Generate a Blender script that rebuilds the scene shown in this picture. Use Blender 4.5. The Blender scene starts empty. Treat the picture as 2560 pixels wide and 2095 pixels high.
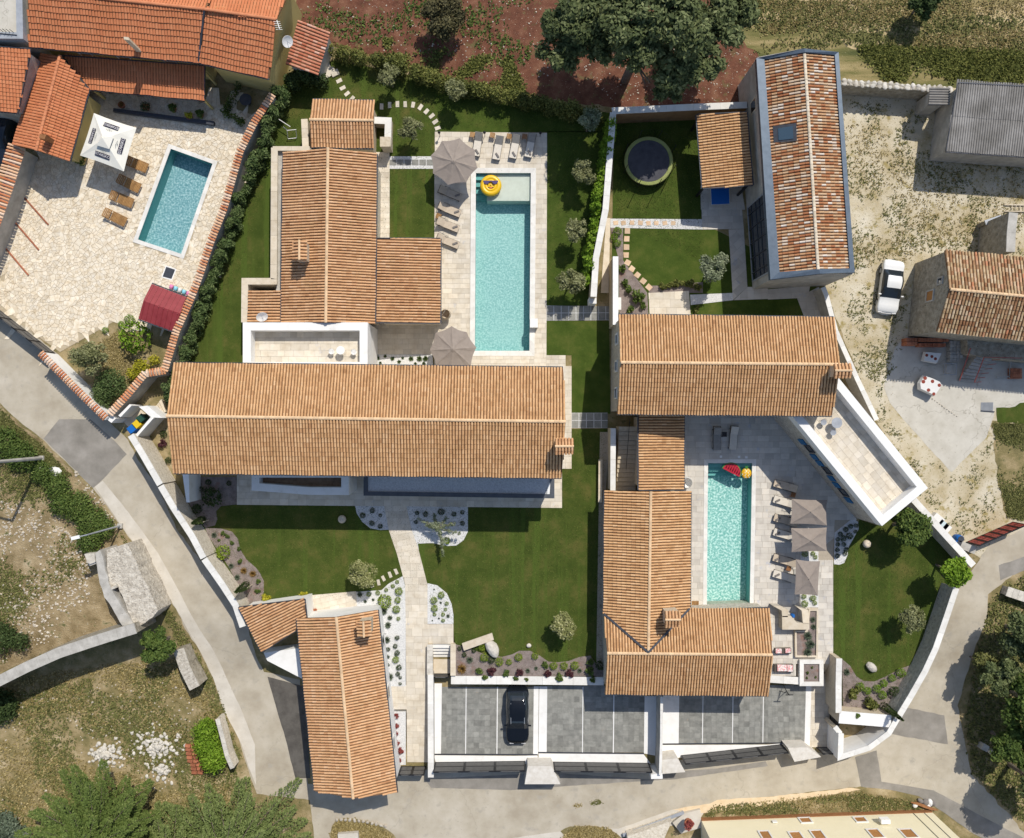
import bpy, bmesh, math, random
import numpy as np
from mathutils import Vector, Matrix
from mathutils.geometry import tessellate_polygon
random.seed(11); rng = np.random.default_rng(11)
S = bpy.context.scene; COL = S.collection
R = math.radians

# ------------------------------------------------------------------ camera, light, exposure
ALT = 70.0            # drone height over the garden level, metres
FP = 2095.0           # focal length in image pixels: 2095/70 = 29.93 pixels per metre at garden level
cam = bpy.data.cameras.new('camera'); camo = bpy.data.objects.new('camera', cam); COL.objects.link(camo)
camo.location = (0, 0, ALT); camo.rotation_euler = (0, 0, 0)
cam.sensor_fit = 'HORIZONTAL'; cam.angle = 2 * math.atan(1280 / FP); cam.clip_start = 1; cam.clip_end = 3000
S.camera = camo
SUN = Vector((0.33, 0.69, 1.0)).normalized()
wd = bpy.data.worlds.new('World'); S.world = wd; wd.use_nodes = True
sk = wd.node_tree.nodes.new('ShaderNodeTexSky'); sk.sky_type = 'NISHITA'; sk.sun_disc = False
sk.sun_elevation = math.asin(SUN.z); sk.sun_rotation = math.atan2(SUN.x, SUN.y)
bg = wd.node_tree.nodes['Background']; bg.inputs[1].default_value = 0.145
wd.node_tree.links.new(sk.outputs[0], bg.inputs[0])
sl = bpy.data.lights.new('sun', 'SUN'); sl.energy = 4.6; sl.angle = R(0.5); sl.color = (1, .945, .85)
so = bpy.data.objects.new('sun', sl); COL.objects.link(so); so.rotation_euler = SUN.to_track_quat('Z', 'Y').to_euler()
S.view_settings.view_transform = 'Standard'; S.view_settings.look = 'None'
S.view_settings.exposure = -0.18; S.view_settings.gamma = 1

# ------------------------------------------------------------------ image pixel to world helpers
def W(u, v, z=0.0):
    return Vector(((u - 1280) / FP * (ALT - z), -(v - 1047.5) / FP * (ALT - z), z))
def g(x0, y0, s, *pts): return [(x0 + x / s, y0 + y / s) for x, y in pts]
ROWS = (0, 524, 1048, 1571)
def q(c, r, *pts): return g(640 * c, ROWS[r], 3.3125, *pts)
def zgy(y):
    v = 1047.5 - y * FP / ALT; t = min(1, max(0, (v - 1530) / 180)); return -0.9 * t * t * (3 - 2 * t)
def G(u, v, dz=0.0):
    z = 0
    for _ in range(3): z = zgy(W(u, v, z).y)
    return W(u, v, z + dz)
def inpoly(P, poly):
    x, y = P[:, 0], P[:, 1]; c = np.zeros(len(P), bool); n = len(poly)
    for i in range(n):
        x1, y1 = poly[i][:2]; x2, y2 = poly[(i + 1) % n][:2]
        if y1 == y2: continue
        c ^= ((y1 > y) != (y2 > y)) & (x < (x2 - x1) * (y - y1) / (y2 - y1) + x1)
    return c
def clip(poly, cl):
    """convex clip of a 2-D polygon (list of tuples) by convex polygon cl (CCW)"""
    out = poly
    for i in range(len(cl)):
        ax, ay = cl[i]; bx, by = cl[(i + 1) % len(cl)]; nx, ny = -(by - ay), bx - ax
        inp, out = out, []
        for j in range(len(inp)):
            p, r = inp[j], inp[(j + 1) % len(inp)]
            dp = (p[0] - ax) * nx + (p[1] - ay) * ny; dr = (r[0] - ax) * nx + (r[1] - ay) * ny
            if dp >= 0: out.append(p)
            if dp * dr < 0:
                t = dp / (dp - dr); out.append((p[0] + (r[0] - p[0]) * t, p[1] + (r[1] - p[1]) * t))
        if len(out) < 3: return []
    return out
def area2(p): return sum(p[i][0] * p[(i + 1) % len(p)][1] - p[(i + 1) % len(p)][0] * p[i][1] for i in range(len(p))) / 2
def ccw(p): return p if area2(p) > 0 else p[::-1]

# ------------------------------------------------------------------ materials
MATS = {}
def M(name, stops, scale=1.5, rough=.85, bump=0., bscale=20., tint=0., tsrc='attr', specks=(), metal=0., spec=.3, detail=6., tramp=None, trans=0., wave=None, dist=0., stretch=None, crack=None):
    if name in MATS: return MATS[name]
    m = bpy.data.materials.new(name); m.use_nodes = True; nt = m.node_tree; N = nt.nodes; L = nt.links
    b = N['Principled BSDF']; b.inputs['Roughness'].default_value = rough; b.inputs['Metallic'].default_value = metal
    b.inputs['Specular IOR Level'].default_value = spec
    geo = N.new('ShaderNodeNewGeometry'); pos = geo.outputs['Position']
    def noise(sc, det=6., src=None, d=0.):
        n = N.new('ShaderNodeTexNoise'); n.inputs['Scale'].default_value = sc; n.inputs['Detail'].default_value = det
        n.inputs['Roughness'].default_value = .62; n.inputs['Distortion'].default_value = d
        L.new(src or pos, n.inputs['Vector']); return n.outputs['Fac']
    def ramp(fac, st):
        r = N.new('ShaderNodeValToRGB'); e = r.color_ramp.elements
        while len(e) < len(st): e.new(.5)
        for k, (p, c) in enumerate(st): e[k].position = p; e[k].color = (*c, 1)
        L.new(fac, r.inputs['Fac']); return r.outputs['Color']
    def mix(a, c, fac, mode='MIX'):
        x = N.new('ShaderNodeMix'); x.data_type = 'RGBA'; x.blend_type = mode
        if isinstance(fac, float): x.inputs[0].default_value = fac
        else: L.new(fac, x.inputs[0])
        for k, s in ((6, a), (7, c)):
            if isinstance(s, tuple): x.inputs[k].default_value = (*s, 1)
            else: L.new(s, x.inputs[k])
        return x.outputs[2]
    if stretch:
        mp = N.new('ShaderNodeMapping'); mp.inputs['Scale'].default_value = stretch; L.new(pos, mp.inputs['Vector']); spos = mp.outputs[0]
    else: spos = None
    tv = None
    if tint or tramp:
        if tsrc == 'attr':
            a = N.new('ShaderNodeAttribute'); a.attribute_name = 'tint'; tv = a.outputs['Fac']
        else:
            a = N.new('ShaderNodeObjectInfo'); tv = a.outputs['Random']
    if isinstance(stops[0], (int, float)): col = None; base = tuple(stops)
    else: base = None
    if tramp:
        col = ramp(tv, tramp)
        if base is None: col = mix(col, ramp(noise(scale, detail), stops), 1.0, 'MULTIPLY')
    elif base is not None:
        col = mix(base, tuple(x * .9 for x in base), noise(scale, detail))
    else: col = ramp(noise(scale, detail, spos, dist), stops)
    for (sc, th, c, soft, *sx) in specks:
        src = None
        if sx: mp = N.new('ShaderNodeMapping'); mp.inputs['Scale'].default_value = sx[0]; L.new(pos, mp.inputs['Vector']); src = mp.outputs[0]
        f = N.new('ShaderNodeMapRange'); L.new(noise(sc, 3., src), f.inputs[0])
        f.inputs[1].default_value = th; f.inputs[2].default_value = th + soft
        col = mix(col, c, f.outputs[0])
    if crack:
        vo = N.new('ShaderNodeTexVoronoi'); vo.feature = 'DISTANCE_TO_EDGE'; vo.inputs['Scale'].default_value = crack[0]; nz = N.new('ShaderNodeTexNoise'); nz.inputs['Scale'].default_value = 1.3; L.new(pos, nz.inputs['Vector'])
        ad = N.new('ShaderNodeVectorMath'); ad.operation = 'MULTIPLY_ADD'; ad.inputs[1].default_value = (1.6, 1.6, 0); L.new(nz.outputs['Color'], ad.inputs[0]); L.new(pos, ad.inputs[2]); L.new(ad.outputs[0], vo.inputs['Vector'])
        f = N.new('ShaderNodeMapRange'); L.new(vo.outputs['Distance'], f.inputs[0]); f.inputs[1].default_value = 0; f.inputs[2].default_value = crack[1]; f.inputs[3].default_value = crack[3]; f.inputs[4].default_value = 0
        col = mix(col, crack[2], f.outputs[0])
    if tint:
        h = N.new('ShaderNodeHueSaturation'); mr = N.new('ShaderNodeMapRange'); L.new(tv, mr.inputs[0])
        mr.inputs[3].default_value = 1 - tint; mr.inputs[4].default_value = 1 + tint
        L.new(mr.outputs[0], h.inputs['Value']); L.new(col, h.inputs['Color']); col = h.outputs[0]
    L.new(col, b.inputs['Base Color'])
    if bump:
        bp = N.new('ShaderNodeBump'); bp.inputs['Strength'].default_value = 1; bp.inputs['Distance'].default_value = bump
        if wave:
            w = N.new('ShaderNodeTexWave'); w.inputs['Scale'].default_value = wave; L.new(pos, w.inputs['Vector']); L.new(w.outputs['Fac'], bp.inputs['Height'])
        else: L.new(noise(bscale, 5.), bp.inputs['Height'])
        L.new(bp.outputs[0], b.inputs['Normal'])
    if trans:
        t = N.new('ShaderNodeBsdfTranslucent'); L.new(col, t.inputs[0]); x = N.new('ShaderNodeMixShader'); x.inputs[0].default_value = trans
        L.new(b.outputs[0], x.inputs[1]); L.new(t.outputs[0], x.inputs[2]); L.new(x.outputs[0], N['Material Output'].inputs[0])
    MATS[name] = m; return m

# setting
m_dry = M('dry_ground', [(.3, (.13, .115, .045)), (.45, (.215, .175, .075)), (.58, (.33, .255, .135)), (.7, (.47, .38, .235))], .6, specks=[(2.2, .58, (.10, .11, .038), .14), (7, .60, (.26, .205, .10), .1), (12, .70, (.52, .44, .31), .04)], bump=.06, bscale=9)
m_rub = M('rubble_ground', [(.3, (.15, .115, .05)), (.45, (.255, .19, .10)), (.6, (.37, .285, .165)), (.75, (.50, .41, .28))], .8, specks=[(1.6, .59, (.11, .115, .04), .12), (7, .66, (.62, .56, .44), .05)], bump=.09, bscale=7)
m_red = M('red_soil', [(.3, (.085, .030, .016)), (.5, (.145, .055, .030)), (.7, (.22, .105, .06))], .9, specks=[(9, .66, (.50, .36, .25), .04), (1.1, .57, (.13, .105, .04), .12)], bump=.05, bscale=12)
m_field = M('terraced_dry_field', [(.36, (.075, .085, .024)), (.46, (.15, .14, .045)), (.55, (.26, .21, .09)), (.68, (.42, .33, .17))], 1.0, specks=[(1.7, .60, (.12, .12, .035), .12), (9, .68, (.55, .46, .3), .04)], bump=.06, bscale=8, stretch=(.09, .55, 1))
m_grav = M('pale_gravel_yard', [(.32, (.39, .315, .175)), (.5, (.53, .46, .325)), (.68, (.63, .575, .455))], .4, specks=[(1.1, .56, (.33, .265, .11), .12), (5.5, .61, (.19, .165, .065), .06), (13, .64, (.40, .35, .24), .05)], bump=.03, bscale=30)
m_lawn = M('lawn', [(.3, (.044, .068, .012)), (.5, (.068, .092, .018)), (.7, (.128, .120, .034))], .6, rough=.95, specks=[(1, .52, (.075, .112, .020), .12, (1.5, .04, 1)), (4, .60, (.105, .125, .028), .12), (26, .56, (.036, .058, .010), .1)], bump=.05, bscale=22, spec=.1)
m_lawnb = M('lush_lawn_grass', [(.3, (.042, .068, .011)), (.5, (.062, .094, .016)), (.7, (.100, .118, .026))], .7, rough=.95, specks=[(4, .60, (.088, .125, .022), .12), (26, .56, (.034, .058, .009), .1)], bump=.05, bscale=22, spec=.1)
m_road = M('worn_concrete_road', [(.3, (.355, .305, .23)), (.5, (.435, .385, .30)), (.7, (.50, .45, .365))], .5, specks=[(1.2, .58, (.37, .335, .275), .15), (5, .66, (.33, .295, .24), .08), (14, .70, (.28, .25, .21), .03)], bump=.006, bscale=40, crack=(.10, .006, (.30, .265, .21), .45))
m_asd = M('fresh_dark_asphalt', [(.3, (.07, .063, .055)), (.6, (.115, .105, .092))], 1.5, specks=[(14, .66, (.2, .18, .16), .05)], bump=.008, bscale=50)
m_asph_shade = M('asphalt_patch_and_gate_shade', [(.3, (.19, .175, .15)), (.5, (.25, .23, .20)), (.7, (.32, .295, .26))], .6, specks=[(18, .66, (.38, .34, .29), .05)], bump=.008, bscale=50)  # real asphalt patches, and the painted shade strip below the gates
m_lane = M('pale_concrete_strip', [(.3, (.49, .445, .37)), (.5, (.55, .505, .43)), (.65, (.60, .555, .48))], .8, specks=[(4, .64, (.43, .385, .31), .1)], bump=.004, bscale=40)
m_slab = M('concrete_slab_yard', [(.3, (.44, .41, .345)), (.5, (.515, .485, .42)), (.7, (.58, .55, .485))], .7, specks=[(3, .62, (.36, .33, .26), .1)], bump=.006, bscale=30, crack=(.16, .007, (.25, .225, .18), .6))
m_bed = M('grey_chipping_mulch', [(.3, (.16, .125, .11)), (.6, (.27, .22, .20))], 2, specks=[(18, .62, (.40, .35, .32), .05), (.8, .6, (.24, .15, .12), .1)], bump=.03, bscale=35)
m_wgr = M('white_gravel', [(.3, (.52, .52, .51)), (.6, (.74, .73, .71))], 9, specks=[(26, .63, (.30, .30, .31), .05)], bump=.03, bscale=40)
m_pave = M('cream_stone_paving', [(.3, (.54, .465, .36)), (.5, (.63, .565, .46)), (.7, (.68, .62, .53))], 1.3, rough=.8, tint=.13, specks=[(.9, .66, (.50, .48, .47), .1)], bump=.003, bscale=40)
m_pavg = M('grey_stone_paving', [(.3, (.50, .455, .395)), (.5, (.58, .54, .475)), (.7, (.62, .565, .485))], 1.2, rough=.8, tint=.16, specks=[(1.1, .62, (.47, .47, .49), .1)], bump=.003, bscale=40)
m_slate = M('grey_slate_tile', [(.3, (.18, .18, .162)), (.5, (.238, .236, .213)), (.7, (.29, .283, .255))], 2.5, rough=.75, tint=.22, specks=[(1.2, .68, (.33, .27, .21), .1)], bump=.004, bscale=30)
m_crazy = M('cream_crazy_paving', [(.3, (.58, .47, .32)), (.5, (.71, .62, .48)), (.7, (.78, .72, .61))], 2.5, tint=.12, bump=.005, bscale=30)
m_joint = M('paving_joint', [(.3, (.36, .31, .24)), (.6, (.42, .36, .28))], 4)
m_cjoint = M('brown_paving_joint', [(.3, (.38, .315, .215)), (.6, (.47, .395, .28))], 4)
m_sjoint = M('slate_joint', [(.3, (.22, .215, .20)), (.6, (.27, .26, .24))], 4)
m_step = M('stepping_stone', [(.3, (.52, .46, .37)), (.6, (.66, .60, .50))], 3, tint=.12, tsrc='obj')
m_stepo = M('ochre_stepping_stone', [(.3, (.54, .36, .22)), (.6, (.62, .47, .32))], 2, tint=.16, tsrc='obj')
# building stuff
m_white = M('white_render', [(.3, (.72, .71, .68)), (.5, (.78, .77, .745)), (.7, (.81, .80, .78))], 1.2, rough=.9, specks=[(.9, .60, (.68, .665, .63), .15), (3.5, .66, (.64, .62, .58), .08)])
m_cap = M('white_stone_coping', [(.3, (.64, .615, .56)), (.5, (.71, .69, .645)), (.7, (.76, .745, .70))], 1.8, specks=[(4, .66, (.56, .53, .47), .08)], tint=.08, tsrc='obj', rough=.8)
m_capc = M('cream_stone_coping', [(.3, (.56, .47, .34)), (.7, (.68, .60, .48))], 2, tint=.10, tsrc='obj')
m_yel = M('yellow_render', [(.3, (.50, .40, .155)), (.7, (.56, .46, .20))], .8)
m_cream = M('cream_yellow_render', [(.3, (.77, .70, .49)), (.7, (.80, .73, .53))], .6)
m_stone = M('pale_stone_wall', [(.3, (.44, .38, .29)), (.48, (.60, .54, .44)), (.65, (.70, .64, .54))], 5, specks=[(8, .62, (.34, .29, .22), .06)], bump=.05, bscale=7)
m_gsto = M('grey_stone_wall', [(.3, (.34, .30, .245)), (.5, (.48, .44, .37)), (.7, (.60, .56, .485))], 4, specks=[(7, .60, (.25, .22, .18), .06)], bump=.06, bscale=6)
m_osto = M('old_rubble_stone', [(.3, (.21, .185, .14)), (.5, (.34, .305, .24)), (.7, (.47, .43, .355))], 3, specks=[(6, .6, (.12, .105, .08), .06)], bump=.08, bscale=5)
m_beig = M('beige_stone_wall', [(.3, (.46, .38, .27)), (.6, (.58, .50, .38))], 5, bump=.03, bscale=9)
m_conc = M('grey_concrete', [(.3, (.33, .31, .275)), (.5, (.42, .40, .36)), (.65, (.50, .475, .43))], 1.4, specks=[(6, .66, (.28, .26, .22), .06)], bump=.005, bscale=20)
m_under = M('terracotta_channel_tile', [(.3, (.15, .075, .034)), (.6, (.22, .115, .055))], 3)
T_SAND = [(0, (.46, .25, .12)), (.35, (.61, .355, .175)), (.7, (.68, .42, .215)), (1, (.73, .48, .27))]
m_tile = M('sand_canal_tile', [(.3, (.72, .66, .58)), (.5, (.93, .9, .86)), (.7, (1, 1, 1))], 1.2, tramp=T_SAND, specks=[(.7, .56, (.52, .31, .15), .25), (9, .665, (.25, .13, .06), .04)], detail=8)
T_ROSE = [(0, (.47, .245, .12)), (.35, (.61, .345, .18)), (.7, (.68, .41, .22)), (1, (.72, .465, .28))]
m_tilr = M('rose_canal_tile', [(.3, (.75, .68, .6)), (.5, (.93, .9, .86)), (.7, (1, 1, 1))], 1.2, tramp=T_ROSE, specks=[(.7, .56, (.52, .31, .15), .25), (9, .665, (.25, .13, .06), .04)], detail=8)
T_WEA = [(0, (.34, .125, .055)), (.22, (.45, .20, .09)), (.4, (.52, .30, .155)), (.6, (.56, .37, .215)), (.8, (.60, .45, .31)), (.9, (.66, .55, .44)), (1, (.71, .65, .57))]
m_tilw = M('weathered_canal_tile', [(.3, (.85, .8, .75)), (.6, (1, 1, 1))], 2, tramp=T_WEA, specks=[(9, .71, (.20, .10, .05), .03)])
T_ORA = [(0, (.50, .165, .072)), (.5, (.56, .20, .088)), (1, (.60, .235, .11))]
M('weathered_canal_tile_o', [(.3, (.85, .8, .75)), (.6, (1, 1, 1))], 2, tramp=T_WEA, tsrc='obj')
m_tilo = M('orange_interlocking_tile', [(.3, (.9, .86, .8)), (.6, (1, 1, 1))], .6, tramp=T_ORA)
T_OLD = [(0, (.30, .14, .07)), (.3, (.42, .26, .15)), (.6, (.52, .38, .23)), (.85, (.60, .47, .33)), (1, (.56, .24, .13))]
m_tild = M('old_canal_tile', [(.25, (.55, .5, .42)), (.5, (.9, .88, .8)), (.7, (1, 1, 1))], 2.5, tramp=T_OLD, specks=[(9, .66, (.15, .10, .055), .04)])
M('old_canal_tile_o', [(.25, (.55, .5, .42)), (.5, (.9, .88, .8)), (.7, (1, 1, 1))], 2.5, tramp=T_OLD, tsrc='obj')
m_tilp = M('red_canal_tile', [(.3, (.85, .8, .75)), (.6, (1, 1, 1))], 2, tramp=[(0, (.40, .11, .06)), (.5, (.52, .19, .11)), (.85, (.60, .30, .2)), (1, (.70, .5, .42))])
m_corr = M('grey_corrugated_sheet', [(.3, (.15, .14, .125)), (.5, (.225, .212, .195)), (.7, (.33, .315, .295))], .6, tint=.12, bump=.004, bscale=30)
m_mort = M('pale_mortar', [(.3, (.46, .32, .19)), (.7, (.56, .41, .27))], 5)
m_ridg = M('ridge_tile', [(.3, (.60, .41, .24)), (.6, (.69, .49, .30))], 4, tint=.10, tsrc='obj')
m_gut = M('dark_zinc', [(.3, (.045, .050, .06)), (.6, (.065, .07, .085))], 3, rough=.5, metal=.3)
m_zinc = M('blue_grey_zinc', [(.3, (.062, .088, .122)), (.6, (.088, .118, .158))], 2, rough=.45, metal=.25)
m_zgry = M('pale_zinc', [(.3, (.30, .32, .35)), (.6, (.38, .40, .43))], 2, rough=.5, metal=.2)
m_blk = M('black_metal', (.014, .014, .016), 3, rough=.5)
m_gate = M('dark_grey_gate_sheet', [(.3, (.085, .083, .08)), (.6, (.115, .112, .108))], 3, rough=.55)
m_glass = M('dark_window_glass', (.02, .026, .032), 2, rough=.08, spec=.6)
m_frame = M('white_window_frame', (.74, .73, .70), 2)
m_shut = M('brown_wood_shutter', [(.3, (.32, .145, .045)), (.6, (.42, .205, .07))], 6, tint=.1, tsrc='obj')
m_blue = M('blue_shutter', (.012, .13, .30), 3, rough=.5)
m_wood = M('brown_deck_wood', [(.3, (.20, .125, .075)), (.6, (.30, .20, .13))], 4, tint=.12)
m_teak = M('oiled_teak', [(.3, (.26, .13, .045)), (.6, (.36, .20, .075))], 5, tint=.15, tsrc='obj')
m_brn = M('brown_wood', [(.3, (.22, .095, .035)), (.6, (.30, .14, .06))], 5)
m_rgr = M('grey_roof_gravel', [(.3, (.40, .41, .43)), (.6, (.58, .59, .60))], 9, specks=[(30, .6, (.24, .245, .26), .06)], bump=.02, bscale=40)
m_mar = M('maroon_sheet', [(.3, (.235, .030, .036)), (.6, (.29, .045, .05))], 1.5, rough=.5)
m_rgate = M('red_metal_gate', [(.3, (.30, .055, .045)), (.6, (.38, .085, .07))], 3, rough=.6)
m_taupe = M('taupe_canvas', [(.3, (.245, .205, .175)), (.6, (.285, .24, .205))], 3)
m_canv = M('white_canvas', [(.3, (.70, .68, .60)), (.7, (.76, .74, .67))], 2)
m_ink = M('black_print', (.03, .026, .05), 3)
m_inkw = M('white_print', (.72, .71, .70), 3)
m_fabw = M('cream_lounger_fabric', [(.3, (.60, .545, .46)), (.6, (.66, .605, .52))], 5)
m_fabt = M('sand_lounger_fabric', [(.3, (.47, .385, .285)), (.6, (.53, .445, .345))], 5)
m_fabg = M('grey_lounger_fabric', [(.3, (.25, .235, .215)), (.6, (.31, .295, .27))], 5)
m_alu = M('dark_taupe_frame', (.10, .085, .07), 4, rough=.5)
m_pil = M('grey_pillow', (.20, .18, .165), 4)
m_yelp = M('yellow_vinyl', (.80, .50, .012), 3, rough=.35, spec=.5)
m_redp = M('red_vinyl', (.44, .010, .03), 3, rough=.35, spec=.5)
m_grnp = M('green_vinyl', (.06, .22, .05), 3, rough=.4)
m_pinkp = M('pink_vinyl', (.70, .22, .42), 3, rough=.4)
m_aqup = M('aqua_vinyl', (.25, .60, .72), 3, rough=.4)
m_purp = M('purple_print', (.085, .06, .17), 3, rough=.3)
m_org = M('amber_print', (.82, .33, .03), 3, rough=.35)
m_bluep = M('blue_plastic', (.012, .13, .45), 3, rough=.4)
m_yplas = M('yellow_plastic', (.72, .50, .02), 3, rough=.4)
m_gplas = M('green_plastic', (.02, .07, .045), 3, rough=.5)
m_dotw = M('white_oilcloth', (.74, .73, .70), 3, rough=.5)
m_dotr = M('red_brown_dot', (.26, .055, .035), 3)
m_pebb = M('white_rock', [(.3, (.44, .41, .35)), (.6, (.62, .58, .51))], 3, tint=.12, tsrc='obj', bump=.02, bscale=9)
m_rock = M('pale_rock', [(.3, (.40, .34, .26)), (.6, (.57, .51, .42))], 3, tint=.15, bump=.02, bscale=9)
m_clay = M('terracotta_brick', [(.3, (.30, .10, .05)), (.6, (.42, .16, .085))], 5, tint=.22, tsrc='obj')
m_pool = M('aqua_pool_caustics', [(.36, (.21, .42, .415)), (.5, (.30, .52, .51)), (.64, (.43, .635, .62))], 7, rough=.5, detail=2.5, specks=[(.25, .5, (.35, .565, .55), .3)])  # pale mottling is ripple light painted into the floor colour
m_pool2 = M('turquoise_pool_caustics', [(.38, (.18, .43, .40)), (.5, (.33, .57, .54)), (.62, (.64, .80, .77))], 6, rough=.5, detail=2.)  # near-white blotches paint the sparkling ripple light onto the basin floor
m_pool3 = M('blue_pool_caustics', [(.36, (.13, .29, .32)), (.5, (.235, .41, .44)), (.64, (.44, .59, .60))], 6, rough=.5, detail=2.5)  # light and dark mottle stands in for water ripples' light, put into colour
m_pwall = M('aqua_pool_wall', [(.3, (.13, .37, .36)), (.6, (.18, .44, .43))], 6, rough=.5)
m_shelf = M('pale_pool_shelf', [(.3, (.56, .55, .49)), (.6, (.63, .62, .56))], 2, tint=.05)
# foliage
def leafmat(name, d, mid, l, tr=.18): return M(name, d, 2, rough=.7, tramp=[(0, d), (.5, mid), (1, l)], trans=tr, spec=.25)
l_box = leafmat('boxwood_leaf', (.09, .145, .012), (.19, .27, .02), (.33, .40, .045))
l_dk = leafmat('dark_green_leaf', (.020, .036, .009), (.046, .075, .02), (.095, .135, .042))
l_oak = leafmat('broadleaf_green', (.036, .052, .018), (.108, .136, .048), (.235, .26, .115))
l_olv = leafmat('olive_leaf', (.09, .10, .036), (.205, .215, .09), (.38, .38, .20))
l_sil = leafmat('silver_leaf', (.10, .125, .06), (.215, .25, .145), (.38, .41, .28))
l_ash = leafmat('ash_leaf', (.048, .082, .016), (.115, .165, .036), (.24, .285, .085))
l_lau = leafmat('laurel_leaf', (.032, .060, .014), (.085, .13, .038), (.19, .24, .09))
l_hed = leafmat('hedge_leaf', (.038, .050, .010), (.125, .14, .030), (.28, .275, .075))
l_lime = leafmat('lime_leaf', (.07, .13, .008), (.15, .26, .015), (.27, .38, .04))
l_yel = leafmat('yellow_leaf', (.20, .20, .01), (.36, .34, .02), (.52, .46, .05))
l_var = leafmat('variegated_leaf', (.10, .115, .03), (.26, .27, .10), (.50, .48, .25))
l_lav = leafmat('lavender_leaf', (.06, .085, .05), (.12, .155, .10), (.22, .26, .18))
l_red = leafmat('barberry_leaf', (.13, .018, .022), (.25, .05, .05), (.36, .12, .08))
l_pur = leafmat('dark_red_leaf', (.035, .012, .016), (.075, .024, .03), (.13, .05, .05))
l_bro = leafmat('rust_grass_leaf', (.14, .07, .015), (.26, .15, .04), (.40, .27, .10))
l_pin = leafmat('pine_needle', (.046, .068, .018), (.125, .165, .046), (.25, .29, .10), .1)
l_ivy = leafmat('ivy_leaf', (.032, .062, .010), (.080, .125, .024), (.17, .22, .05))
l_dry = leafmat('dry_grass', (.15, .115, .035), (.30, .235, .09), (.48, .39, .20), .1)
l_wee = leafmat('weed_leaf', (.06, .068, .02), (.14, .145, .042), (.25, .24, .085), .1)
l_dead = leafmat('dead_twig', (.034, .032, .014), (.075, .068, .028), (.15, .13, .055), .05)
m_bark = M('bark', [(.3, (.12, .095, .07)), (.6, (.21, .175, .14))], 6, bump=.02, bscale=15)

# ------------------------------------------------------------------ object helpers
def tag(o, label=None, cat=None, group=None, kind=None):
    if label: o['label'] = label
    if cat: o['category'] = cat
    if group: o['group'] = group
    if kind: o['kind'] = kind
    return o
def empty(name, loc, label=None, cat=None, group=None, rz=0.):
    o = bpy.data.objects.new(name, None); COL.objects.link(o); o.location = loc; o.rotation_euler = (0, 0, rz); o.empty_display_size = .3
    return tag(o, label, cat, group)
def link(name, me, parent=None, mat=None, loc=None):
    o = bpy.data.objects.new(name, me); COL.objects.link(o)
    if mat and not me.materials: me.materials.append(mat)
    if parent is not None:
        o.parent = parent
        if loc is None: o.location = -wloc(parent)
        else: o.location = Vector(loc)
    elif loc is not None: o.location = loc
    return o
def wloc(o):
    v = Vector((0, 0, 0))
    while o is not None: v = v + o.location; o = o.parent
    return v
def pymesh(name, V, F, tint=None, smooth=False):
    me = bpy.data.meshes.new(name); me.from_pydata([tuple(v) for v in V], [], F); me.update()
    if tint is not None:
        a = me.attributes.new('tint', 'FLOAT', 'FACE'); a.data.foreach_set('value', np.asarray(tint, np.float32))
    if smooth: me.polygons.foreach_set('use_smooth', np.ones(len(me.polygons), bool))
    return me
def mesh(name, V, F, mat, parent=None, tint=None, smooth=False, loc=None):
    return link(name, pymesh(name, V, F, tint, smooth), parent, mat, loc)
def quads(name, V, tint, mat, parent=None):
    me = bpy.data.meshes.new(name); n = len(V) // 4
    me.vertices.add(4 * n); me.vertices.foreach_set('co', np.ascontiguousarray(V, np.float32).ravel())
    me.loops.add(4 * n); me.loops.foreach_set('vertex_index', np.arange(4 * n, dtype=np.int32))
    me.polygons.add(n); me.polygons.foreach_set('loop_start', np.arange(0, 4 * n, 4, dtype=np.int32))
    me.update(calc_edges=True)
    a = me.attributes.new('tint', 'FLOAT', 'FACE'); a.data.foreach_set('value', np.asarray(tint, np.float32))
    return link(name, me, parent, mat)
def prismdata(P, z0, z1):
    """P: xy list; z0,z1 numbers or per-point lists"""
    P = [(p[0], p[1]) for p in P]
    if area2(P) < 0: P = P[::-1]; z0 = z0[::-1] if isinstance(z0, list) else z0; z1 = z1[::-1] if isinstance(z1, list) else z1
    n = len(P); a = z0 if isinstance(z0, list) else [z0] * n; b = z1 if isinstance(z1, list) else [z1] * n
    V = [(P[i][0], P[i][1], a[i]) for i in range(n)] + [(P[i][0], P[i][1], b[i]) for i in range(n)]
    F = [list(range(n))[::-1], list(range(n, 2 * n))] + [[i, (i + 1) % n, n + (i + 1) % n, n + i] for i in range(n)]
    return V, F
def prism(name, P, z0, z1, mat, parent=None, tint=None):
    V, F = prismdata(P, z0, z1); return mesh(name, V, F, mat, parent, [tint] * len(F) if tint is not None else None)
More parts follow.
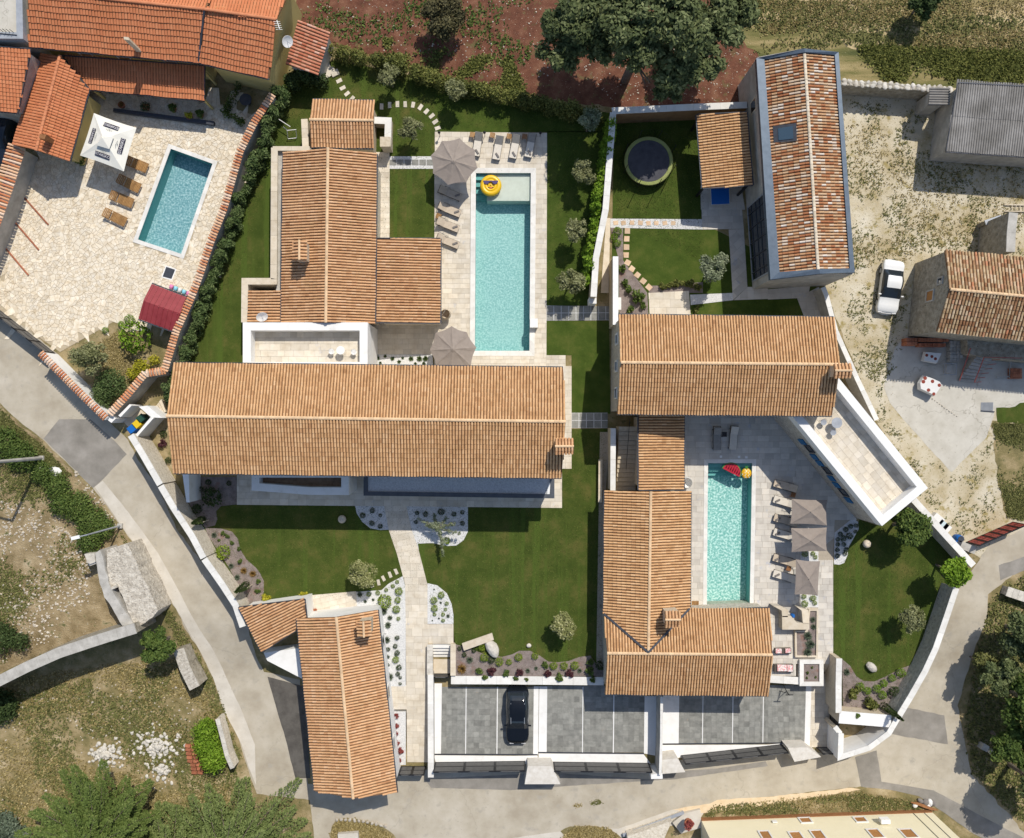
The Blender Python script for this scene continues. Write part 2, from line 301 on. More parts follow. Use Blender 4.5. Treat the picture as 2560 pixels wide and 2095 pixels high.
class MB:
    def __init__(s): s.V = []; s.F = []; s.T = []
    def add(s, V, F, t=.5):
        o = len(s.V); s.V += [tuple(v) for v in V]; s.F += [[i + o for i in f] for f in F]; s.T += [t] * len(F)
    def prism(s, P, z0, z1, t=.5): s.add(*prismdata(P, z0, z1), t)
    def box(s, c, d, rz=0., t=.5):
        cs, sn = math.cos(rz), math.sin(rz)
        P = [(c[0] + x * d[0] / 2 * cs - y * d[1] / 2 * sn, c[1] + x * d[0] / 2 * sn + y * d[1] / 2 * cs) for x, y in ((-1, -1), (1, -1), (1, 1), (-1, 1))]
        s.prism(P, c[2] - d[2] / 2, c[2] + d[2] / 2, t)
    def tube(s, p, r, q2, r2=None, n=7, t=.5, caps=True):
        p = Vector(p); q2 = Vector(q2); r2 = r if r2 is None else r2; d = (q2 - p)
        if d.length < 1e-6: return
        d.normalize(); a = d.orthogonal().normalized(); b = d.cross(a)
        V = []; F = []
        for k in range(n):
            w = 2 * math.pi * k / n; o = a * math.cos(w) + b * math.sin(w); V += [p + o * r, q2 + o * r2]
        for k in range(n): F.append([2 * k, 2 * ((k + 1) % n), 2 * ((k + 1) % n) + 1, 2 * k + 1])
        if caps: F += [[2 * k for k in range(n)][::-1], [2 * k + 1 for k in range(n)]]
        s.add(V, F, t)
    def lathe(s, c, prof, n=16, t=.5, sx=1., sy=1., rz=0.):
        V = []; F = []; m = len(prof)
        for k in range(n):
            w = 2 * math.pi * k / n
            for r, z in prof:
                x, y = r * math.cos(w) * sx, r * math.sin(w) * sy
                V.append((c[0] + x * math.cos(rz) - y * math.sin(rz), c[1] + x * math.sin(rz) + y * math.cos(rz), c[2] + z))
        for k in range(n):
            for j in range(m - 1): a = k * m + j; b = ((k + 1) % n) * m + j; F.append([a, b, b + 1, a + 1])
        s.add(V, F, t)
    def build(s, name, mat, parent=None, smooth=False, loc=None): return mesh(name, s.V, s.F, mat, parent, s.T, smooth, loc)
def copy_tree(o, parent=None):
    c = o.copy(); COL.objects.link(c); c.parent = parent
    for ch in list(o.children): copy_tree(ch, c)
    return c

def fray(P, amp, step=.45):
    out = []
    for i in range(len(P)):
        a = Vector(P[i][:2]); b = Vector(P[(i + 1) % len(P)][:2]); d = b - a; n = max(1, int(d.length / step)); nn = Vector((-d.y, d.x)).normalized() if d.length > 0 else Vector((0, 0))
        for k in range(n):
            p = a + d * (k / n)
            if k: p = p + nn * random.uniform(-amp, amp)
            out.append(p)
    return out
def smoothp(P, n=6, closed=True):
    """Catmull-Rom through image pixel points"""
    out = []; L = len(P)
    rngi = range(L) if closed else range(L - 1)
    for i in rngi:
        p0, p1, p2, p3 = (P[(i - 1) % L], P[i], P[(i + 1) % L], P[(i + 2) % L]) if closed else (P[max(i - 1, 0)], P[i], P[i + 1], P[min(i + 2, L - 1)])
        for k in range(n):
            t = k / n; out.append(tuple(.5 * (2 * p1[j] + (p2[j] - p0[j]) * t + (2 * p0[j] - 5 * p1[j] + 4 * p2[j] - p3[j]) * t * t + (3 * p1[j] - p0[j] - 3 * p2[j] + p3[j]) * t ** 3) for j in (0, 1)))
    if not closed: out.append(tuple(P[-1]))
    return out
def sheet(name, pts, dz, mat, amp=0., flat=None, kind='structure', holes=(), label=None, parent=None):
    """a sheet of ground on the terrain (flat=z: level at that z)"""
    P = [G(u, v) if flat is None else W(u, v, flat) for u, v in pts]
    P = [Vector((p.x, p.y)) for p in P]
    if amp: P = fray(P, amp)
    loops = [[Vector((p.x, p.y, 0)) for p in P]] + [[Vector((p[0], p[1], 0)) for p in h] for h in holes]
    tri = tessellate_polygon(loops); V = [v for l in loops for v in l]
    bm = bmesh.new(); bv = [bm.verts.new(v) for v in V]
    for t in tri:
        try: bm.faces.new([bv[i] for i in t])
        except ValueError: pass
    if flat is None:
        for k in range(7):
            y = -(1530 + 30 * k - 1047.5) * ALT / FP
            bmesh.ops.bisect_plane(bm, geom=bm.verts[:] + bm.edges[:] + bm.faces[:], plane_co=(0, y, 0), plane_no=(0, 1, 0))
        for v in bm.verts: v.co.z = zgy(v.co.y) + dz
    else:
        for v in bm.verts: v.co.z = flat + dz
    bmesh.ops.recalc_face_normals(bm, faces=bm.faces[:])
    me = bpy.data.meshes.new(name); bm.to_mesh(me); bm.free()
    if len(me.polygons) and sum(p.normal.z for p in me.polygons) < 0: me.flip_normals()
    o = link(name, me, parent, mat)
    return tag(o, label, kind=kind)

# ------------------------------------------------------------------ builders: roofs and houses
def slope(parent, poly, tile, pitch=.225, course=.36, wd_=.68, ht=.075, lift=.022, under=None, name='roof_tiles', jit=.004, rough=.0, exd=None, single=0):
    """poly: world points, first edge = eave (left to right seen from below the slope), rest goes round"""
    P = [Vector(p) for p in poly]; ex = (P[1] - P[0]).normalized() if exd is None else exd.normalized()
    nrm = None; best = 0
    for i in range(2, len(P)):
        c = ex.cross(P[i] - P[0])
        if c.length > best: best = c.length; nrm = c.normalized()
    if nrm.z < 0: nrm = -nrm
    ey = nrm.cross(ex)
    flipx = False
    if sum((p - P[0]).dot(ey) for p in P) < 0: ex = -ex; ey = nrm.cross(ex); flipx = True
    o = P[0]; U = np.array([((p - o).dot(ex), (p - o).dot(ey)) for p in P])
    # sheathing
    n = len(P); P = [p - nrm * (p - o).dot(nrm) for p in P]; V = [p - nrm * .012 for p in P] + [p - nrm * .13 for p in P]
    F = [list(range(n)), list(range(n, 2 * n))[::-1]] + [[i, n + i, n + (i + 1) % n, (i + 1) % n] for i in range(n)]
    mesh('roof_deck', V, F, under or m_under, parent)
    nc = max(1, round((U[:, 0].max() - U[:, 0].min()) / pitch)); pw = (U[:, 0].max() - U[:, 0].min()) / nc
    yl = U[:, 1].min(); nr = max(1, round((U[:, 1].max() - yl) / course)); pl = (U[:, 1].max() - yl) / nr
    cx = U[:, 0].min() + (np.arange(nc) + .5) * pw; cy = yl + np.arange(nr) * pl - .03
    X, Y = np.meshgrid(cx, cy); X = X.ravel(); Y = Y.ravel()
    keep = inpoly(np.stack([X, Y + pl * .5], 1), [tuple(u) for u in U]); X, Y = X[keep], Y[keep]; k = len(X)
    X = X + rng.normal(0, jit, k) + .012 * np.sin(X * 2.1 + Y * .7) * np.sin(Y * 1.3); Y = Y + rng.normal(0, jit * 2, k) + .02 * np.sin(X * 1.7)
    th = np.linspace(0, math.pi, 5); w = pw * wd_ / 2
    # tile: lower end (y=0) wide and lifted, upper end narrower
    ux = np.concatenate([-np.cos(th) * w * 1.06, -np.cos(th) * w * .94]); uz = np.concatenate([np.sin(th) * ht + lift, np.sin(th) * ht * .9])
    uy = np.concatenate([np.zeros(5), np.full(5, pl * 1.04)])
    VX = X[:, None] + ux[None]; VY = Y[:, None] + uy[None]; VZ = np.broadcast_to(uz[None], VX.shape) + (rng.uniform(0, rough + .006, k) + .014 * np.sin(X * .9 + 1) * np.sin(Y * 1.1))[:, None]
    E = np.array([ex, ey, nrm]); pts = np.stack([VX, VY, VZ], 2).reshape(-1, 3) @ E + np.array(o)
    f0 = [[0, 1, 6, 5], [1, 2, 7, 6], [2, 3, 8, 7], [3, 4, 9, 8], [0, 4, 3, 2, 1]]
    if single and k > single:
        pts = pts.reshape(k, 10, 3); loc = pts[:, 2].copy(); pl_ = wloc(parent); me = pymesh('roof_tile', pts[0] - loc[0], f0); me.materials.append(MATS[tile.name + '_o'])
        for i in range(single):
            ob = bpy.data.objects.new('roof_tile', me); COL.objects.link(ob); ob.parent = parent; ob.location = Vector(loc[i]) - pl_
        pts = pts[single:].reshape(-1, 3); k -= single
    F = [[10 * i + a for a in f] for i in range(k) for f in f0]
    t = np.repeat(np.clip(rng.normal(.58, .18, k), 0, 1) if tile is not m_tilw and tile is not m_tild else rng.uniform(0, 1, k), 5)
    ob = mesh(name, pts, F, tile, parent, t)
    ob['kind'] = 'stuff'
    return ex, ey, nrm
def ridge_tiles(parent, a, b, mat=None, step=.40, w=.115, h=.07, name='ridge_tile'):
    a, b = Vector(a), Vector(b); d = b - a; n = max(1, round(d.length / step)); L = d.length / n; dn = d.normalized()
    side = Vector((0, 0, 1)).cross(dn).normalized(); up = dn.cross(side)
    th = np.linspace(0, math.pi, 6); V = []
    for y, k in ((-.02, 1.08), (L * 1.02, .95)):
        for t in th: V.append(dn * y + side * (-math.cos(t) * w * k) + up * (math.sin(t) * h * k + (.015 if y < 0 else 0)))
    F = [[i, i + 1, i + 7, i + 6] for i in range(5)] + [[0, 5, 4, 3, 2, 1], [6, 7, 8, 9, 10, 11]]
    me = pymesh(name, V, F); me.materials.append(mat or m_ridg); pl = wloc(parent)
    mb = MB(); mb.tube(a - up * .02, w * 1.0, b - up * .02, n=6); mb.build('ridge_mortar', m_mort if mat is None else mat, parent)
    for i in range(n):
        o = bpy.data.objects.new(name, me); COL.objects.link(o); o.parent = parent; o.location = a + d * (i / n) + up * .03 - pl
def bar(parent, a, b, w, h, mat, name, off=(0, 0, 0)):
    a, b = Vector(a) + Vector(off), Vector(b) + Vector(off); d = (b - a); dn = d.normalized(); s = Vector((0, 0, 1)).cross(dn)
    if s.length < 1e-4: s = Vector((1, 0, 0))
    s.normalize(); u = dn.cross(s)
    V = [p + s * x * w / 2 + u * y * h / 2 for p in (a, b) for x, y in ((-1, -1), (1, -1), (1, 1), (-1, 1))]
    return mesh(name, V, [[3, 2, 1, 0], [4, 5, 6, 7], [0, 1, 5, 4], [1, 2, 6, 5], [2, 3, 7, 6], [3, 0, 4, 7]], mat, parent)
def inset(P, d):
    P = [Vector(p[:2]) for p in P]; s = 1 if area2([tuple(p) for p in P]) > 0 else -1; n = len(P); out = []
    for i in range(n):
        a, b, c = P[i - 1], P[i], P[(i + 1) % n]; e1 = (b - a).normalized(); e2 = (c - b).normalized()
        n1 = Vector((-e1.y, e1.x)) * s; n2 = Vector((-e2.y, e2.x)) * s; k = n1 + n2
        if k.length < 1e-5: out.append(b + n1 * d)
        else: out.append(b + k * (d / max(.25, k.dot(n1))))
    return out
def walls_gable(parent, A, Rg, B, zb, ov, mat, name='wall'):
    """A=[a0,a1] eave, Rg=[r0,r1], B=[b0,b1] eave; ends 0 and 1 are gables"""
    fp = inset([A[0], A[1], B[1], B[0]], ov)
    ze = A[0].z - .14 + ov * .25
    zr = Rg[0].z - .16
    r0 = (fp[0] + fp[3]) / 2; r1 = (fp[1] + fp[2]) / 2
    V = [(p.x, p.y, zb) for p in fp] + [(p.x, p.y, ze) for p in fp] + [(r0.x, r0.y, zr), (r1.x, r1.y, zr)]
    F = [[0, 1, 5, 4], [1, 2, 6, 9, 5], [2, 3, 7, 6], [3, 0, 4, 8, 7], [4, 5, 9, 8], [6, 7, 8, 9]]
    mesh(name, V, F, mat, parent); return fp
def window(parent, p, nrm, w, h, frame=None, fill=None, name='window', shutter=None, sill=True):
    """p: centre on the wall face, nrm: outward horizontal normal"""
    n = Vector((nrm[0], nrm[1], 0)).normalized(); s = Vector((-n.y, n.x, 0)); p = Vector(p); u = Vector((0, 0, 1))
    def bx(c, a, b, d):
        return [c + s * x * a / 2 + u * y * b / 2 + n * z * d / 2 for z in (-1, 1) for x, y in ((-1, -1), (1, -1), (1, 1), (-1, 1))]
    F = [[0, 1, 2, 3], [7, 6, 5, 4], [0, 4, 5, 1], [1, 5, 6, 2], [2, 6, 7, 3], [3, 7, 4, 0]]
    mb = MB(); t = .12
    for c, a, b in ((p + u * (h / 2 + t / 2), w + 2 * t, t), (p - u * (h / 2 + t / 2), w + 2 * t, t), (p + s * (w / 2 + t / 2), t, h), (p - s * (w / 2 + t / 2), t, h)):
        mb.add(bx(c + n * .03, a, b, .10), F)
    o = mb.build(name, frame or m_frame, parent)
    mesh('pane' if shutter is None else 'shutter', bx(p + n * .015, w, h, .05), F, fill or m_glass if shutter is None else shutter, o)
    return o
def chimney(parent, pts, z0, z1, mat=None, cap='tile', ax=0, tile=None):
    """pts: 4 image pixel corners of the cap at z1"""
    P = [W(u, v, z1) for u, v in pts]; fp = inset(P, .10)
    st = prism('chimney', fp, z0, z1 - .02, mat or m_beig, parent)
    if cap == 'tile':
        i = 0 if ax == 0 else 1; a, b, c, d = P[i], P[(i + 1) % 4], P[(i + 2) % 4], P[(i + 3) % 4]
        m0 = (a + d) / 2 + Vector((0, 0, .22)); m1 = (b + c) / 2 + Vector((0, 0, .22))
        slope(st, [a, b, m1, m0], tile or m_tilr, pitch=.24, course=.3, name='chimney_tiles'); slope(st, [c, d, m0, m1], tile or m_tilr, pitch=.24, course=.3, name='chimney_tiles')
        mb = MB(); mb.tube(m0, .09, m1); mb.build('chimney_ridge', m_ridg, st)
    return st
def house(name, label, e1, r, e2, ze, zr, wall, tile, zb=-1.2, ov=.35, cat='house', pitch=.225, course=.36, ht=.075, lift=.022, gut=True, ridge=True, under=None, clip1=None, clip2=None, rough=0., group=None, wdr=.68, rmat=None, single=0):
    A = [W(*p, ze) for p in e1]; Rg = [W(*p, zr) for p in r]
    B = [W(*p, ze) for p in e2] if e2 else [Vector((2 * Rg[i].x - A[i].x, 2 * Rg[i].y - A[i].y, ze)) for i in (0, 1)]
    c = (A[0] + A[1] + B[0] + B[1]) / 4; root = empty(name, (c.x, c.y, zgy(c.y)), label, cat, group)
    root['_a'] = 1
    fp = walls_gable(root, A, Rg, B, zb, ov, wall)
    slope(root, clip1([A, Rg, B]) if clip1 else [A[0], A[1], Rg[1], Rg[0]], tile, pitch, course, ht=ht, lift=lift, under=under, rough=rough, wd_=wdr, single=single)
    slope(root, clip2([A, Rg, B]) if clip2 else [B[1], B[0], Rg[0], Rg[1]], tile, pitch, course, ht=ht, lift=lift, under=under, rough=rough, wd_=wdr, single=single)
    if ridge: ridge_tiles(root, Rg[0], Rg[1], rmat or (M('orange_ridge_tile', [(.3, (.52, .19, .09)), (.6, (.58, .23, .11))], 3, tint=.08, tsrc='obj') if tile is m_tilo else None))
    if gut:
        for E, o in ((A, B), (B, A)):
            d = (E[0] - o[0]); d.z = 0; d.normalize()
            bar(root, E[0], E[1], .10, .10, m_gut, 'gutter', d * .06 - Vector((0, 0, .06)))
    root['_fp'] = 0
    del root['_a'], root['_fp']
    return root, A, Rg, B, fp
def mono(name, label, hi, lo, zh, zl, wall, tile, zb=-1.2, ov=.2, cat='building', pitch=.225, course=.36, ht=.075, lift=.022, gut=True, posts=False, parent=None, under=None, group=None, wdr=.68, rough=0.):
    Hh = [W(*p, zh) for p in hi]; L = [W(*p, zl) for p in lo]; c = (Hh[0] + Hh[1] + L[0] + L[1]) / 4
    root = parent or empty(name, (c.x, c.y, zgy(c.y)), label, cat, group)
    slope(root, [L[0], L[1], Hh[1], Hh[0]], tile, pitch, course, ht=ht, lift=lift, under=under, wd_=wdr, rough=rough)
    fp = inset([L[0], L[1], Hh[1], Hh[0]], ov)
    if posts:
        for p, z in zip(fp, (zl, zl, zh, zh)):
            mb = MB(); mb.box((p.x, p.y, (zb + z - .14) / 2), (.16, .16, z - .14 - zb)); mb.build('post', wall, root)
    else: prism('wall', fp, zb, [zl - .16, zl - .16, zh - .16, zh - .16] if area2([tuple(p) for p in fp]) > 0 else [zl - .16, zl - .16, zh - .16, zh - .16], wall, root)
    if gut:
        d = (L[0] - Hh[0]); d.z = 0; d.normalize(); bar(root, L[0], L[1], .10, .10, m_gut, 'gutter', d * .06 - Vector((0, 0, .05)))
        for k in (0, 1):
            s = (L[k] - L[1 - k]).normalized(); bar(root, L[k], Hh[k], .06, .12, m_gut, 'verge_flashing', s * .03)
        bar(root, Hh[0], Hh[1], .08, .12, m_gut, 'wall_flashing', -d * .04)
    return root, Hh, L, fp

# ------------------------------------------------------------------ builders: walls
def offs(P, d):
    """offset an open xy polyline to the left by d, mitred"""
    P = [Vector(p[:2]) for p in P]; out = []
    for i in range(len(P)):
        e1 = (P[i] - P[i - 1]).normalized() if i else (P[1] - P[0]).normalized()
        e2 = (P[i + 1] - P[i]).normalized() if i < len(P) - 1 else e1
        n1 = Vector((-e1.y, e1.x)); n2 = Vector((-e2.y, e2.x)); k = n1 + n2
        out.append(P[i] + k * (d / max(.3, k.dot(n1))))
    return out
def wall(name, label, pts, zt, th, mat, capmat=None, zb=-1.1, caph=.07, capov=.05, caplen=1.2, coping='slab', cat='wall', group=None):
    P = [W(u, v, zt) for u, v in pts]; P = [p for i, p in enumerate(P) if i == 0 or (p - P[i - 1]).length > .05]; c = P[len(P) // 2]
    root = empty(name, (c.x, c.y, zgy(c.y)), label, cat, group)
    Lf = offs(P, th / 2); Rt = offs(P, -th / 2); mb = MB(); ht = zt - (caph if capmat else 0)
    n = len(P); V = []
    for i in range(n): V += [(Lf[i].x, Lf[i].y, zb), (Rt[i].x, Rt[i].y, zb), (Rt[i].x, Rt[i].y, ht), (Lf[i].x, Lf[i].y, ht)]
    F = [[4 * i + k, 4 * i + 4 + k, 4 * i + 4 + (k + 1) % 4, 4 * i + (k + 1) % 4] for i in range(n - 1) for k in range(4)] + [[0, 1, 2, 3], [4 * n - 1, 4 * n - 2, 4 * n - 3, 4 * n - 4]]
    bm_ = mesh('wall_body', V, F, mat, root)
    if capmat:
        for i in range(n - 1):
            d = (P[i + 1] - P[i]).length; m = max(1, round(d / caplen)); La = offs(P, th / 2 + capov); Ra = offs(P, -th / 2 - capov)
            if coping == 'slab':
                for k in range(m):
                    t0 = k / m + (.006 / d if k else 0); t1 = (k + 1) / m - .006 / d; j = random.uniform(0, .008)
                    prism('coping_slab', [La[i].lerp(La[i + 1], t0), La[i].lerp(La[i + 1], t1), Ra[i].lerp(Ra[i + 1], t1), Ra[i].lerp(Ra[i + 1], t0)], ht + .002, zt + j, capmat, root)
    return root, P
def tile_coping(root, P, zt, half, step, mat):
    """barrel tiles laid across the top of a wall, one object each"""
    th = np.linspace(0, math.pi, 5); w = step * .36; V = []
    for y, k, dz in ((-half, 1.05, -.05), (0, 1, .06), (half, 1.05, -.05)):
        for t in th: V.append((-math.cos(t) * w * k, y, math.sin(t) * .10 + dz))
    F = [[j * 5 + i, j * 5 + i + 1, j * 5 + i + 6, j * 5 + i + 5] for j in (0, 1) for i in range(4)]
    me = pymesh('coping_tile', V, F); me.materials.append(mat); pl = wloc(root); acc = 0.
    for i in range(len(P) - 1):
        d = P[i + 1] - P[i]; L = d.length; a = math.atan2(d.y, d.x); t = acc
        while t < L:
            o = bpy.data.objects.new('coping_tile', me); COL.objects.link(o); o.parent = root
            p = P[i] + d * (t / L); o.location = Vector((p.x, p.y, zt)) - pl; o.rotation_euler = (0, 0, a + random.uniform(-.04, .04)); t += step
        acc = t - L
m_cop = M('coping_terracotta', (.5, .3, .2), 3, tramp=[(0, (.50, .17, .07)), (.4, (.58, .28, .14)), (.7, (.68, .42, .25)), (1, (.72, .55, .42))], tsrc='obj')

# ------------------------------------------------------------------ builders: paving
PK = [0]
def paving(name, rects, mat, z, rowh=.42, lmin=.45, lmax=.85, th=.05, gap=.007, joint=None, label=None, limit=300, zfun=None, along=0, square=None, rz=None):
    """rects: list of convex image pixel polygons; lays slabs in running rows, each slab an object"""
    PK[0] += 1; z = z + .0007 * (PK[0] % 6) if zfun is None else z; root = empty(name, W(*rects[0][0], z)); root['kind'] = 'structure'
    if label: root['label'] = label
    out = []
    for ri, rc in enumerate(rects):
        P = ccw([tuple(W(u, v, z)[:2]) for u, v in rc])
        V, F = prismdata(P, z - 1.0 if zfun is None else [zfun(p[1]) - .8 for p in P], z - .012 - .0009 * ri if zfun is None else [zfun(p[1]) - .012 for p in P])
        mesh('paving_bed', V, F, joint or m_joint, root)
        e = Vector(P[1]) - Vector(P[0]); ang = (math.atan2(e.y, e.x) if rz is None else rz) + (math.pi / 2 if along else 0)
        cs, sn = math.cos(ang), math.sin(ang)
        L = [(p[0] * cs + p[1] * sn, -p[0] * sn + p[1] * cs) for p in P]; L = ccw(L)
        x0, x1 = min(p[0] for p in L), max(p[0] for p in L); y0, y1 = min(p[1] for p in L), max(p[1] for p in L)
        nr = max(1, round((y1 - y0) / rowh)); rh = (y1 - y0) / nr; cl = [tuple(p) for p in inset(L, .004)]
        for r_ in range(nr):
            x = x0 - random.uniform(0, lmax * .8) if square is None else x0
            while x < x1:
                l = random.uniform(lmin, lmax) if square is None else square
                c = clip([(x + gap, y0 + r_ * rh + gap), (x + l - gap, y0 + r_ * rh + gap), (x + l - gap, y0 + r_ * rh + rh - gap), (x + gap, y0 + r_ * rh + rh - gap)], cl)
                if len(c) >= 3 and abs(area2(c)) > .012: out.append([(a * cs - b * sn, a * sn + b * cs) for a, b in c])
                x += l
    out.sort(key=lambda c: -abs(area2(c)))
    lay(root, out, z, th, mat, limit, zfun)
    return root
def lay(root, cells, z, th, mat, limit=300, zfun=None, name='paving_slab'):
    rest = MB()
    for k, c in enumerate(cells):
        j = random.uniform(0, .005); zz = (lambda p: z) if zfun is None else (lambda p: zfun(p[1]))
        V, F = prismdata(c, [zz(p) - th for p in c], [zz(p) + j for p in c]); t = min(1, max(0, random.gauss(.5, .25)))
        if k < limit: mesh(name, V, F, mat, root, [t] * len(F))
        else: rest.add(V, F, t)
    if rest.V: o = rest.build(name + 's', mat, root); o['kind'] = 'stuff'
def voronoi_cells(poly, n, relax=1, gap=.02):
    P = ccw([tuple(p) for p in poly]); a = np.array(P); lo, hi = a.min(0), a.max(0)
    pts = []
    while len(pts) < n:
        c = rng.uniform(lo, hi, (n * 2, 2)); pts += list(c[inpoly(c, P)])
    pts = np.array(pts[:n])
    for it in range(relax + 1):
        cells = []; new = []
        for i in range(n):
            d = ((pts - pts[i]) ** 2).sum(1); idx = np.argsort(d)[1:15]; R_ = math.sqrt(d[idx[-1]]) + .5
            c = [(pts[i][0] + R_ * x, pts[i][1] + R_ * y) for x, y in ((-1, -1), (1, -1), (1, 1), (-1, 1))]
            for j in idx:
                m = (pts[i] + pts[j]) / 2; dv = pts[j] - pts[i]; dv = dv / math.hypot(*dv); m = m - dv * gap; t = np.array([-dv[1], dv[0]])
                out = []
                for k in range(len(c)):
                    p, r_ = c[k], c[(k + 1) % len(c)]; dp = -((p[0] - m[0]) * dv[0] + (p[1] - m[1]) * dv[1]); dr = -((r_[0] - m[0]) * dv[0] + (r_[1] - m[1]) * dv[1])
                    if dp >= 0: out.append(p)
                    if dp * dr < 0: s = dp / (dp - dr); out.append((p[0] + (r_[0] - p[0]) * s, p[1] + (r_[1] - p[1]) * s))
                c = out
                if len(c) < 3: break
            cells.append(c)
            new.append(np.mean(c, 0) if len(c) >= 3 else pts[i])
        if it < relax: pts = pts * .45 + np.array(new) * .55
    return [c for c in cells if len(c) >= 3]

# ------------------------------------------------------------------ builders: foliage
def leaves(centers, radii, n, size, up=.45, shell=.55, flat=.8, asp=.55):
    """leaf quads through the volume of ellipsoid clumps; returns verts, tint"""
    C = np.asarray(centers, float); Rr = np.asarray(radii, float)
    if Rr.ndim == 1: Rr = np.stack([Rr, Rr, Rr * flat], 1)
    wgt = Rr[:, 0] * Rr[:, 1]; wgt = wgt / wgt.sum(); k = rng.choice(len(C), n, p=wgt)
    d = rng.normal(size=(n, 3)); d[:, 2] = d[:, 2] + .35; d /= np.linalg.norm(d, axis=1)[:, None]
    rad = shell + (1 - shell) * rng.random(n) ** .7; rad *= 1 + rng.normal(0, .10, n)
    p = C[k] + d * rad[:, None] * Rr[k]
    nn = d * .7 + rng.normal(0, .6, (n, 3)) + np.array([0, 0, up]); nn /= np.linalg.norm(nn, axis=1)[:, None]
    a = np.cross(nn, rng.normal(size=(n, 3))); a /= np.linalg.norm(a, axis=1)[:, None]; b = np.cross(nn, a)
    s = size * rng.uniform(.6, 1.35, n)[:, None]; a = a * s; b = b * s * asp
    V = np.stack([p - a, p - b * .9 + a * .1, p + a, p + b * .9 + a * .1], 1).reshape(-1, 3)
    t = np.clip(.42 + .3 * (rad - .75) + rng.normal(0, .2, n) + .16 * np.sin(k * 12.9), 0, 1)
    return V, t
def limb(mb, p, d, L, r, depth, ends):
    q2 = p + d * L; mb.tube(p, r, q2, r * .62, n=6, caps=False)
    if depth == 0: ends.append(q2); return
    for k in range(3):
        dd = (d + Vector((random.uniform(-.9, .9), random.uniform(-.9, .9), random.uniform(-.1, .5)))).normalized()
        limb(mb, p.lerp(q2, random.uniform(.6, 1)), dd, L * random.uniform(.6, .85), r * .55, depth - 1, ends)
def tree(name, label, u, v, zc, rpx, mat, n=3000, size=.16, clumps=14, lean=0., cat='tree', lobes=None, flat=.7, up=.45, gz=None, trunk=None, group=None, spread=.62, csz=(.26, .42), shell=.5, asp=.55):
    """crown centred over image pixel (u,v) at height zc; rpx crown radius in image pixels"""
    c = W(u, v, zc); rad = rpx / FP * (ALT - zc); tb = trunk if trunk is not None else (c.x, c.y); gz = zgy(tb[1]) if gz is None else gz
    root = empty(name, (tb[0], tb[1], gz), label, cat, group)
    mb = MB(); ends = []; base = Vector((tb[0], tb[1], gz - .1)); top = Vector((c.x, c.y, zc - rad * flat * .35))
    tr = max(.05, rad * .055); mid = base.lerp(top, .55) + Vector((random.uniform(-.1, .1), random.uniform(-.1, .1), 0)) * rad
    mb.tube(base, tr * 1.25, mid, tr, n=8, caps=False); mb.tube(mid, tr, top, tr * .7, n=8, caps=False)
    for k in range(6):
        a = 2 * math.pi * k / 6 + random.random(); d = Vector((math.cos(a), math.sin(a), random.uniform(.15, .6))).normalized()
        limb(mb, mid.lerp(top, random.uniform(.3, 1)), d, rad * random.uniform(.32, .5), tr * .5, 1, ends)
    mb.build('trunk', m_bark, root)
    C, Rr = [], []
    if lobes:
        for (lu, lv, lz, lr) in lobes:
            lc = W(lu, lv, lz); lrad = lr / FP * (ALT - lz)
            for _ in range(clumps):
                d = rng.normal(size=3); d /= np.linalg.norm(d); d *= rng.random() ** .4 * .8
                C.append((lc.x + d[0] * lrad, lc.y + d[1] * lrad, lc.z + d[2] * lrad * flat)); Rr.append(lrad * rng.uniform(*csz))
    else:
        for _ in range(clumps):
            d = rng.normal(size=3); d[2] = abs(d[2]) * .8 - .15; d /= np.linalg.norm(d); d *= rng.uniform(.35, 1) * spread * 1.15
            C.append((c.x + d[0] * rad, c.y + d[1] * rad, c.z + d[2] * rad * flat)); Rr.append(rad * rng.uniform(*csz))
    V, t = leaves(C, Rr, n, size, up=up, shell=shell, asp=asp)
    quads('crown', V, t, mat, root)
    return root
SHRUBS = {}
def shrub_mesh(kind, var):
    k = (kind, var)
    if k in SHRUBS: return SHRUBS[k]
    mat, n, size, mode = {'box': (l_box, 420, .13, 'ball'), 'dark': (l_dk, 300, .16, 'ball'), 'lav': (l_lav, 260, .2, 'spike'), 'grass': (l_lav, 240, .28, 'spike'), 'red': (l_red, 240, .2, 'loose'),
                          'pur': (l_pur, 240, .22, 'loose'), 'yel': (l_yel, 260, .22, 'loose'), 'bro': (l_bro, 220, .26, 'spike'), 'gre': (l_ivy, 260, .2, 'loose'), 'spi': (l_lau, 160, .34, 'spike'), 'var': (l_var, 300, .2, 'loose'), 'lime': (l_lime, 420, .13, 'ball'), 'hed': (l_hed, 280, .2, 'loose')}[kind]
    if mode == 'ball': V, t = leaves([(0, 0, .62)], [(.94, .94, .74)], n, size, up=.1, shell=.86)
    elif mode == 'loose':
        C = [(rng.uniform(-.5, .5), rng.uniform(-.5, .5), rng.uniform(.3, .9)) for _ in range(7)]; V, t = leaves(C, [rng.uniform(.3, .5) for _ in C], n, size, up=.5, shell=.3)
    else:
        a = rng.uniform(0, 6.28, n); e = rng.uniform(.15, 1.35, n); L = rng.uniform(.6, 1.1, n); d = np.stack([np.cos(a) * np.cos(e), np.sin(a) * np.cos(e), np.sin(e)], 1)
        b = np.cross(d, [0, 0, 1.]); b /= np.linalg.norm(b, axis=1)[:, None]; w = size * .16
        p0 = d * .05; p1 = d * L[:, None] * .6; p2 = d * L[:, None] + np.array([0, 0, -.15]) * L[:, None]
        V = np.stack([p0, p1 - b * w, p2, p1 + b * w], 1).reshape(-1, 3); t = np.clip(rng.normal(.5, .28, n), 0, 1)
    me = bpy.data.meshes.new('shrub'); o = quads('shrub', V, t, mat); me = o.data; bpy.data.objects.remove(o)
    SHRUBS[k] = me; return me
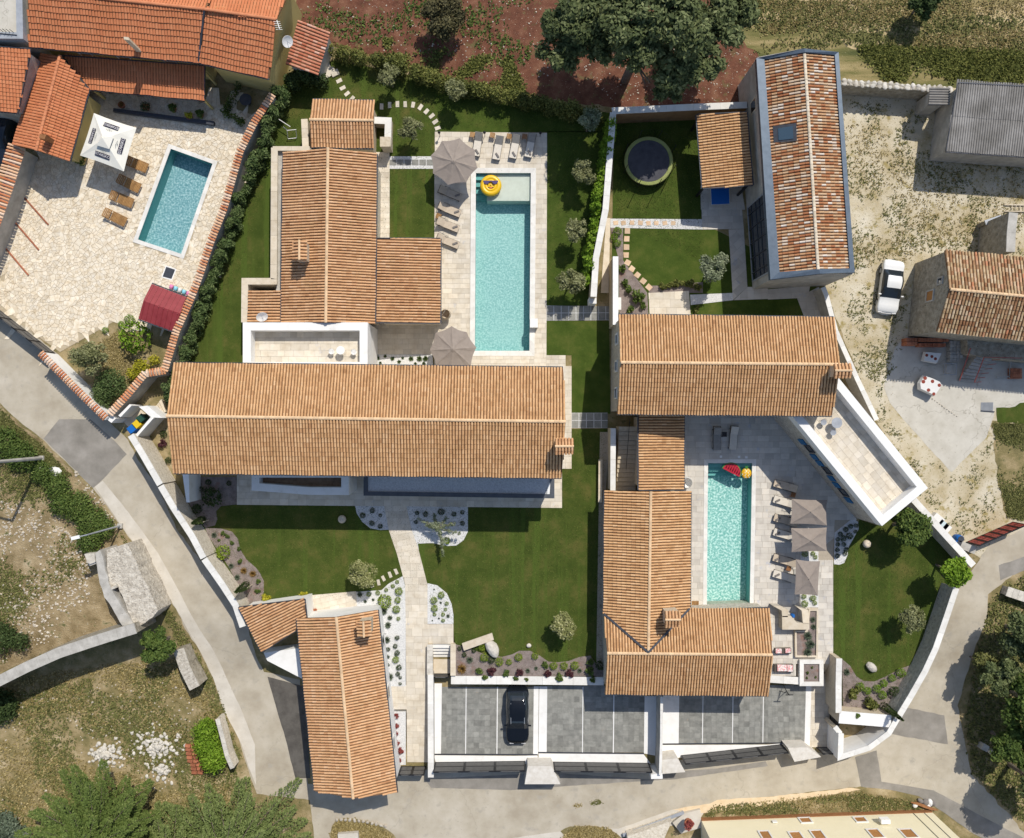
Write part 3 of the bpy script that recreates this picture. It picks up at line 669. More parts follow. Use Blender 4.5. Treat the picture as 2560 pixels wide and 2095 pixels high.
NAMEK = {'box': ('boxwood', 'shrub'), 'dark': ('dark_shrub', 'shrub'), 'lav': ('lavender', 'shrub'), 'grass': ('ornamental_grass', 'plant'), 'red': ('red_barberry', 'shrub'), 'pur': ('purple_shrub', 'shrub'), 'yel': ('golden_shrub', 'shrub'),
         'bro': ('rust_grass', 'plant'), 'gre': ('leafy_shrub', 'shrub'), 'spi': ('spiky_plant', 'plant'), 'var': ('variegated_shrub', 'shrub'), 'lime': ('boxwood', 'shrub'), 'hed': ('hedge_shrub', 'shrub')}
ORD = 'first second third fourth fifth sixth seventh eighth ninth tenth eleventh twelfth thirteenth fourteenth fifteenth sixteenth seventeenth eighteenth nineteenth twentieth'.split()
ORD += ['twenty-' + w for w in ORD[:9]] + ['thirtieth'] + ['thirty-' + w for w in ORD[:9]] + ['fortieth']
def nth(label, i, n): return label if n < 2 else '%s, %s from the top' % (label, ORD[min(i, 39)])
def shrubs(items, kind, label, group, z=None, hs=1.0):
    """items: (u,v,r) in image pixels"""
    items = sorted(items, key=lambda a: a[1])
    for i, (u, v, r) in enumerate(items):
        p = W(u, v, .015 if z is None else z); o = bpy.data.objects.new(NAMEK[kind][0], shrub_mesh(kind, i % 3)); COL.objects.link(o)
        rr = r / FP * ALT; o.location = (p.x, p.y, p.z - .02); o.scale = (rr, rr, rr * hs); o.rotation_euler = (0, 0, random.uniform(0, 6.28))
        tag(o, nth(label, i, len(items)), NAMEK[kind][1], group if len(items) > 1 else None)
def tufts(name, label, poly, n, size, mat, zoff=0., flat=None, mask=None, tall=.8, parent=None):
    P = [G(u, v) if flat is None else W(u, v, flat) for u, v in poly]; P2 = [(p.x, p.y) for p in P]; a = np.array(P2); lo, hi = a.min(0), a.max(0)
    pts = rng.uniform(lo, hi, (int(n * 3), 2)); pts = pts[inpoly(pts, P2)]
    if mask: pts = pts[mask(pts)]
    pts = pts[:n]; n = len(pts)
    if n == 0: return
    m = 4; pts = np.repeat(pts, m, 0) + rng.normal(0, size * .5, (n * m, 2)); n *= m
    z = np.array([zgy(y) for y in pts[:, 1]]) if flat is None else np.full(n, flat)
    a_ = rng.uniform(0, 6.28, n); e = rng.uniform(.2, 1.2, n); L = size * rng.uniform(.5, 1.5, n)
    d = np.stack([np.cos(a_) * np.cos(e), np.sin(a_) * np.cos(e), np.sin(e) * tall], 1) * L[:, None]; b = np.stack([-np.sin(a_), np.cos(a_), np.zeros(n)], 1) * (L * .28)[:, None]
    p = np.concatenate([pts, (z + zoff)[:, None]], 1)
    V = np.stack([p, p + d * .5 - b, p + d, p + d * .5 + b], 1).reshape(-1, 3)
    o = quads(name, V, np.clip(rng.normal(.5, .26, n), 0, 1), mat, parent); return tag(o, label, kind='stuff')
def clumpmask(sc, th, seed=0, st=(1, 1)):
    r_ = np.random.default_rng(seed); K = r_.normal(0, 1, (10, 2)) * sc * np.array(st); ph = r_.uniform(0, 6.28, 10)
    return lambda p: np.sin(p @ K.T + ph).sum(1) / 3 > th + rng.normal(0, .3, len(p))
def hedge(name, label, path, zt, wpx, n, size, mat, cat='hedge', zc=None, group=None):
    P = [W(u, v, zt * .8) for u, v in path]; c = P[len(P) // 2]; root = empty(name, (c.x, c.y, zgy(c.y)), label, cat, group)
    C, Rr = [], []; w = wpx / FP * ALT / 2
    mb = MB()
    for i in range(len(P) - 1):
        L = (P[i + 1] - P[i]).length; m = max(1, int(L / (w * .8)))
        for k in range(m):
            p = P[i].lerp(P[i + 1], (k + random.random()) / m)
            for h in (.3, .72):
                C.append((p.x + random.uniform(-.25, .25) * w, p.y + random.uniform(-.25, .25) * w, zgy(p.y) + zt * h * random.uniform(.85, 1.12))); Rr.append((w * random.uniform(.7, 1.05), w * random.uniform(.7, 1.05), zt * .3))
            mb.tube((p.x, p.y, zgy(p.y) - .05), .03, (p.x + random.uniform(-.2, .2), p.y + random.uniform(-.2, .2), zgy(p.y) + zt * .7), .015, n=5, caps=False)
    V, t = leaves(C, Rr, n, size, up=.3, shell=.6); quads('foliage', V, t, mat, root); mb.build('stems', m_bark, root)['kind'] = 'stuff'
    return root
def rock(name, p, r, mat, seed=0, parent=None, sz=(1, .8, .6), rz=None):
    me_k = ('rock', seed, mat.name)
    if me_k not in SHRUBS:
        bm = bmesh.new(); bmesh.ops.create_icosphere(bm, subdivisions=2, radius=1); rr = random.Random(seed)
        K = [Vector((rr.gauss(0, 1), rr.gauss(0, 1), rr.gauss(0, 1))) * 1.6 for _ in range(5)]
        for v in bm.verts: v.co *= 1 + .13 * sum(math.sin(k.dot(v.co) + i * 2.1) for i, k in enumerate(K)) / 2 + rr.uniform(-.05, .05)
        me = bpy.data.meshes.new(name); bm.to_mesh(me); bm.free(); me.materials.append(mat); SHRUBS[me_k] = me
    o = bpy.data.objects.new(name, SHRUBS[me_k]); COL.objects.link(o)
    o.location = Vector(p) - (wloc(parent) if parent else Vector((0, 0, 0))); o.scale = (r * sz[0], r * sz[1], r * sz[2]); o.rotation_euler = (0, 0, random.uniform(0, 6.28) if rz is None else rz)
    if parent: o.parent = parent
    return o

# ------------------------------------------------------------------ THE SETTING: ground, fields, roads
POOLS = {'a': [(1189, 432), (1328, 432), (1324.5, 878), (1186.5, 878)], 'b': [(1769, 1157), (1881, 1157), (1875, 1516), (1766, 1513)], 'c': [(427, 371), (533, 409), (454, 636), (344, 599.5)]}
holes = [[tuple(W(u, v)[:2]) for u, v in pp] for pp in POOLS.values()]
sheet('ground', [(-14000, -14000), (16000, -14000), (16000, 16000), (-14000, 16000)], -.03, m_dry, holes=holes)
sheet('red_soil_field', [(735, -700), (1960, -700), (1900, 120), (1872, 255), (1535, 268), (1240, 228), (1060, 183), (840, 118), (740, 60)], -.022, m_red, .12)
sheet('dry_terraced_field', [(1875, -700), (3600, -700), (3600, 225), (2560, 222), (2330, 220), (2105, 206), (2000, 150), (1900, 150), (1850, 80)], -.018, m_field, .25)
m_straw = M('mown_straw', [(.3, (.33, .25, .12)), (.5, (.46, .36, .19)), (.7, (.58, .47, .28))], 1.4, specks=[(2.2, .60, (.20, .17, .065), .12), (8, .64, (.62, .54, .38), .06)], bump=.05, bscale=10)
for k, b_ in enumerate((((100, -60), (600, -60), (1060, 20), (1350, 80), (1340, 120), (1000, 100), (600, 70), (300, 50), (120, 40)), ((-120, 85), (0, 95), (250, 140), (560, 180), (900, 190), (1250, 230), (1250, 290), (900, 280), (500, 235), (150, 190), (-120, 175)), ((1700, 60), (1900, 40), (2400, 30), (2400, 340), (1900, 300), (1850, 220), (1720, 180)), ((600, 330), (1100, 360), (1350, 400), (1250, 440), (900, 420), (650, 385)), ((1300, 250), (1700, 290), (2100, 380), (1800, 370), (1300, 300)))): sheet('straw_strip', q(3, 0, *b_), -.010 + .0008 * k, m_straw, .22)
sheet('gravel_yard', [(2080, 206), (2330, 220), (3600, 225), (3600, 1200), (2560, 1330), (2450, 1395), (2380, 1350), (2290, 1250), (2190, 1048), (2060, 720), (2100, 600)], -.014, m_grav, .1)
sheet('rubble_field', [(-900, 700), (0, 1012), (45, 1060), (103, 1102), (232, 1228), (300, 1322), (338, 1370), (372, 1420), (395, 1470), (350, 1560), (0, 1680), (-900, 1950)], -.018, m_rub, .12)
road = [(-700, 400), (0, 770), (145, 885), (265, 1045), (320, 1100), (345, 1150), (395, 1215), (440, 1320), (500, 1400), (560, 1480), (610, 1530), (640, 1640), (660, 1680), (750, 1700), (770, 1960), (990, 1960), (1000, 1925), (1500, 1925), (1660, 1905), (1800, 1885), (2000, 1875), (2100, 1890), (2180, 1865), (2225, 1825), (2245, 1790), (2312, 1680), (2350, 1575), (2395, 1475), (2440, 1412), (2470, 1365), (2560, 1322), (2900, 1180), (2900, 1400), (2560, 1416), (2470, 1486), (2464, 1562), (2440, 1610), (2421, 1676), (2394, 1764), (2410, 1840), (2421, 1900), (2430, 1938), (2560, 2069), (2750, 2260), (2560, 2260), (2511, 2100), (2400, 2025), (2324, 1985), (2152, 1966), (1920, 1992), (1775, 2009), (1680, 2040), (1560, 2084), (1500, 2120), (1200, 2260), (790, 2260), (785, 2095), (774, 2000), (642, 1985), (634, 1963), (604, 1873), (592, 1818), (558, 1776), (534, 1698), (489, 1610), (462, 1572), (453, 1546), (377, 1416), (341, 1368), (302, 1314), (232, 1220), (103, 1096), (45, 1050), (0, 1007), (-700, 640)]
sheet('village_road', road, -.008, m_road, .05)
sheet('road_patch', q(0, 2, (360, 160), (490, 0), (750, 0), (950, 180), (1050, 290), (850, 500), (770, 570)), -.003, m_asph_shade, .02)
sheet('road_strip', q(0, 2, (785, 560), (850, 510), (1000, 690), (1160, 900), (1310, 1110), (1480, 1420), (1650, 1736)) + q(0, 3, (1750, 150), (1880, 420), (2010, 700), (2110, 960), (2120, 1300), (2060, 1150), (2000, 960), (1860, 690), (1770, 420), (1625, 130)) + q(0, 2, (1500, 1640), (1250, 1215), (1130, 1055), (1000, 875)), -.004, m_lane, .015)
sheet('road_patch', q(1, 3, (95, 400), (250, 440), (400, 480), (450, 1240), (325, 1240), (240, 900)), -.003, m_asd, .03)
sheet('road_patch', q(3, 3, (1150, 655), (1460, 720), (1490, 960), (1020, 875)), -.003, m_asph_shade, .03)
sheet('road_patch', q(3, 3, (720, 1065), (900, 1010), (940, 1270), (1370, 1340), (1950, 1650), (2120, 1736), (1900, 1800), (1700, 1700), (1450, 1520), (1250, 1390), (1000, 1335), (770, 1310)), -.003, m_asph_shade, .02)
sheet('road_patch', q(3, 2, (1910, 1210), (2300, 1080), (2300, 1180), (1925, 1335)), -.003, m_asph_shade, .03)
sheet('road_strip', q(2, 3, (0, 1736), (410, 1680), (640, 1640), (880, 1660), (1330, 1500), (1640, 1455), (1560, 1575), (900, 1736)), -.004, m_lane, .03)
sheet('road_strip', q(2, 3, (1330, 1500), (1640, 1450), (1700, 1420), (2120, 1395)) + q(3, 3, (700, 1320), (770, 1335), (400, 1395), (0, 1460)) + q(2, 3, (1600, 1530)), -.003, M('sandy_verge', [(.3, (.62, .47, .29)), (.6, (.68, .545, .37))], 2), .04)
sheet('gate_shade_strip', q(1, 3, (1400, 1250), (2120, 1210)) + q(2, 3, (400, 1200), (1150, 1250), (1250, 1190), (1700, 1160), (2100, 1100), (2120, 1140), (1350, 1250), (1150, 1260), (400, 1310)) + q(1, 3, (2110, 1340), (1450, 1320)), -.003, m_asph_shade, .02)  # dark sheet painting the shade that falls below the gates
sheet('concrete_yard', q(3, 1, (1150, 1050), (1060, 1130), (990, 1330), (960, 1470), (1010, 1600), (1120, 1736)) + q(3, 2, (1200, 90), (1520, 440), (1810, 150), (1870, -20)) + q(3, 1, (1880, 1650), (2500, 1720), (2500, 1000)), -.006, m_slab, .03)
sheet('dry_grass_verge', q(3, 2, (1860, 10), (2300, 60), (2300, 830), (2090, 840), (1980, 800), (1900, 500), (1870, 250)), -.007, m_dry, .2)
sheet('dry_grass_verge', q(3, 1, (2000, 1640), (1890, 1640), (1900, 1760), (2400, 1800), (2400, 1500)), -.005, m_lawn, .1)
sheet('dry_grass_island', smoothp(q(1, 3, (620, 1736), (640, 1620), (720, 1570), (900, 1590), (1060, 1650), (1160, 1740), (1100, 1850), (700, 1850)), 3), -.004, m_dry, .05)
sheet('dry_grass_island', q(2, 3, (400, 1680), (480, 1640), (640, 1630), (820, 1670), (910, 1736), (800, 1800), (500, 1800)), -.002, m_dry, .06)
sheet('woodland_floor', [(2466, 1560), (2475, 1490), (2560, 1425), (3600, 1300), (3600, 2600), (2800, 2300), (2560, 2080), (2432, 1938), (2412, 1840), (2398, 1764), (2425, 1676), (2445, 1610)], -.004, m_dry, .12)
sheet('yard_soil', [(140, 890), (300, 790), (345, 775), (450, 830), (405, 930), (362, 940), (265, 1040)], -.006, m_dry, .05)
# lawns
sheet('lawn', [(690, 215), (835, 150), (1087, 200), (1087, 886), (430, 940), (470, 860), (545, 640), (600, 480), (640, 400)], .0, m_lawn)
sheet('lawn', [(1087, 200), (1535, 285), (1530, 330), (1087, 330)], .0, m_lawnb)
sheet('lawn', [(1367, 328), (1530, 328), (1513, 524), (1484, 740), (1484, 764), (1366, 764)], .0, m_lawnb)
sheet('lawn', [(1366, 802), (1523, 802), (1526, 1034), (1429, 1034), (1429, 888), (1366, 888)], .0, m_lawnb)
sheet('lawn', [(1535, 285), (1760, 300), (1760, 660), (1800, 780), (1545, 800), (1530, 640)], .0, m_lawnb)
sheet('lawn', [(1760, 560), (2040, 700), (2040, 800), (1545, 800), (1700, 660)], -.002, m_lawnb)
GAR = [(455, 1190), (592, 1240), (592, 1262), (1405, 1262), (1405, 1172), (1429, 1172), (1429, 1072), (1519, 1072), (1512, 1230), (1512, 1690), (1138, 1690), (1138, 1612), (1130, 1550), (1076, 1545), (1074, 1470), (1010, 1470), (900, 1485), (770, 1500), (640, 1520), (595, 1505), (545, 1420), (490, 1320)]
o = prism('lawn', [W(u, v)[:2] for u, v in GAR], -1.0, .0, m_lawn); tag(o, kind='structure')
LEA = q(3, 2, (540, 1190), (660, 1100), (760, 830), (900, 880), (1200, 690), (1620, 1200), (1560, 1400), (1440, 1560), (1390, 1736)) + q(3, 3, (1260, 330), (1080, 560), (1000, 700), (940, 720), (620, 690), (615, 260), (540, 250), (540, 0))
o = prism('lawn', [W(u, v)[:2] for u, v in LEA], -1.0, .0, m_lawn); tag(o, kind='structure')
def zpath(y):
    v = 1047.5 - y * FP / ALT; t = min(1, max(0, (v - 1590) / 325)); return .02 - .9 * t
# planting beds
def bed(name, pts, mat, dz=.015, zf=None, sm=True):
    pts = smoothp(pts, 4) if sm else pts
    P = [W(u, v) for u, v in pts]
    if zf: P = [W(u, v, zf(W(u, v).y)) for u, v in pts]
    V, F = prismdata([p[:2] for p in P], -.9 if zf is None else -1.4, [zf(p.y) + dz for p in P] if zf else dz)
    o = mesh(name, V, F, mat); return tag(o, kind='structure')
bed('gravel_bed', q(1, 2, (1215, 1300), (1100, 1360), (1040, 1415), (830, 1430), (835, 1560), (1010, 1560), (1030, 1736)) + q(1, 3, (1090, 60), (1240, 60)) + q(1, 2, (1240, 1400)), m_wgr, sm=False)
bed('gravel_bed', q(1, 3, (1020, 50), (1240, 50), (1240, 250), (1240, 480), (1090, 480), (1060, 250)), m_wgr, zf=zpath, sm=False)
bed('gravel_bed', q(1, 3, (1100, 690), (1240, 690), (1240, 900), (1240, 1130), (1140, 1130), (1120, 900)), m_wgr, zf=zpath, sm=False)
bed('gravel_bed', q(1, 2, (1420, 1358), (1500, 1375), (1580, 1440), (1620, 1530), (1635, 1620), (1635, 1695), (1420, 1695)), m_wgr, sm=False)
bed('gravel_bed', q(1, 2, (820, 715), (1060, 715), (1105, 915), (1030, 918), (950, 905), (880, 850), (835, 780)), m_wgr, sm=False)
bed('gravel_bed', q(1, 2, (1245, 720), (1755, 725), (1755, 930), (1720, 1000), (1660, 1045), (1590, 1050), (1460, 1025), (1340, 1030), (1350, 1095), (1310, 1060), (1280, 920)), m_wgr, sm=False)
bed('gravel_bed', q(1, 1, (965, 1200), (1460, 1200), (1470, 1320), (930, 1320)), m_wgr, .03, sm=False)
bed('gravel_bed', q(3, 2, (550, 940), (700, 820), (745, 850), (750, 910), (700, 1000), (665, 1060), (660, 1120), (630, 1190), (590, 1205), (545, 1200)), m_wgr, .02, sm=False)
bed('gravel_bed', q(3, 2, (265, 1095), (415, 1095), (415, 1175), (265, 1175)), m_wgr, .07, sm=False)
bed('gravel_bed', q(3, 2, (268, 1455), (415, 1455), (415, 1555), (268, 1555)), m_wgr, .07, sm=False)
bed('mulch_bed', q(0, 2, (1560, 480), (1960, 480), (1960, 705), (1830, 720), (1790, 760), (1800, 830), (1780, 880), (1700, 900), (1640, 820), (1560, 690)), m_bed, sm=False)
bed('mulch_bed', q(0, 2, (1700, 900), (1830, 905), (1920, 930), (1970, 990), (1990, 1080), (2040, 1160), (2120, 1230)) + q(1, 2, (30, 1270), (65, 1340), (65, 1430), (30, 1540)) + q(0, 2, (2040, 1530), (1960, 1350), (1880, 1200), (1800, 1080), (1720, 960)), m_bed, sm=False)
bed('mulch_bed', q(1, 3, (1650, 130), (1720, 150), (1900, 215), (2040, 235), (2120, 215)) + q(2, 3, (60, 185), (150, 185), (230, 225), (300, 275), (380, 280), (470, 270), (560, 235), (650, 225), (700, 300), (760, 330), (760, 395), (0, 395)) + q(1, 3, (1650, 390)), m_bed, .03, sm=False)
bed('mulch_bed', q(3, 3, (615, 255), (680, 310), (730, 395), (790, 435), (880, 440), (980, 395), (1080, 340), (1190, 300), (1080, 560), (980, 690), (620, 690)), m_bed, sm=False)
bed('mulch_bed', q(2, 1, (815, 150), (920, 155), (920, 420), (1120, 690), (1130, 870), (890, 870), (880, 400)), m_bed, sm=False)
bed('mulch_bed', q(2, 1, (1150, 630), (1230, 630), (1580, 600), (1580, 690), (1130, 690)), m_bed, sm=False)
sheet('stone_kerb_strip', q(2, 1, (780, 70), (815, 70), (800, 690), (735, 690)), .012, m_capc)
sheet('earth_strip', [(1500, 1080), (1525, 1080), (1512, 1260), (1512, 1700), (1490, 1700), (1497, 1260)], .012, m_joint, flat=0.)

# ------------------------------------------------------------------ paving
UP, LO = .02, -.88
paving('pool_deck', [[(1087, 329), (1367.5, 332), (1367.5, 423), (1087, 423)], [(1086, 423), (1176, 423), (1174, 920), (1086, 920)], [(1337, 423), (1367.5, 423), (1366, 920), (1335, 920)], [(1174, 887), (1335, 887), (1335, 920), (1174, 920)]], m_pave, UP, label='cream stone slabs round the long pool')
paving('patio', [[(930, 808), (1086, 808), (1086, 886), (930, 886)], [(937, 380), (974, 380), (974, 596), (937, 596)], [(1366, 888), (1414, 888), (1414, 920), (1366, 920)]], m_pave, UP, label='cream stone slabs between house and lawn')
paving('house_terrace', [[(592, 1175), (1405, 1175), (1405, 1270), (592, 1262)], [(1400, 915), (1429, 915), (1429, 1172), (1400, 1172)]], m_pave, UP + .004, rowh=.5, lmin=.6, lmax=1.0, label='cream stone slabs along the front of the long house')
paving('garden_path', [q(1, 2, (1060, 715), (1245, 720), (1290, 920), (1100, 920)), q(1, 2, (1100, 920), (1290, 920), (1345, 1075), (1165, 1110)), q(1, 2, (1165, 1110), (1345, 1075), (1420, 1370), (1235, 1370)), q(1, 2, (1235, 1370), (1420, 1370), (1420, 1700), (1240, 1700)), q(1, 2, (1240, 1700), (1635, 1697), (1635, 1736), (1240, 1736)), q(1, 3, (1240, 0), (1635, 0), (1635, 65), (1240, 65))], m_pave, UP + .008, rowh=.55, lmin=.5, lmax=.9, label='cream stone slabs of the path from the long house')
paving('sloping_path', [q(1, 3, (1240, 65), (1430, 65), (1425, 560), (1240, 560)), q(1, 3, (1240, 560), (1425, 560), (1415, 1145), (1240, 1145)), q(1, 3, (1090, 480), (1240, 480), (1240, 690), (1110, 690))], m_pave, UP, rowh=.55, zfun=zpath, label='cream stone slabs of the path sloping to the street gate')
paving('steps_landing', [q(1, 3, (1430, 65), (1635, 65), (1635, 130), (1430, 130))], m_pave, UP + .004, rowh=.55)
paving('side_terrace', [q(1, 2, (425, 1460), (830, 1425), (835, 1545), (430, 1640))], m_pave, UP, rowh=.5, label='cream stone slabs behind the small house')
paving('pool_terrace', [[(1700, 1030), (2000, 1030), (1990, 1148), (1700, 1148)], [(1990, 1030), (2060, 1100), (2142, 1300), (1990, 1300)], [(1888, 1148), (1990, 1148), (1990, 1530), (1885, 1530)], [(1700, 1148), (1760, 1148), (1757, 1530), (1700, 1530)], [(1990, 1300), (2142, 1300), (2085, 1345), (2083, 1400), (1990, 1400)], [(1990, 1400), (2083, 1400), (2083, 1660), (1990, 1660)]], m_pavg, UP, rowh=.5, lmin=.5, lmax=1.0, label='grey stone slabs round the short pool')
paving('seating_patio', [[(1925, 1530), (1990, 1530), (1990, 1690), (1925, 1690)]], m_pavg, UP, rowh=.5)
paving('east_path', [g(1880, 1420, 6.2, (1120, 1640), (1230, 1640), (1230, 1750), (1120, 1750)), q(3, 3, (350, 440), (465, 440), (460, 985), (345, 985)), q(3, 3, (465, 380), (510, 380), (510, 985), (460, 985))], m_pave, LO, rowh=.5, label='cream stone slabs beside the short car park')
paving('small_house_patio', [q(2, 1, (1130, 690), (1465, 672), (1480, 880), (1140, 880))], m_pave, UP, rowh=.6, lmin=.8, lmax=1.2)
paving('annex_patio', [q(2, 1, (1570, 0), (1905, 0), (1920, 160), (1575, 165)), q(2, 1, (1795, 165), (1920, 160), (1950, 640), (1830, 750))], m_pavg, UP, rowh=.6, lmin=.7, lmax=1.2, label='grey stone slabs in front of the zinc framed house')
paving('annex_patio', [q(2, 0, (1560, 1540), (1900, 1540), (1930, 1736), (1565, 1736)), q(2, 1, (1835, 750), (1950, 640), (2120, 640), (2120, 740)), q(3, 1, (0, 660), (350, 630), (330, 730), (0, 745)), q(3, 1, (240, 730), (420, 640), (540, 900), (300, 890))], m_pavg, UP, rowh=.6, lmin=.7, lmax=1.2)
for rc, nm, lb in ((q(2, 1, (285, 795), (805, 800), (805, 915), (285, 918)), 'slab_path', 'two rows of grey slabs crossing the grass beside the long pool'), ([(1429, 1032), (1519, 1032), (1519, 1070), (1429, 1070)], 'slab_path', 'two rows of grey slabs between the long house and the east house')):
    paving(nm, [rc], m_slate, UP, rowh=.62, square=.62, gap=.03, joint=m_wgr, label=lb)
paving('slab_path', [[(973, 398), (1087, 398), (1087, 414), (973, 414)]], m_slate, UP + .005, rowh=.53, square=.62, gap=.03, joint=m_wgr, label='single row of grey slabs in white gravel by the first parasol')
sheet('gravel_strip', [(973, 391), (1087, 391), (1087, 422), (973, 422)], .014, m_wgr)
sheet('gravel_strip', q(2, 1, (815, 75), (1580, 80), (1580, 165), (815, 150)), .014, m_wgr)
sheet('gravel_strip', q(2, 1, (1475, 705), (1830, 690), (1830, 750), (1480, 790)), .014, m_wgr)
for pts, nm in ((q(1, 3, (1540, 485), (2120, 485), (2120, 1040), (1532, 1040)), 'car_park'), ([(1279, 1717), (1336, 1717), (1333, 1885), (1279, 1885)], 'car_park'), (q(2, 3, (292, 475), (1105, 475), (1098, 1028), (287, 1025)), 'car_park'), (q(2, 3, (1385, 540), (2120, 540), (2120, 955), (1380, 955)), 'car_park'), (q(3, 3, (0, 470), (315, 470), (300, 945), (0, 955)), 'car_park')):
    Wp = [(u, v) for u, v in pts]
    paving(nm, [Wp], m_slate, LO, rowh=.455, square=.46, gap=.004, joint=m_sjoint, label=None)
for x0, x1, y0, y1 in ((1165, 1167, 1717, 1885), (1243, 1245.5, 1717, 1885), (1457, 1459, 1717, 1881), (1534, 1536.5, 1735, 1882), (1757, 1759, 1738, 1859), (1832, 1834, 1738, 1859), (1908, 1910, 1738, 1858)):
    sheet('parking_line', [(x0 - .5, y0), (x1 - .5, y0), (x1 - 2, y1), (x0 - 2, y1)], .008, m_white, flat=LO)
for pts in (q(1, 3, (1470, 455), (1540, 455), (1532, 1040), (1475, 1040)), q(2, 3, (180, 480), (222, 480), (215, 1045), (175, 1045)), q(2, 3, (226, 480), (292, 480), (287, 1025), (218, 1025)), q(2, 3, (1098, 560), (1232, 560), (1222, 1060), (1092, 1035)), q(2, 3, (1250, 545), (1385, 545), (1380, 955), (1240, 955)), q(3, 3, (315, 460), (360, 460), (345, 985), (300, 985))):
    sheet('white_kerb_strip', pts, .012, m_white, flat=LO)
for pts in (q(1, 3, (1475, 1050), (2120, 1055), (2120, 1120), (1490, 1120)) + q(2, 3, (0, 1120), (215, 1120), (215, 1052), (0, 1055))[:0], q(2, 3, (0, 1055), (213, 1052), (213, 1125), (0, 1120)), q(2, 3, (220, 1035), (1090, 1042), (1150, 1120), (220, 1120)), q(2, 3, (1240, 965), (2120, 962), (2110, 1000), (1400, 1070), (1235, 1080)), q(3, 3, (0, 962), (250, 940), (345, 985), (170, 990), (0, 1010))):
    sheet('white_gate_apron', pts, .010, m_white, flat=LO)
for a, b in (((1085, 1885.5), (1344, 1886.5)), ((1346, 1881), (1610, 1884)), ((1654, 1860), (1990, 1857))):
    A, B = W(*a, LO + .02), W(*b, LO + .02); o = bar(None, A, B, .09, .03, m_gut, 'drain_channel'); tag(o, kind='structure')
# crazy paving of the neighbour's yard: every stone a cell
YARD = [(215, 225), (330, 235), (560, 262), (640, 290), (600, 380), (562, 524), (497, 693), (440, 805), (350, 790), (300, 795), (150, 880), (-120, 690), (-60, 640), (20, 560), (95, 400)]
yr = empty('crazy_paved_yard', W(250, 500)); yr['kind'] = 'structure'; yr['label'] = 'cream crazy paving round the neighbour pool'
YP = [tuple(W(u, v)[:2]) for u, v in YARD]
sheet('paving_mortar', YARD, .004, m_cjoint, holes=[holes[2]], parent=yr, kind=None)
pc = [tuple(W(u, v)[:2]) for u, v in g(0, 0, 1, (418, 360), (545, 405), (460, 650), (333, 607))]
cells = [c for c in voronoi_cells(YP, 3300, 0, .012) if not inpoly(np.array([np.mean(c, 0)]), pc)[0] and abs(area2(c)) < .9]
cells.sort(key=lambda c: -abs(area2(c)) * (1 if np.mean(c, 0)[0] > -42 else .01))
lay(yr, cells, .03, .03, m_crazy, 300, name='paving_stone')
# stepping stones
def stones(name, label, pts, w, l, mat, z=.03, th=.05):
    root = empty(name, W(*pts[0][:2])); root['kind'] = 'structure'; root['label'] = label
    for u, v, a in pts:
        p = W(u, v, z); P = [(x * w / 2 * random.uniform(.85, 1.08), y * l / 2 * random.uniform(.88, 1.08)) for x, y in ((-1, -1), (1, -1), (1, 1), (-1, 1))]
        cs, sn = math.cos(R(a)), math.sin(R(a)); P = [(p.x + x * cs - y * sn, p.y + x * sn + y * cs) for x, y in P]
        prism('stepping_stone', P, -.05, z + random.uniform(0, .015), mat, root)
def qa(c, r, *l): return [(*q(c, r, (x, y))[0], a) for x, y, a in l]
stones('stepping_stone_path', 'curve of pale stepping stones in the north lawn', qa(1, 0, (688, 668, 115), (718, 727, 118), (755, 775, 128), (797, 815, 140), (1040, 880, 0), (1107, 870, 0), (1170, 862, 0), (1235, 862, 0), (1300, 866, -10), (1362, 888, -35), (1412, 922, -42), (1455, 960, -50), (1485, 1008, -55), (1505, 1060, -70)), .30, .50, m_step)
stones('stepping_stone_path', 'curve of square ochre stepping stones round the small east lawn', qa(2, 1, (955, 177, 0), (951, 243, 0), (949, 310, 0), (946, 376, 0), (958, 438, 62), (994, 490, 55), (1040, 542, 52), (1086, 592, 50), (1133, 643, 45)), .46, .46, m_stepo)
stones('stepping_stone_path', 'few pale stepping stones beside the variegated shrub', qa(1, 2, (960, 1368, 12), (1015, 1352, 15), (1055, 1318, 28), (1110, 1287, 22), (1160, 1262, 25)), .26, .5, m_step)
stones('stepping_stone_path', 'ochre stones set in the gravel strip', qa(2, 1, (860, 110, 5), (925, 110, 10), (995, 108, 0), (1065, 110, -5), (1130, 112, 5), (1195, 112, 0), (1265, 112, 8), (1335, 112, 0)), .40, .36, m_stepo, z=.03)

# ------------------------------------------------------------------ pools
def water_mat(name, col, rough=.02, scale=3.):
    m = bpy.data.materials.new(name); m.use_nodes = True; N = m.node_tree.nodes; L = m.node_tree.links; N.remove(N['Principled BSDF'])
    t = N.new('ShaderNodeBsdfTransparent'); t.inputs[0].default_value = (*col, 1); gl = N.new('ShaderNodeBsdfGlossy'); gl.inputs['Roughness'].default_value = rough
    fr = N.new('ShaderNodeFresnel'); fr.inputs['IOR'].default_value = 1.33; mx = N.new('ShaderNodeMixShader')
    n = N.new('ShaderNodeTexNoise'); n.inputs['Scale'].default_value = scale; n.inputs['Detail'].default_value = 3; geo = N.new('ShaderNodeNewGeometry'); L.new(geo.outputs['Position'], n.inputs['Vector'])
    b = N.new('ShaderNodeBump'); b.inputs['Distance'].default_value = .03; L.new(n.outputs['Fac'], b.inputs['Height'])
    for k in (gl, fr): L.new(b.outputs[0], k.inputs['Normal'])
    L.new(fr.outputs[0], mx.inputs[0]); L.new(t.outputs[0], mx.inputs[1]); L.new(gl.outputs[0], mx.inputs[2]); L.new(mx.outputs[0], N['Material Output'].inputs[0]); return m
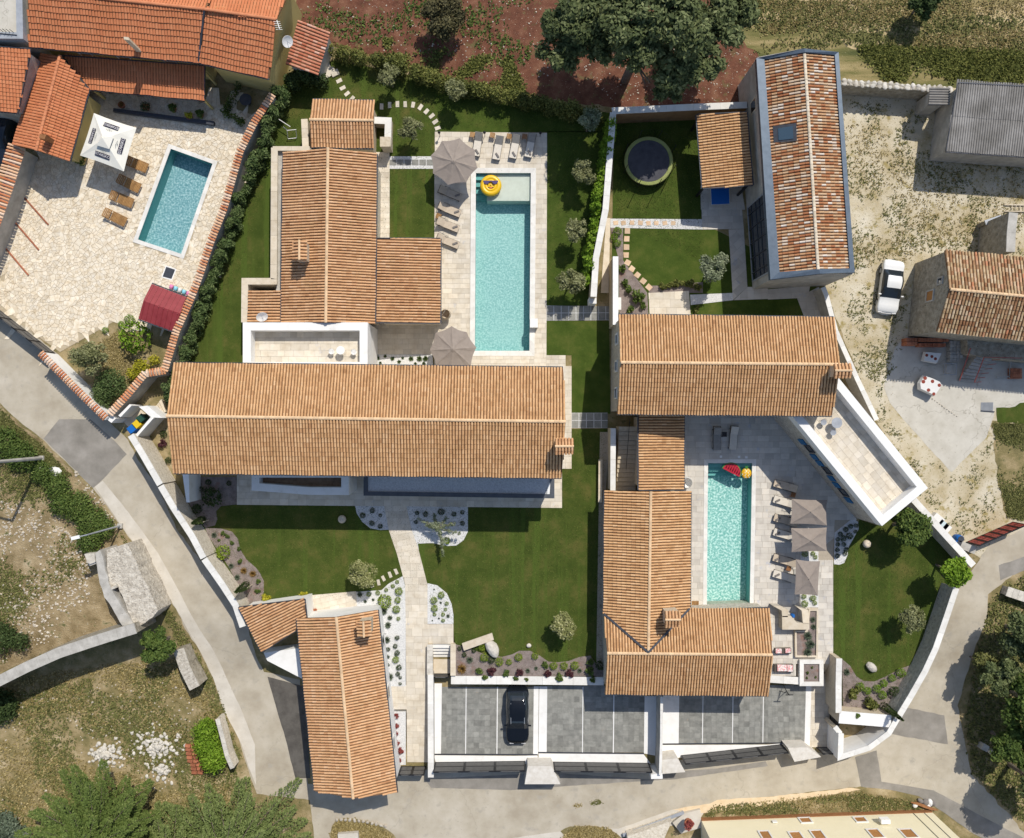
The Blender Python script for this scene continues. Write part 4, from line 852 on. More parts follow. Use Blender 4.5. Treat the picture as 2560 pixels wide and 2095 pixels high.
def pool(name, label, C, cw, depth, floor, wallm, wcol, cop, shelf=None, steps=None):
    P = [W(u, v) for u, v in C]; c = sum(P, Vector()) / 4; root = empty(name, (c.x, c.y, 0), label, 'pool')
    P2 = ccw([tuple(p[:2]) for p in P]); n = 4
    V = [(x, y, -depth) for x, y in P2]; mesh('basin_floor', V, [[0, 1, 2, 3]], floor, root)
    V = [(x, y, -depth) for x, y in P2] + [(x, y, .0) for x, y in P2]; mesh('basin_wall', V, [[(i + 1) % 4, i, 4 + i, 4 + (i + 1) % 4] for i in range(4)], wallm, root)
    Vw = [(x, y, -.10) for x, y in P2]; mesh('water', Vw, [[0, 1, 2, 3]], water_mat(name + '_water', wcol), root)
    O = [tuple(p) for p in inset(P2, -cw)]; I = [tuple(p) for p in inset(P2, .03)]
    for i in range(4):
        a, b, a2, b2 = Vector(I[i]), Vector(I[(i + 1) % 4]), Vector(O[i]), Vector(O[(i + 1) % 4]); L = (b - a).length; m = max(1, round(L / .9))
        for k in range(m):
            t0, t1 = k / m + .003 / L, (k + 1) / m - .003 / L; prism('coping_slab', [a.lerp(b, t0), a.lerp(b, t1), a2.lerp(b2, t1), a2.lerp(b2, t0)], -.02, .045 + random.uniform(0, .003), cop, root)
    return root
pa = pool('long_swimming_pool', 'long aqua swimming pool with a shallow shelf and yellow smiley ring float', POOLS['a'], .40, 1.45, m_pool, m_pwall, (.93, .985, .98), m_cap)
sh = [W(u, v) for u, v in ((1189.5, 433), (1327.5, 433), (1326.8, 500), (1217, 500), (1217, 470), (1217, 433))]
prism('shelf', [W(u, v)[:2] for u, v in ((1217, 433), (1327.6, 433), (1327, 500), (1217, 500))], -1.45, -.28, m_shelf, pa, .5)
for k in range(4):
    prism('step', [W(u, v)[:2] for u, v in ((1189.4, 433 + 15 * k), (1216.7, 433 + 15 * k), (1216.7, 447.6 + 15 * k), (1189.4, 447.6 + 15 * k))], -1.45, -.28 - .26 * k, m_pwall, pa, .5)
prism('overflow_block', [W(u, v)[:2] for u, v in q(2, 1, (148, 908), (212, 908), (212, 982), (148, 982))], .04, .60, m_white, pa)
pb = pool('short_swimming_pool', 'short turquoise swimming pool with watermelon and pineapple floats', POOLS['b'], .30, 1.35, m_pool2, m_pwall, (.93, .99, .975), m_cap)
for k in range(3): prism('step', [W(u, v)[:2] for u, v in ((1768.9, 1158 + 11 * k), (1880.5, 1158 + 11 * k), (1880.3, 1168.8 + 11 * k), (1768.7, 1168.8 + 11 * k))], -1.35, -.35 - .3 * k, m_pwall, pb, .5)
pc_ = pool('neighbour_swimming_pool', 'slanted blue swimming pool with white border in the crazy paved yard', POOLS['c'], .30, 1.35, m_pool3, m_pwall, (.90, .97, .985), m_cap)

# ------------------------------------------------------------------ BUILDINGS
UPV = Vector((0, 0, 1))
def wallwin(root, a, b, t, z, w, h, **k):
    """window on the wall from a to b (xy), at fraction t, centre height z; outward normal = right of a->b"""
    a = Vector((a[0], a[1])); b = Vector((b[0], b[1])); d = (b - a).normalized(); n = Vector((d.y, -d.x)); p = a.lerp(b, t)
    return window(root, (p.x, p.y, z), n, w, h, **k)
# long house
r_, A, Rg, B, fp = house('long_house', 'long tiled roof house running east west beneath the white roof terrace', [(431.7, 1182), (1404, 1194)], [(416.6, 1040), (1414, 1054)], [(433, 908), (1408, 919.5)], 7.2, 8.35, m_stone, m_tile, ov=.3)
chimney(r_, q(2, 2, (355, 162), (510, 162), (510, 285), (355, 285)), 6.8, 9.3, ax=0)
for t in (.08, .16, .26, .36, .45, .57, .7, .83, .93):
    for z in (1.5, 4.9): wallwin(r_, fp[0], fp[1], t, z, 1.0, 1.5, fill=m_glass)
for t in (.1, .3, .5, .7, .9): wallwin(r_, fp[2], fp[3], t, 5.0, .9, 1.3)
LONG = r_
# balcony with wooden deck on its south side
def terrace(name, label, outer, th, zt, zf, wallm, parm, floorm, cat='terrace', capm=None, floorname='terrace_floor', slabs=True, open_=()):
    P = ccw([tuple(W(u, v, zt)[:2]) for u, v in outer]); I = [tuple(p) for p in inset(P, th)]; c = np.mean(P, 0)
    root = empty(name, (c[0], c[1], 0), label, cat); Pi = [tuple(p) for p in inset(P, .02)]
    prism('wall', Pi, -1.1, zf - .06, wallm, root)
    n = len(P)
    for i in range(n):
        if i in open_: continue
        prism('parapet', [P[i], P[(i + 1) % n], I[(i + 1) % n], I[i]], zf - .055 if wallm is not parm else zf - .055, zt - .06, parm, root)
        prism('parapet_coping', [P[i], P[(i + 1) % n], I[(i + 1) % n], I[i]], zt - .058, zt, capm or parm, root)
    prism(floorname, I, zf - .055, zf - .015, m_joint, root)
    Ii = [tuple(p) for p in inset(I, .005)]
    if slabs:
        e = Vector(Ii[1]) - Vector(Ii[0]); ang = math.atan2(e.y, e.x); cs, sn = math.cos(ang), math.sin(ang)
        L = ccw([(p[0] * cs + p[1] * sn, -p[0] * sn + p[1] * cs) for p in Ii]); x0, x1 = min(p[0] for p in L), max(p[0] for p in L); y0, y1 = min(p[1] for p in L), max(p[1] for p in L)
        rh = .5; y = y0
        while y < y1:
            x = x0 - random.uniform(0, .6)
            while x < x1:
                l = random.uniform(.5, .9) if floorm is not m_wood else 3.
                cc = clip([(x + .006, y + .006), (x + l - .006, y + .006), (x + l - .006, y + rh - .006), (x + .006, y + rh - .006)], L)
                if len(cc) >= 3 and abs(area2(cc)) > .01:
                    cc = [(a * cs - b * sn, a * sn + b * cs) for a, b in cc]; V, F = prismdata(cc, zf - .015, zf + random.uniform(.02, .024)); mesh('paving_slab' if floorm is not m_wood else 'deck_board', V, F, floorm, root, [random.random()] * len(F))
                x += l
            y += rh if floorm is not m_wood else .14
            if floorm is m_wood: rh = .14
    return root, P, I
terrace('balcony', 'white parapet balcony with brown wood deck under the long roof edge', [(629, 1175), (872, 1175), (872, 1237.5), (770, 1237), (629, 1226)], .60, 3.6, 2.6, m_white, m_white, m_wood, cat='balcony')
# flat gravel roof
rt = empty('gravel_roof_annex', W(1147, 1218), 'flat grey gravel roof with dark metal edge in front of the long house', 'annex')
P = [tuple(W(u, v, 3.2)[:2]) for u, v in ((909, 1170), (1386, 1176), (1386, 1246), (909, 1239))]; I = [tuple(p) for p in inset(P, .33)]
prism('wall', [tuple(p) for p in inset(P, .35)], -1, 2.9, m_stone, rt); prism('roof_deck', P, 2.9, 3.02, m_gut, rt); prism('roof_gravel', I, 3.02, 3.08, m_rgr, rt)
P4 = ccw(P); I4 = [tuple(p) for p in inset(P4, .33)]
for i in range(4): prism('metal_edge', [P4[i], P4[(i + 1) % 4], I4[(i + 1) % 4], I4[i]], 3.022, 3.22, m_zinc if False else M('dark_grey_metal', [(.3, (.065, .072, .085)), (.6, (.09, .098, .112))], 2, rough=.5), rt)
prism('skylight', [W(u, v, 3.2)[:2] for u, v in q(2, 2, (290, 620), (298, 545), (318, 520), (312, 620))], 3.08, 3.2, m_white, rt)
# post and beam left of the long house front
mb = MB(); prism_pts = [W(u, v, 2.6)[:2] for u, v in q(0, 2, (1505, 440), (1560, 440), (1565, 690), (1540, 690))]
o = prism('garden_wall', prism_pts, -.5, 2.5, m_white); tag(o, 'short white wall under the west end of the long roof', 'wall')
# north house of villa one
r_, A, Rg, B, fp = house('north_house', 'tiled house with ridge running north south above the white roof terrace', [(709, 382), (704, 806)], [(820, 370), (814.5, 806)], [(941, 385), (937, 808)], 4.3, 5.3, m_stone, m_tilr, ov=.3)
z = A[1].z; d = (A[1] - Rg[1]).normalized()
# lower catslide roof to the west
mono('north_house_lean_to', None, [(706, 727), (704, 806)], [(622, 726), (620, 806)], 4.2, 3.5, m_stone, m_tilr, parent=r_, gut=False, ov=.15)
chimney(r_, q(1, 1, (310, 255), (418, 255), (418, 420), (310, 420)), 4.3, 6.3, ax=1)
mono('pool_lean_to', 'square single pitch tiled roof between house and parasol by the long pool', [(942, 596), (940, 806)], [(1100.5, 596.5), (1100, 808)], 3.9, 3.2, m_stone, m_tilr, zb=-.5, cat='building')
for k in (.25, .6, .85): wallwin(r_, fp[1], fp[0], k, 2.6, .9, 1.2)
# parapet strips west of the north house
wall('parapet_wall', 'beige coped parapet along the west side of the north house', [(686, 369), (684, 698), (684, 703), (612, 703), (611, 806)], 3.4, .42, m_stone, m_capc)
o = prism('flat_roof', [W(u, v, 3.0)[:2] for u, v in ((690, 372), (712, 372), (708, 728), (690, 728))], -.5, 3.0, m_conc); tag(o, 'narrow pale flat roof strip between parapet and north house', 'roof')
wall('parapet_wall', 'beige coped parapet joining the shed to the north house', [(682, 371), (774, 371)], 3.4, .25, m_stone, m_capc)
# shed with double pitch
r_, A, Rg, B, fp = house('garden_kitchen', 'small tiled double pitch shed at the top of the north lawn', [(777.5, 367), (933, 370)], [(774, 299), (934, 301)], [(782, 249), (934.5, 252)], 2.7, 3.35, m_beig, m_tilr, ov=.2, pitch=.24)
wall('barbecue_wall', 'low L shaped white stone wall with barbecue beside the tiled shed', g(640, 0, 3.3125, (980, 995), (1095, 1000), (1090, 1205)), 1.2, .45, m_beig, m_cap, cat='wall', zb=-.3)
mb = MB(); c = W(*q(1, 0, (1072, 1178))[0], 1.6); mb.box((c.x, c.y, .8), (.75, .7, 1.6)); mb.box((c.x, c.y, 1.68), (.85, .8, .14)); o = mb.build('barbecue', m_beig); tag(o, 'square stone barbecue chimney at the shed corner', 'barbecue')
wall('stone_garden_wall', 'rough ochre stone pier wall against the shed west side', q(1, 0, (400, 985), (410, 1215)), 2.2, .42, m_beig, m_capc, zb=-.3, caplen=.8)
# white roof terrace of villa one
tr1, P, I = terrace('roof_terrace', 'white parapet roof terrace between north house and long house', [(607, 806), (919, 806), (919, 925), (607, 925)], .62, 5.0, 3.9, m_white, m_white, m_pave)
# yellow neighbour house
r_, A, Rg, B, fp = house('yellow_house', 'orange tiled yellow house at the top left corner', [(72.5, 116), (495, 155.5)], [(68, -24), (510, 22.6)], None, 4.6, 6.3, m_yel, m_tilo, course=.42, pitch=.23, ht=.04, lift=.055, wdr=.86, ov=.45)
chimney(r_, q(0, 0, (1010, 290), (1072, 296), (1085, 345), (1015, 335)), 4.6, 6.9, m_beig, cap='none')
for t in (.25, .5, .8): wallwin(r_, fp[0], fp[1], t, 2.6, .9, 1.2, shutter=m_shut)
r_, A, Rg, B, fp = house('yellow_house', 'orange tiled yellow house end with satellite dish on its gable', [(496.5, 156), (673, 196)], [(511.5, 23), (690, 48)], None, 4.6, 6.3, m_yel, m_tilo, course=.42, pitch=.23, ht=.04, lift=.055, wdr=.86, ov=.45)
bar(r_, A[0], Rg[0], .14, .14, m_gut, 'expansion_strip')
YH = r_
# porch and wing
mono('porch_roof', 'shaded orange tiled porch roof below the yellow house', q(0, 0, (505, 462), (1695, 547)), q(0, 0, (735, 740), (1690, 830)), 3.2, 2.5, m_yel, m_tilo, posts=True, course=.42, pitch=.23, ht=.04, lift=.055, wdr=.86, zb=0)
r_, A, Rg, B, fp = house('yellow_wing', 'orange tiled yellow wing with chimney beside the white parasol', q(0, 0, (575, 1330), (735, 742)), q(0, 0, (300, 1245), (497, 458)), q(0, 0, (110, 1190), (340, 450)), 3.0, 4.1, m_yel, m_tilo, course=.42, pitch=.23, ht=.04, lift=.055, wdr=.86, ov=.4)
chimney(r_, q(0, 0, (320, 1095), (395, 1105), (375, 1165), (310, 1150)), 2.5, 4.9, m_brn, cap='none')
bar(r_, W(*q(0, 0, (500, 460))[0], 3.28), W(*q(0, 0, (738, 742))[0], 2.62), .2, .05, m_gut, 'valley_gutter')
mono('red_roof_house', 'dark red tiled roof at the left edge beside the yellow wing', q(0, 0, (-900, 330), (255, 408)), q(0, 0, (-900, 850), (150, 930)), 5.0, 4.0, m_conc, m_tilo, course=.30, pitch=.26, ht=.06, lift=.03, wdr=.9)
fr = empty('flat_roof_house', W(20, 40), 'pale concrete flat roof with railing in the top left corner', 'house')
P = ccw([tuple(W(u, v, 5.)[:2]) for u, v in q(0, 0, (-700, -600), (205, -600), (222, 345), (-700, 335))]); prism('wall', P, -1, 5.0, m_conc, fr); I = [tuple(p) for p in inset(P, .5)]
for i in range(4): prism('parapet', [P[i], P[(i + 1) % 4], I[(i + 1) % 4], I[i]], 5.003, 5.5, m_zgry, fr)
prism('roof_slab', I, 5.003, 5.05, m_slab, fr)
for dv in (0, .35, .7):
    bar(fr, W(*q(0, 0, (-20, 275))[0], 5.2 + dv), W(*q(0, 0, (140, 290))[0], 5.2 + dv), .04, .04, m_blk, 'railing_bar')
for k in range(6): p = W(*q(0, 0, (-10 + 30 * k, 276 + 3 * k))[0], 5.05); bar(fr, p, p + UPV * .95, .03, .03, m_blk, 'railing_post')
# wall with tile canopy at far left
rw, P = wall('driveway_wall', 'shaded rendered wall with tiled top below the yellow wing', q(0, 0, (140, 1215), (30, 1560), (-90, 1900), (-330, 2500)), 2.6, .5, m_conc, zb=-.3)
tile_coping(rw, P, 2.6, .75, .25, m_cop)
# carport roof with red canal tiles by the hedge corner
mono('red_tile_shed', 'small red canal tile shed roof below the satellite dish', q(1, 0, (345, 170), (245, 530)), q(1, 0, (612, 262), (515, 615)), 3.3, 2.6, m_conc, m_tilp, pitch=.26, gut=False)
# west bay: boundary wall with tile coping
W2 = [(680, 238), (634, 308), (600, 378), (560, 520), (527, 603), (497, 693), (479, 741), (440, 829), (411, 926)]
rw, P = wall('boundary_wall', 'long white boundary wall with terracotta coping beside the laurel row', W2, 2.3, .35, m_conc, zb=-.3); tile_coping(rw, P, 2.3, .31, .235, m_cop)
rw, P = wall('boundary_wall', 'short stepped boundary wall with terracotta coping by the west bin store', [(411, 926), (362, 934), (320, 985), (272, 1037)], 2.3, .35, m_conc, zb=-.3); tile_coping(rw, P, 2.3, .31, .235, m_cop)
rw, P = wall('boundary_wall', 'street wall with terracotta coping at the corner garden', [(103, 884), (190, 972), (266, 1046)], 2.3, .35, m_white, zb=-.3); tile_coping(rw, P, 2.3, .31, .235, m_cop)
# maroon shed
r_, A, Rg, B, fp = house('maroon_shed', 'maroon sheet metal garden shed against the boundary wall', [(345.7, 797), (436, 829)], [(358, 752), (450, 783.6)], [(379, 709.7), (466, 743)], 2.1, 2.55, m_zgry, m_mar, pitch=.42, course=3., ht=.03, lift=0., under=m_mar, ridge=False, cat='shed', zb=-.1, ov=.15, wdr=.18)
# small street house
r_, A, Rg, B, fp = house('street_house', 'narrow tiled house with ridge pointing down to the street', [(742.6, 1546), (788, 1978.5)], [(840.8, 1543), (883, 1996.7)], [(943.4, 1525), (991.7, 1981.6)], 3.6, 4.75, m_white, m_tilr, ov=.25, zb=-2)
chimney(r_, q(1, 2, (838, 1672), (948, 1665), (950, 1800), (845, 1800)), 3.5, 5.6, ax=1)
for t in (.2, .5, .8): wallwin(r_, fp[2], fp[3], t, 1.3, .9, 1.2)
mono('street_house_wing', 'small tiled wing joined to the narrow street house', q(1, 2, (402, 1490), (425, 1690)), [(598, 1518), (655, 1630)], 3.3, 2.7, m_white, m_tilr, zb=-2)
o = prism('low_flat_roof', [W(u, v, 1.2)[:2] for u, v in q(1, 3, (60, 205), (360, 165), (380, 420), (90, 270))], -1.6, 1.1, m_white); tag(o, 'white capped triangular wall nook beside the street house', 'wall')
# east house
r_, A, Rg, B, fp = house('east_house', 'large tiled house with ridge running east west above the second pool', [(1542.6, 1034), (2080, 1038.7)], [(1553, 906), (2101, 911)], [(1545.7, 787), (2084, 794)], 6.0, 7.2, m_gsto, m_tile, ov=.22)
chimney(r_, q(3, 1, (545, 1278), (690, 1278), (690, 1390), (545, 1390)), 5.5, 8.2, ax=0)
for t in (.2, .5, .8): wallwin(r_, fp[0], fp[1], t, 3.6, 1., 1.4); wallwin(r_, fp[3], fp[0], t, 3.6, .7, 1.0)
mono('stair_roof', 'narrow tiled roof over the stair beside the second pool', [(1596, 1036), (1596, 1224.6)], [(1709, 1036), (1709, 1224.6)], 3.9, 3.3, m_stone, m_tile, zb=-.5)
# L-shaped tiled house of villa two
def vclip1(a): A_, R_, B_ = a; return [A_[0], A_[1], R_[1], R_[0]]
VA, VR, VB = (1509.4, 1534), (1621, 1631), (1724.5, 1521)
r_, A, Rg, B, fp = house('pool_house', 'tiled house west of the second pool with ridge running north south', [(1512, 1227.6), VA], [(1627, 1229), VR], [(1726, 1229), VB], 3.0, 4.15, m_gsto, m_tile, ov=.2)
r2, A2, Rg2, B2, fp2 = house('pool_house_wing', 'tiled wing above the car park joining the pool house', [(1512, 1734), (1922, 1738.6)], [(1518.5, 1633), (1931, 1637)], [(1509, 1535), (1925, 1521)], 3.0, 4.15, m_gsto, m_tile, ov=.2,
    clip2=lambda a: [W(*VB, 3.0), a[2][1], a[1][1], W(*VR, 4.15)][1:2] + [W(*VB, 3.0), W(*VR, 4.15), a[1][1]])
slope(r2, [W(1509, 1535, 3.0), W(*VR, 4.15), W(1518.5, 1633, 4.15)], m_tile, exd=Rg2[1] - Rg2[0])
for a, b in ((VA, VR), (VB, VR)): bar(r2, W(*a, 3.14), W(*b, 4.28), .16, .03, m_gut, 'valley_gutter')
chimney(r_, q(2, 2, (1265, 1590), (1400, 1590), (1385, 1720), (1265, 1720)), 3.3, 5.3, ax=0)
for t in (.2, .5, .8): wallwin(r_, fp[2], fp[3], t, 1.4, 1., 1.4)
# white angular roof terrace building with blue shutters
tr2, P, I = terrace('angled_terrace_building', 'stone building with white parapet roof terrace and blue shutters', [(2097, 945), (2320, 1220), (2205, 1315), (1962, 1018)], .62, 5.1, 4.0, m_gsto, m_white, m_pave, cat='building')
a = W(2205, 1315, 5.1); b = W(1962, 1018, 5.1); dr = Vector((b.x - a.x, b.y - a.y)); nn = Vector((-dr.y, dr.x)).normalized()
if nn.dot(Vector((-1, 0))) < 0: nn = -nn
for u, v, z, k in [(*q(3, 2, p)[0], 2.4, s) for p, s in (((285, 185), 1), ((345, 245), 0), ((385, 310), 1), ((430, 362), 1), ((490, 425), 0), ((528, 488), 1), ((570, 543), 1), ((625, 605), 0), ((668, 668), 1))]:
    z = min((abs((Vector(W(u, v, zz / 20)[:2]) - Vector((a.x, a.y))).dot(nn)), zz / 20) for zz in range(10, 100))[1]
    p = W(u, v, z); t = (Vector((p.x, p.y)) - Vector((a.x, a.y))).dot(dr) / dr.length_squared; p2 = Vector((a.x, a.y)) + dr * t - nn * .02
    if k:
        d = dr.normalized(); mb = MB(); c = p2 + nn * .06; mb.box((c.x, c.y, z), (.56, .06, 1.15), math.atan2(d.y, d.x)); mb.build('shutter', m_blue, tr2)
    else: window(tr2, (p2.x, p2.y, z), nn, .55, 1.0, name='window', frame=m_gut)
# zinc framed house with weathered tiles
ZE, ZR = 5.8, 6.75
r_, A, Rg, B, fp = house('zinc_framed_house', 'tall narrow house with weathered tiles inside a blue zinc roof frame', [(1947, 681), (1909, 151)], [(2045, 674), (2010.6, 133)], [(2122, 672), (2084.5, 140)], ZE, ZR, m_conc, m_tilw, ov=-.38, gut=False, ridge=False, pitch=.235, course=.42, single=150)
ridge_tiles(r_, Rg[0], Rg[1], m_capc)
OZ = [W(1926, 699, 6.0), W(2051, 684, 6.95), W(2137, 681, 6.0), W(2096.6, 130, 6.0), W(2010.6, 121, 6.95), W(1891, 145, 6.0)]
IZ = [A[0] + UPV * .2, Rg[0] + UPV * .2, B[0] + UPV * .2, B[1] + UPV * .2, Rg[1] + UPV * .2, A[1] + UPV * .2]
for i in range(6):
    j = (i + 1) % 6; V = [OZ[i], OZ[j], IZ[j], IZ[i]]; V += [v - UPV * .45 for v in V]
    mesh('zinc_frame', V, [[0, 1, 2, 3], [7, 6, 5, 4], [0, 4, 5, 1], [1, 5, 6, 2], [2, 6, 7, 3], [3, 7, 4, 0]], m_zinc, r_)
sp = [W(u, v, 6.45) for u, v in q(3, 0, (40, 1045), (235, 1018), (240, 1165), (48, 1180))]
mb = MB(); V = [p for p in sp]; e = (sp[1] - sp[0]); rise = .16
def onroof(u, v, dz):
    p = W(u, v, 6.3); n_ = (A[1] - A[0]).cross(Rg[0] - A[0]).normalized(); n_ = n_ if n_.z > 0 else -n_
    z = A[0].z - (n_.x * (p.x - A[0].x) + n_.y * (p.y - A[0].y)) / n_.z; return W(u, v, z + dz)
def roofbox(nm, pts, d0, d1, mat, par): lo = [onroof(u, v, d0) for u, v in pts]; hi = [onroof(u, v, d1) for u, v in pts]; n = len(pts); return mesh(nm, lo + hi, [list(range(n))[::-1], list(range(n, 2 * n))] + [[i, (i + 1) % n, n + (i + 1) % n, n + i] for i in range(n)], mat, par)
skl = roofbox('skylight', q(3, 0, (40, 1045), (235, 1018), (240, 1165), (48, 1180)), .05, .13, m_gut, r_)
roofbox('skylight_glass', q(3, 0, (82, 1062), (205, 1042), (212, 1148), (88, 1162)), .13, .17, M('sky_blue_glass', (.05, .085, .12), 2, rough=.1, spec=.6), skl)
wallwin(r_, fp[0], fp[1], .82, 3.7, .8, 1.2, frame=m_capc); 
# big glazed opening
a_, b_ = fp[0], fp[1]; d = (b_ - a_).normalized(); n_ = Vector((d.y, -d.x)); n_ = n_ if n_.x < 0 else -n_; p = a_.lerp(b_, .215)
gw = window(r_, (p.x, p.y, 2.6), n_, 6.0, 4.3, frame=m_zgry, name='glazed_wall')
for k in range(-2, 3): mb = MB(); c = p + d * (k * 1.2) + n_ * .06; mb.box((c.x, c.y, 2.6), (.07, .06, 4.3), math.atan2(d.y, d.x)); mb.build('mullion', m_gut, gw)
for z in (1.4, 2.6, 3.6): mb = MB(); c = p + n_ * .06; mb.box((c.x, c.y, z), (6.0, .05, .07), math.atan2(d.y, d.x)); mb.build('mullion', m_gut, gw)
mono('play_shelter', 'single pitch tiled shelter with dark gutter between trampoline and zinc framed house', [(1867, 281), (1882, 463)], [(1742, 287), (1757, 471)], 3.7, 3.1, m_blk, m_tile, posts=True, zb=0)
# old stone house at the right edge
r_, A, Rg, B, fp = house('old_stone_house', 'old rubble stone house with mossy tiles at the right edge', q(3, 1, (1395, 1010), (2900, 1160)), q(3, 1, (1510, 660), (2900, 790)), q(3, 1, (1465, 335), (2900, 470)), 5.0, 6.15, m_osto, m_tild, ov=.1, pitch=.25, course=.40, rough=.03, gut=False, single=150)
wallwin(r_, fp[3], fp[0], .52, 3.2, .75, 1.0, frame=m_conc, shutter=m_shut); wallwin(r_, fp[3], fp[0], .36, 4.6, .4, .6, frame=m_conc)
# corrugated sheds
mono('corrugated_barn', 'grey corrugated roof barn at the top right edge', q(3, 0, (1575, 688), (2900, 760)), q(3, 0, (1475, 1250), (2900, 1350)), 3.7, 3.2, m_conc, m_corr, pitch=.19, course=2.2, ht=.05, lift=.012, under=m_corr, wdr=.8, cat='barn')
mono('corrugated_hut', 'tiny concrete hut with corrugated roof beside the barn', q(3, 0, (1500, 740), (1498, 868)), q(3, 0, (1340, 722), (1330, 868)), 2.9, 2.7, m_conc, m_corr, pitch=.2, course=2, ht=.05, lift=.01, under=m_corr, wdr=.8, cat='hut', gut=False)
# cream building at the bottom
cb = empty('cream_house', W(2040, 2100), 'cream rendered house with brown shutters at the bottom right edge', 'house')
C0, C1 = W(1751, 2046, -.9), W(2324.5, 2025, -.9); d = (C1 - C0); d.z = 0; dn = d.normalized(); s = Vector((dn.y, -dn.x, 0))
FPc = [C0, C1, C1 + s * 9, C0 + s * 9]
prism('wall', [p[:2] for p in FPc], -1.5, 6.6, m_cream, cb); prism('plinth', [p[:2] for p in (C0 - s * .06, C1 - s * .06, C1, C0)], -1.5, -.42, m_brn, cb)
mb = MB(); prism('roof', [p[:2] for p in (C0 - s * .3 - dn * .3, C1 - s * .3 + dn * .3, C1 + s * 9.3, C0 + s * 9.3)], 6.61, 6.9, m_tilo, cb)
no = -s
for (x, y), zz, w, h in (((310, 1592), 1.0, .8, .75), ((765, 1586), 1.0, .8, .75), ((235, 1722), 2.9, .8, 1.2), ((415, 1712), 3.0, .8, 1.3), ((890, 1702), 3.0, .8, 1.3), ((1165, 1702), 3.0, .9, 1.3), ((-20, 1715), 2.9, .7, 1.2)):
    for _ in range(1):
        # find height where the image pixel's view ray meets the wall plane
        u, v = q(3, 3, (x, y))[0]; best = None
        for k in range(160):
            z = -.9 + k * .05; p = W(u, v, z); e = abs((p - C0).dot(s))
            if best is None or e < best[0]: best = (e, z, p)
        window(cb, (best[2].x - s.x * .0, best[2].y, best[1]), no, w, h, shutter=m_shut)
for (x, y), m_, dm, nm in (((965, 1590), m_white, (.75, .35, .55), 'air_conditioner'), ((55, 1600), m_frame, (.4, .1, .3), 'meter_box')):
    u, v = q(3, 3, (x, y))[0]; best = None
    for k in range(160):
        z = -.9 + k * .05; p = W(u, v, z); e = abs((p - C0 + s * dm[1]).dot(s))
        if best is None or e < best[0]: best = (e, z, p)
    mb = MB(); mb.box(best[2], dm, math.atan2(dn.y, dn.x)); mb.build(nm, m_, cb)
for x0, x1 in ((1180, 1420), (1270, 1500)):
    bar(cb, C0 + dn * ((W(*q(3, 3, (x0, 1515))[0], -.9) - C0).dot(dn)) - s * .03 + UPV * .3, C0 + dn * ((W(*q(3, 3, (x0, 1515))[0], -.9) - C0).dot(dn)) - s * .03 + UPV * 7.3, .03, .03, m_gut, 'cable')

# ------------------------------------------------------------------ WALLS AND SITE STRUCTURES
wall('street_wall', 'northern run of the white capped stone wall along the west road', q(0, 2, (1082, 132), (1180, 290), (1325, 542)), 2.65, .45, m_stone, m_cap, zb=-.2, capov=.03)
wall('street_wall', 'middle run of the white capped stone wall along the west road', q(0, 2, (1330, 552), (1440, 740), (1590, 970), (1685, 1150)), 2.5, .45, m_stone, m_cap, zb=-.3, capov=.03)
wall('street_wall', 'southern run of the white capped stone wall along the west road', q(0, 2, (1690, 1158), (1840, 1370), (1950, 1540), (2010, 1720)), 2.35, .45, m_stone, m_cap, zb=-.8, capov=.03)
wall('vine_wall', 'white capped wall draped with vines between the two gardens', [(1533, 281), (1514, 524), (1490, 645), (1484, 742)], 2.4, .40, m_beig, m_cap, zb=-.2)
wall('garden_wall', 'white capped wall behind the trampoline', [(1530, 277), (1700, 269), (1868, 262)], 2.4, .42, M('brown_render', [(.3, (.26, .14, .06)), (.6, (.34, .20, .095))], 2), m_cap, zb=-.2)
wall('garden_wall', 'white wall running into the north corner of the east house', [(1539, 641), (1539, 812)], 3.0, .34, m_beig, m_white, zb=-.2, caplen=6)
mb = MB(); p = W(*q(2, 1, (670, 752))[0], 1.5); mb.box((p.x, p.y, .7), (.6, .5, 1.5)); o = mb.build('gate_pillar', m_white); tag(o, 'white square pillar at the lower end of the vine wall', 'pillar')
mb = MB(); p = W(*q(2, 1, (887, 778))[0], 1.6); mb.box((p.x, p.y, .8), (.34, 1.0, 1.6)); o = mb.build('utility_box', m_white); tag(o, 'white utility cabinet against the garden wall', 'cabinet')
wall('garden_wall', 'white capped wall beside the gravel drive east of the big houses', [(2058, 718), (2066, 738), (2090, 828), (2140, 940), (2192, 1050)], 2.0, .28, m_conc, m_cap, zb=-.2)
wall('garden_wall', 'white capped stone wall behind the two leafy trees', [(2285, 1250), (2360, 1333), (2434, 1414)], 2.3, .42, m_gsto, m_cap, zb=-.3)
wall('curved_wall', 'curved white capped wall round the east lawn', [(2391, 1470), (2366, 1545), (2340, 1620), (2312, 1680), (2275, 1745), (2243, 1798)], 2.0, .38, m_gsto, m_cap, zb=-1.2)
wall('curved_wall', 'white wall of the corner bin store by the east gate', [(2243, 1798), (2222, 1834), (2173, 1870), (2101, 1893), (2103, 1834)], 1.6, .34, m_white, m_cap, zb=-1.4)
wall('bin_store_wall', 'pale stone wall closing the corner bin store', q(3, 3, (590, 735), (1020, 770)), 1.5, .9, m_beig, m_white, zb=-1.4, caplen=6)
wall('path_wall', 'tall rough stone wall beside the east steps', q(3, 3, (590, 250), (585, 470), (585, 700)), 1.6, .38, m_beig, m_cap, zb=-1.2)
wall('path_wall', 'rough stone wall stub at the east pedestrian gate', q(3, 3, (555, 815), (600, 870)), 1.3, .3, m_beig, m_cap, zb=-1.2)
wall('retaining_wall', 'white coped retaining wall behind the parked black car', q(1, 3, (1615, 428), (2120, 430)) + q(2, 3, (0, 430), (760, 438)), .12, .58, m_conc, m_cap, zb=-1.2)
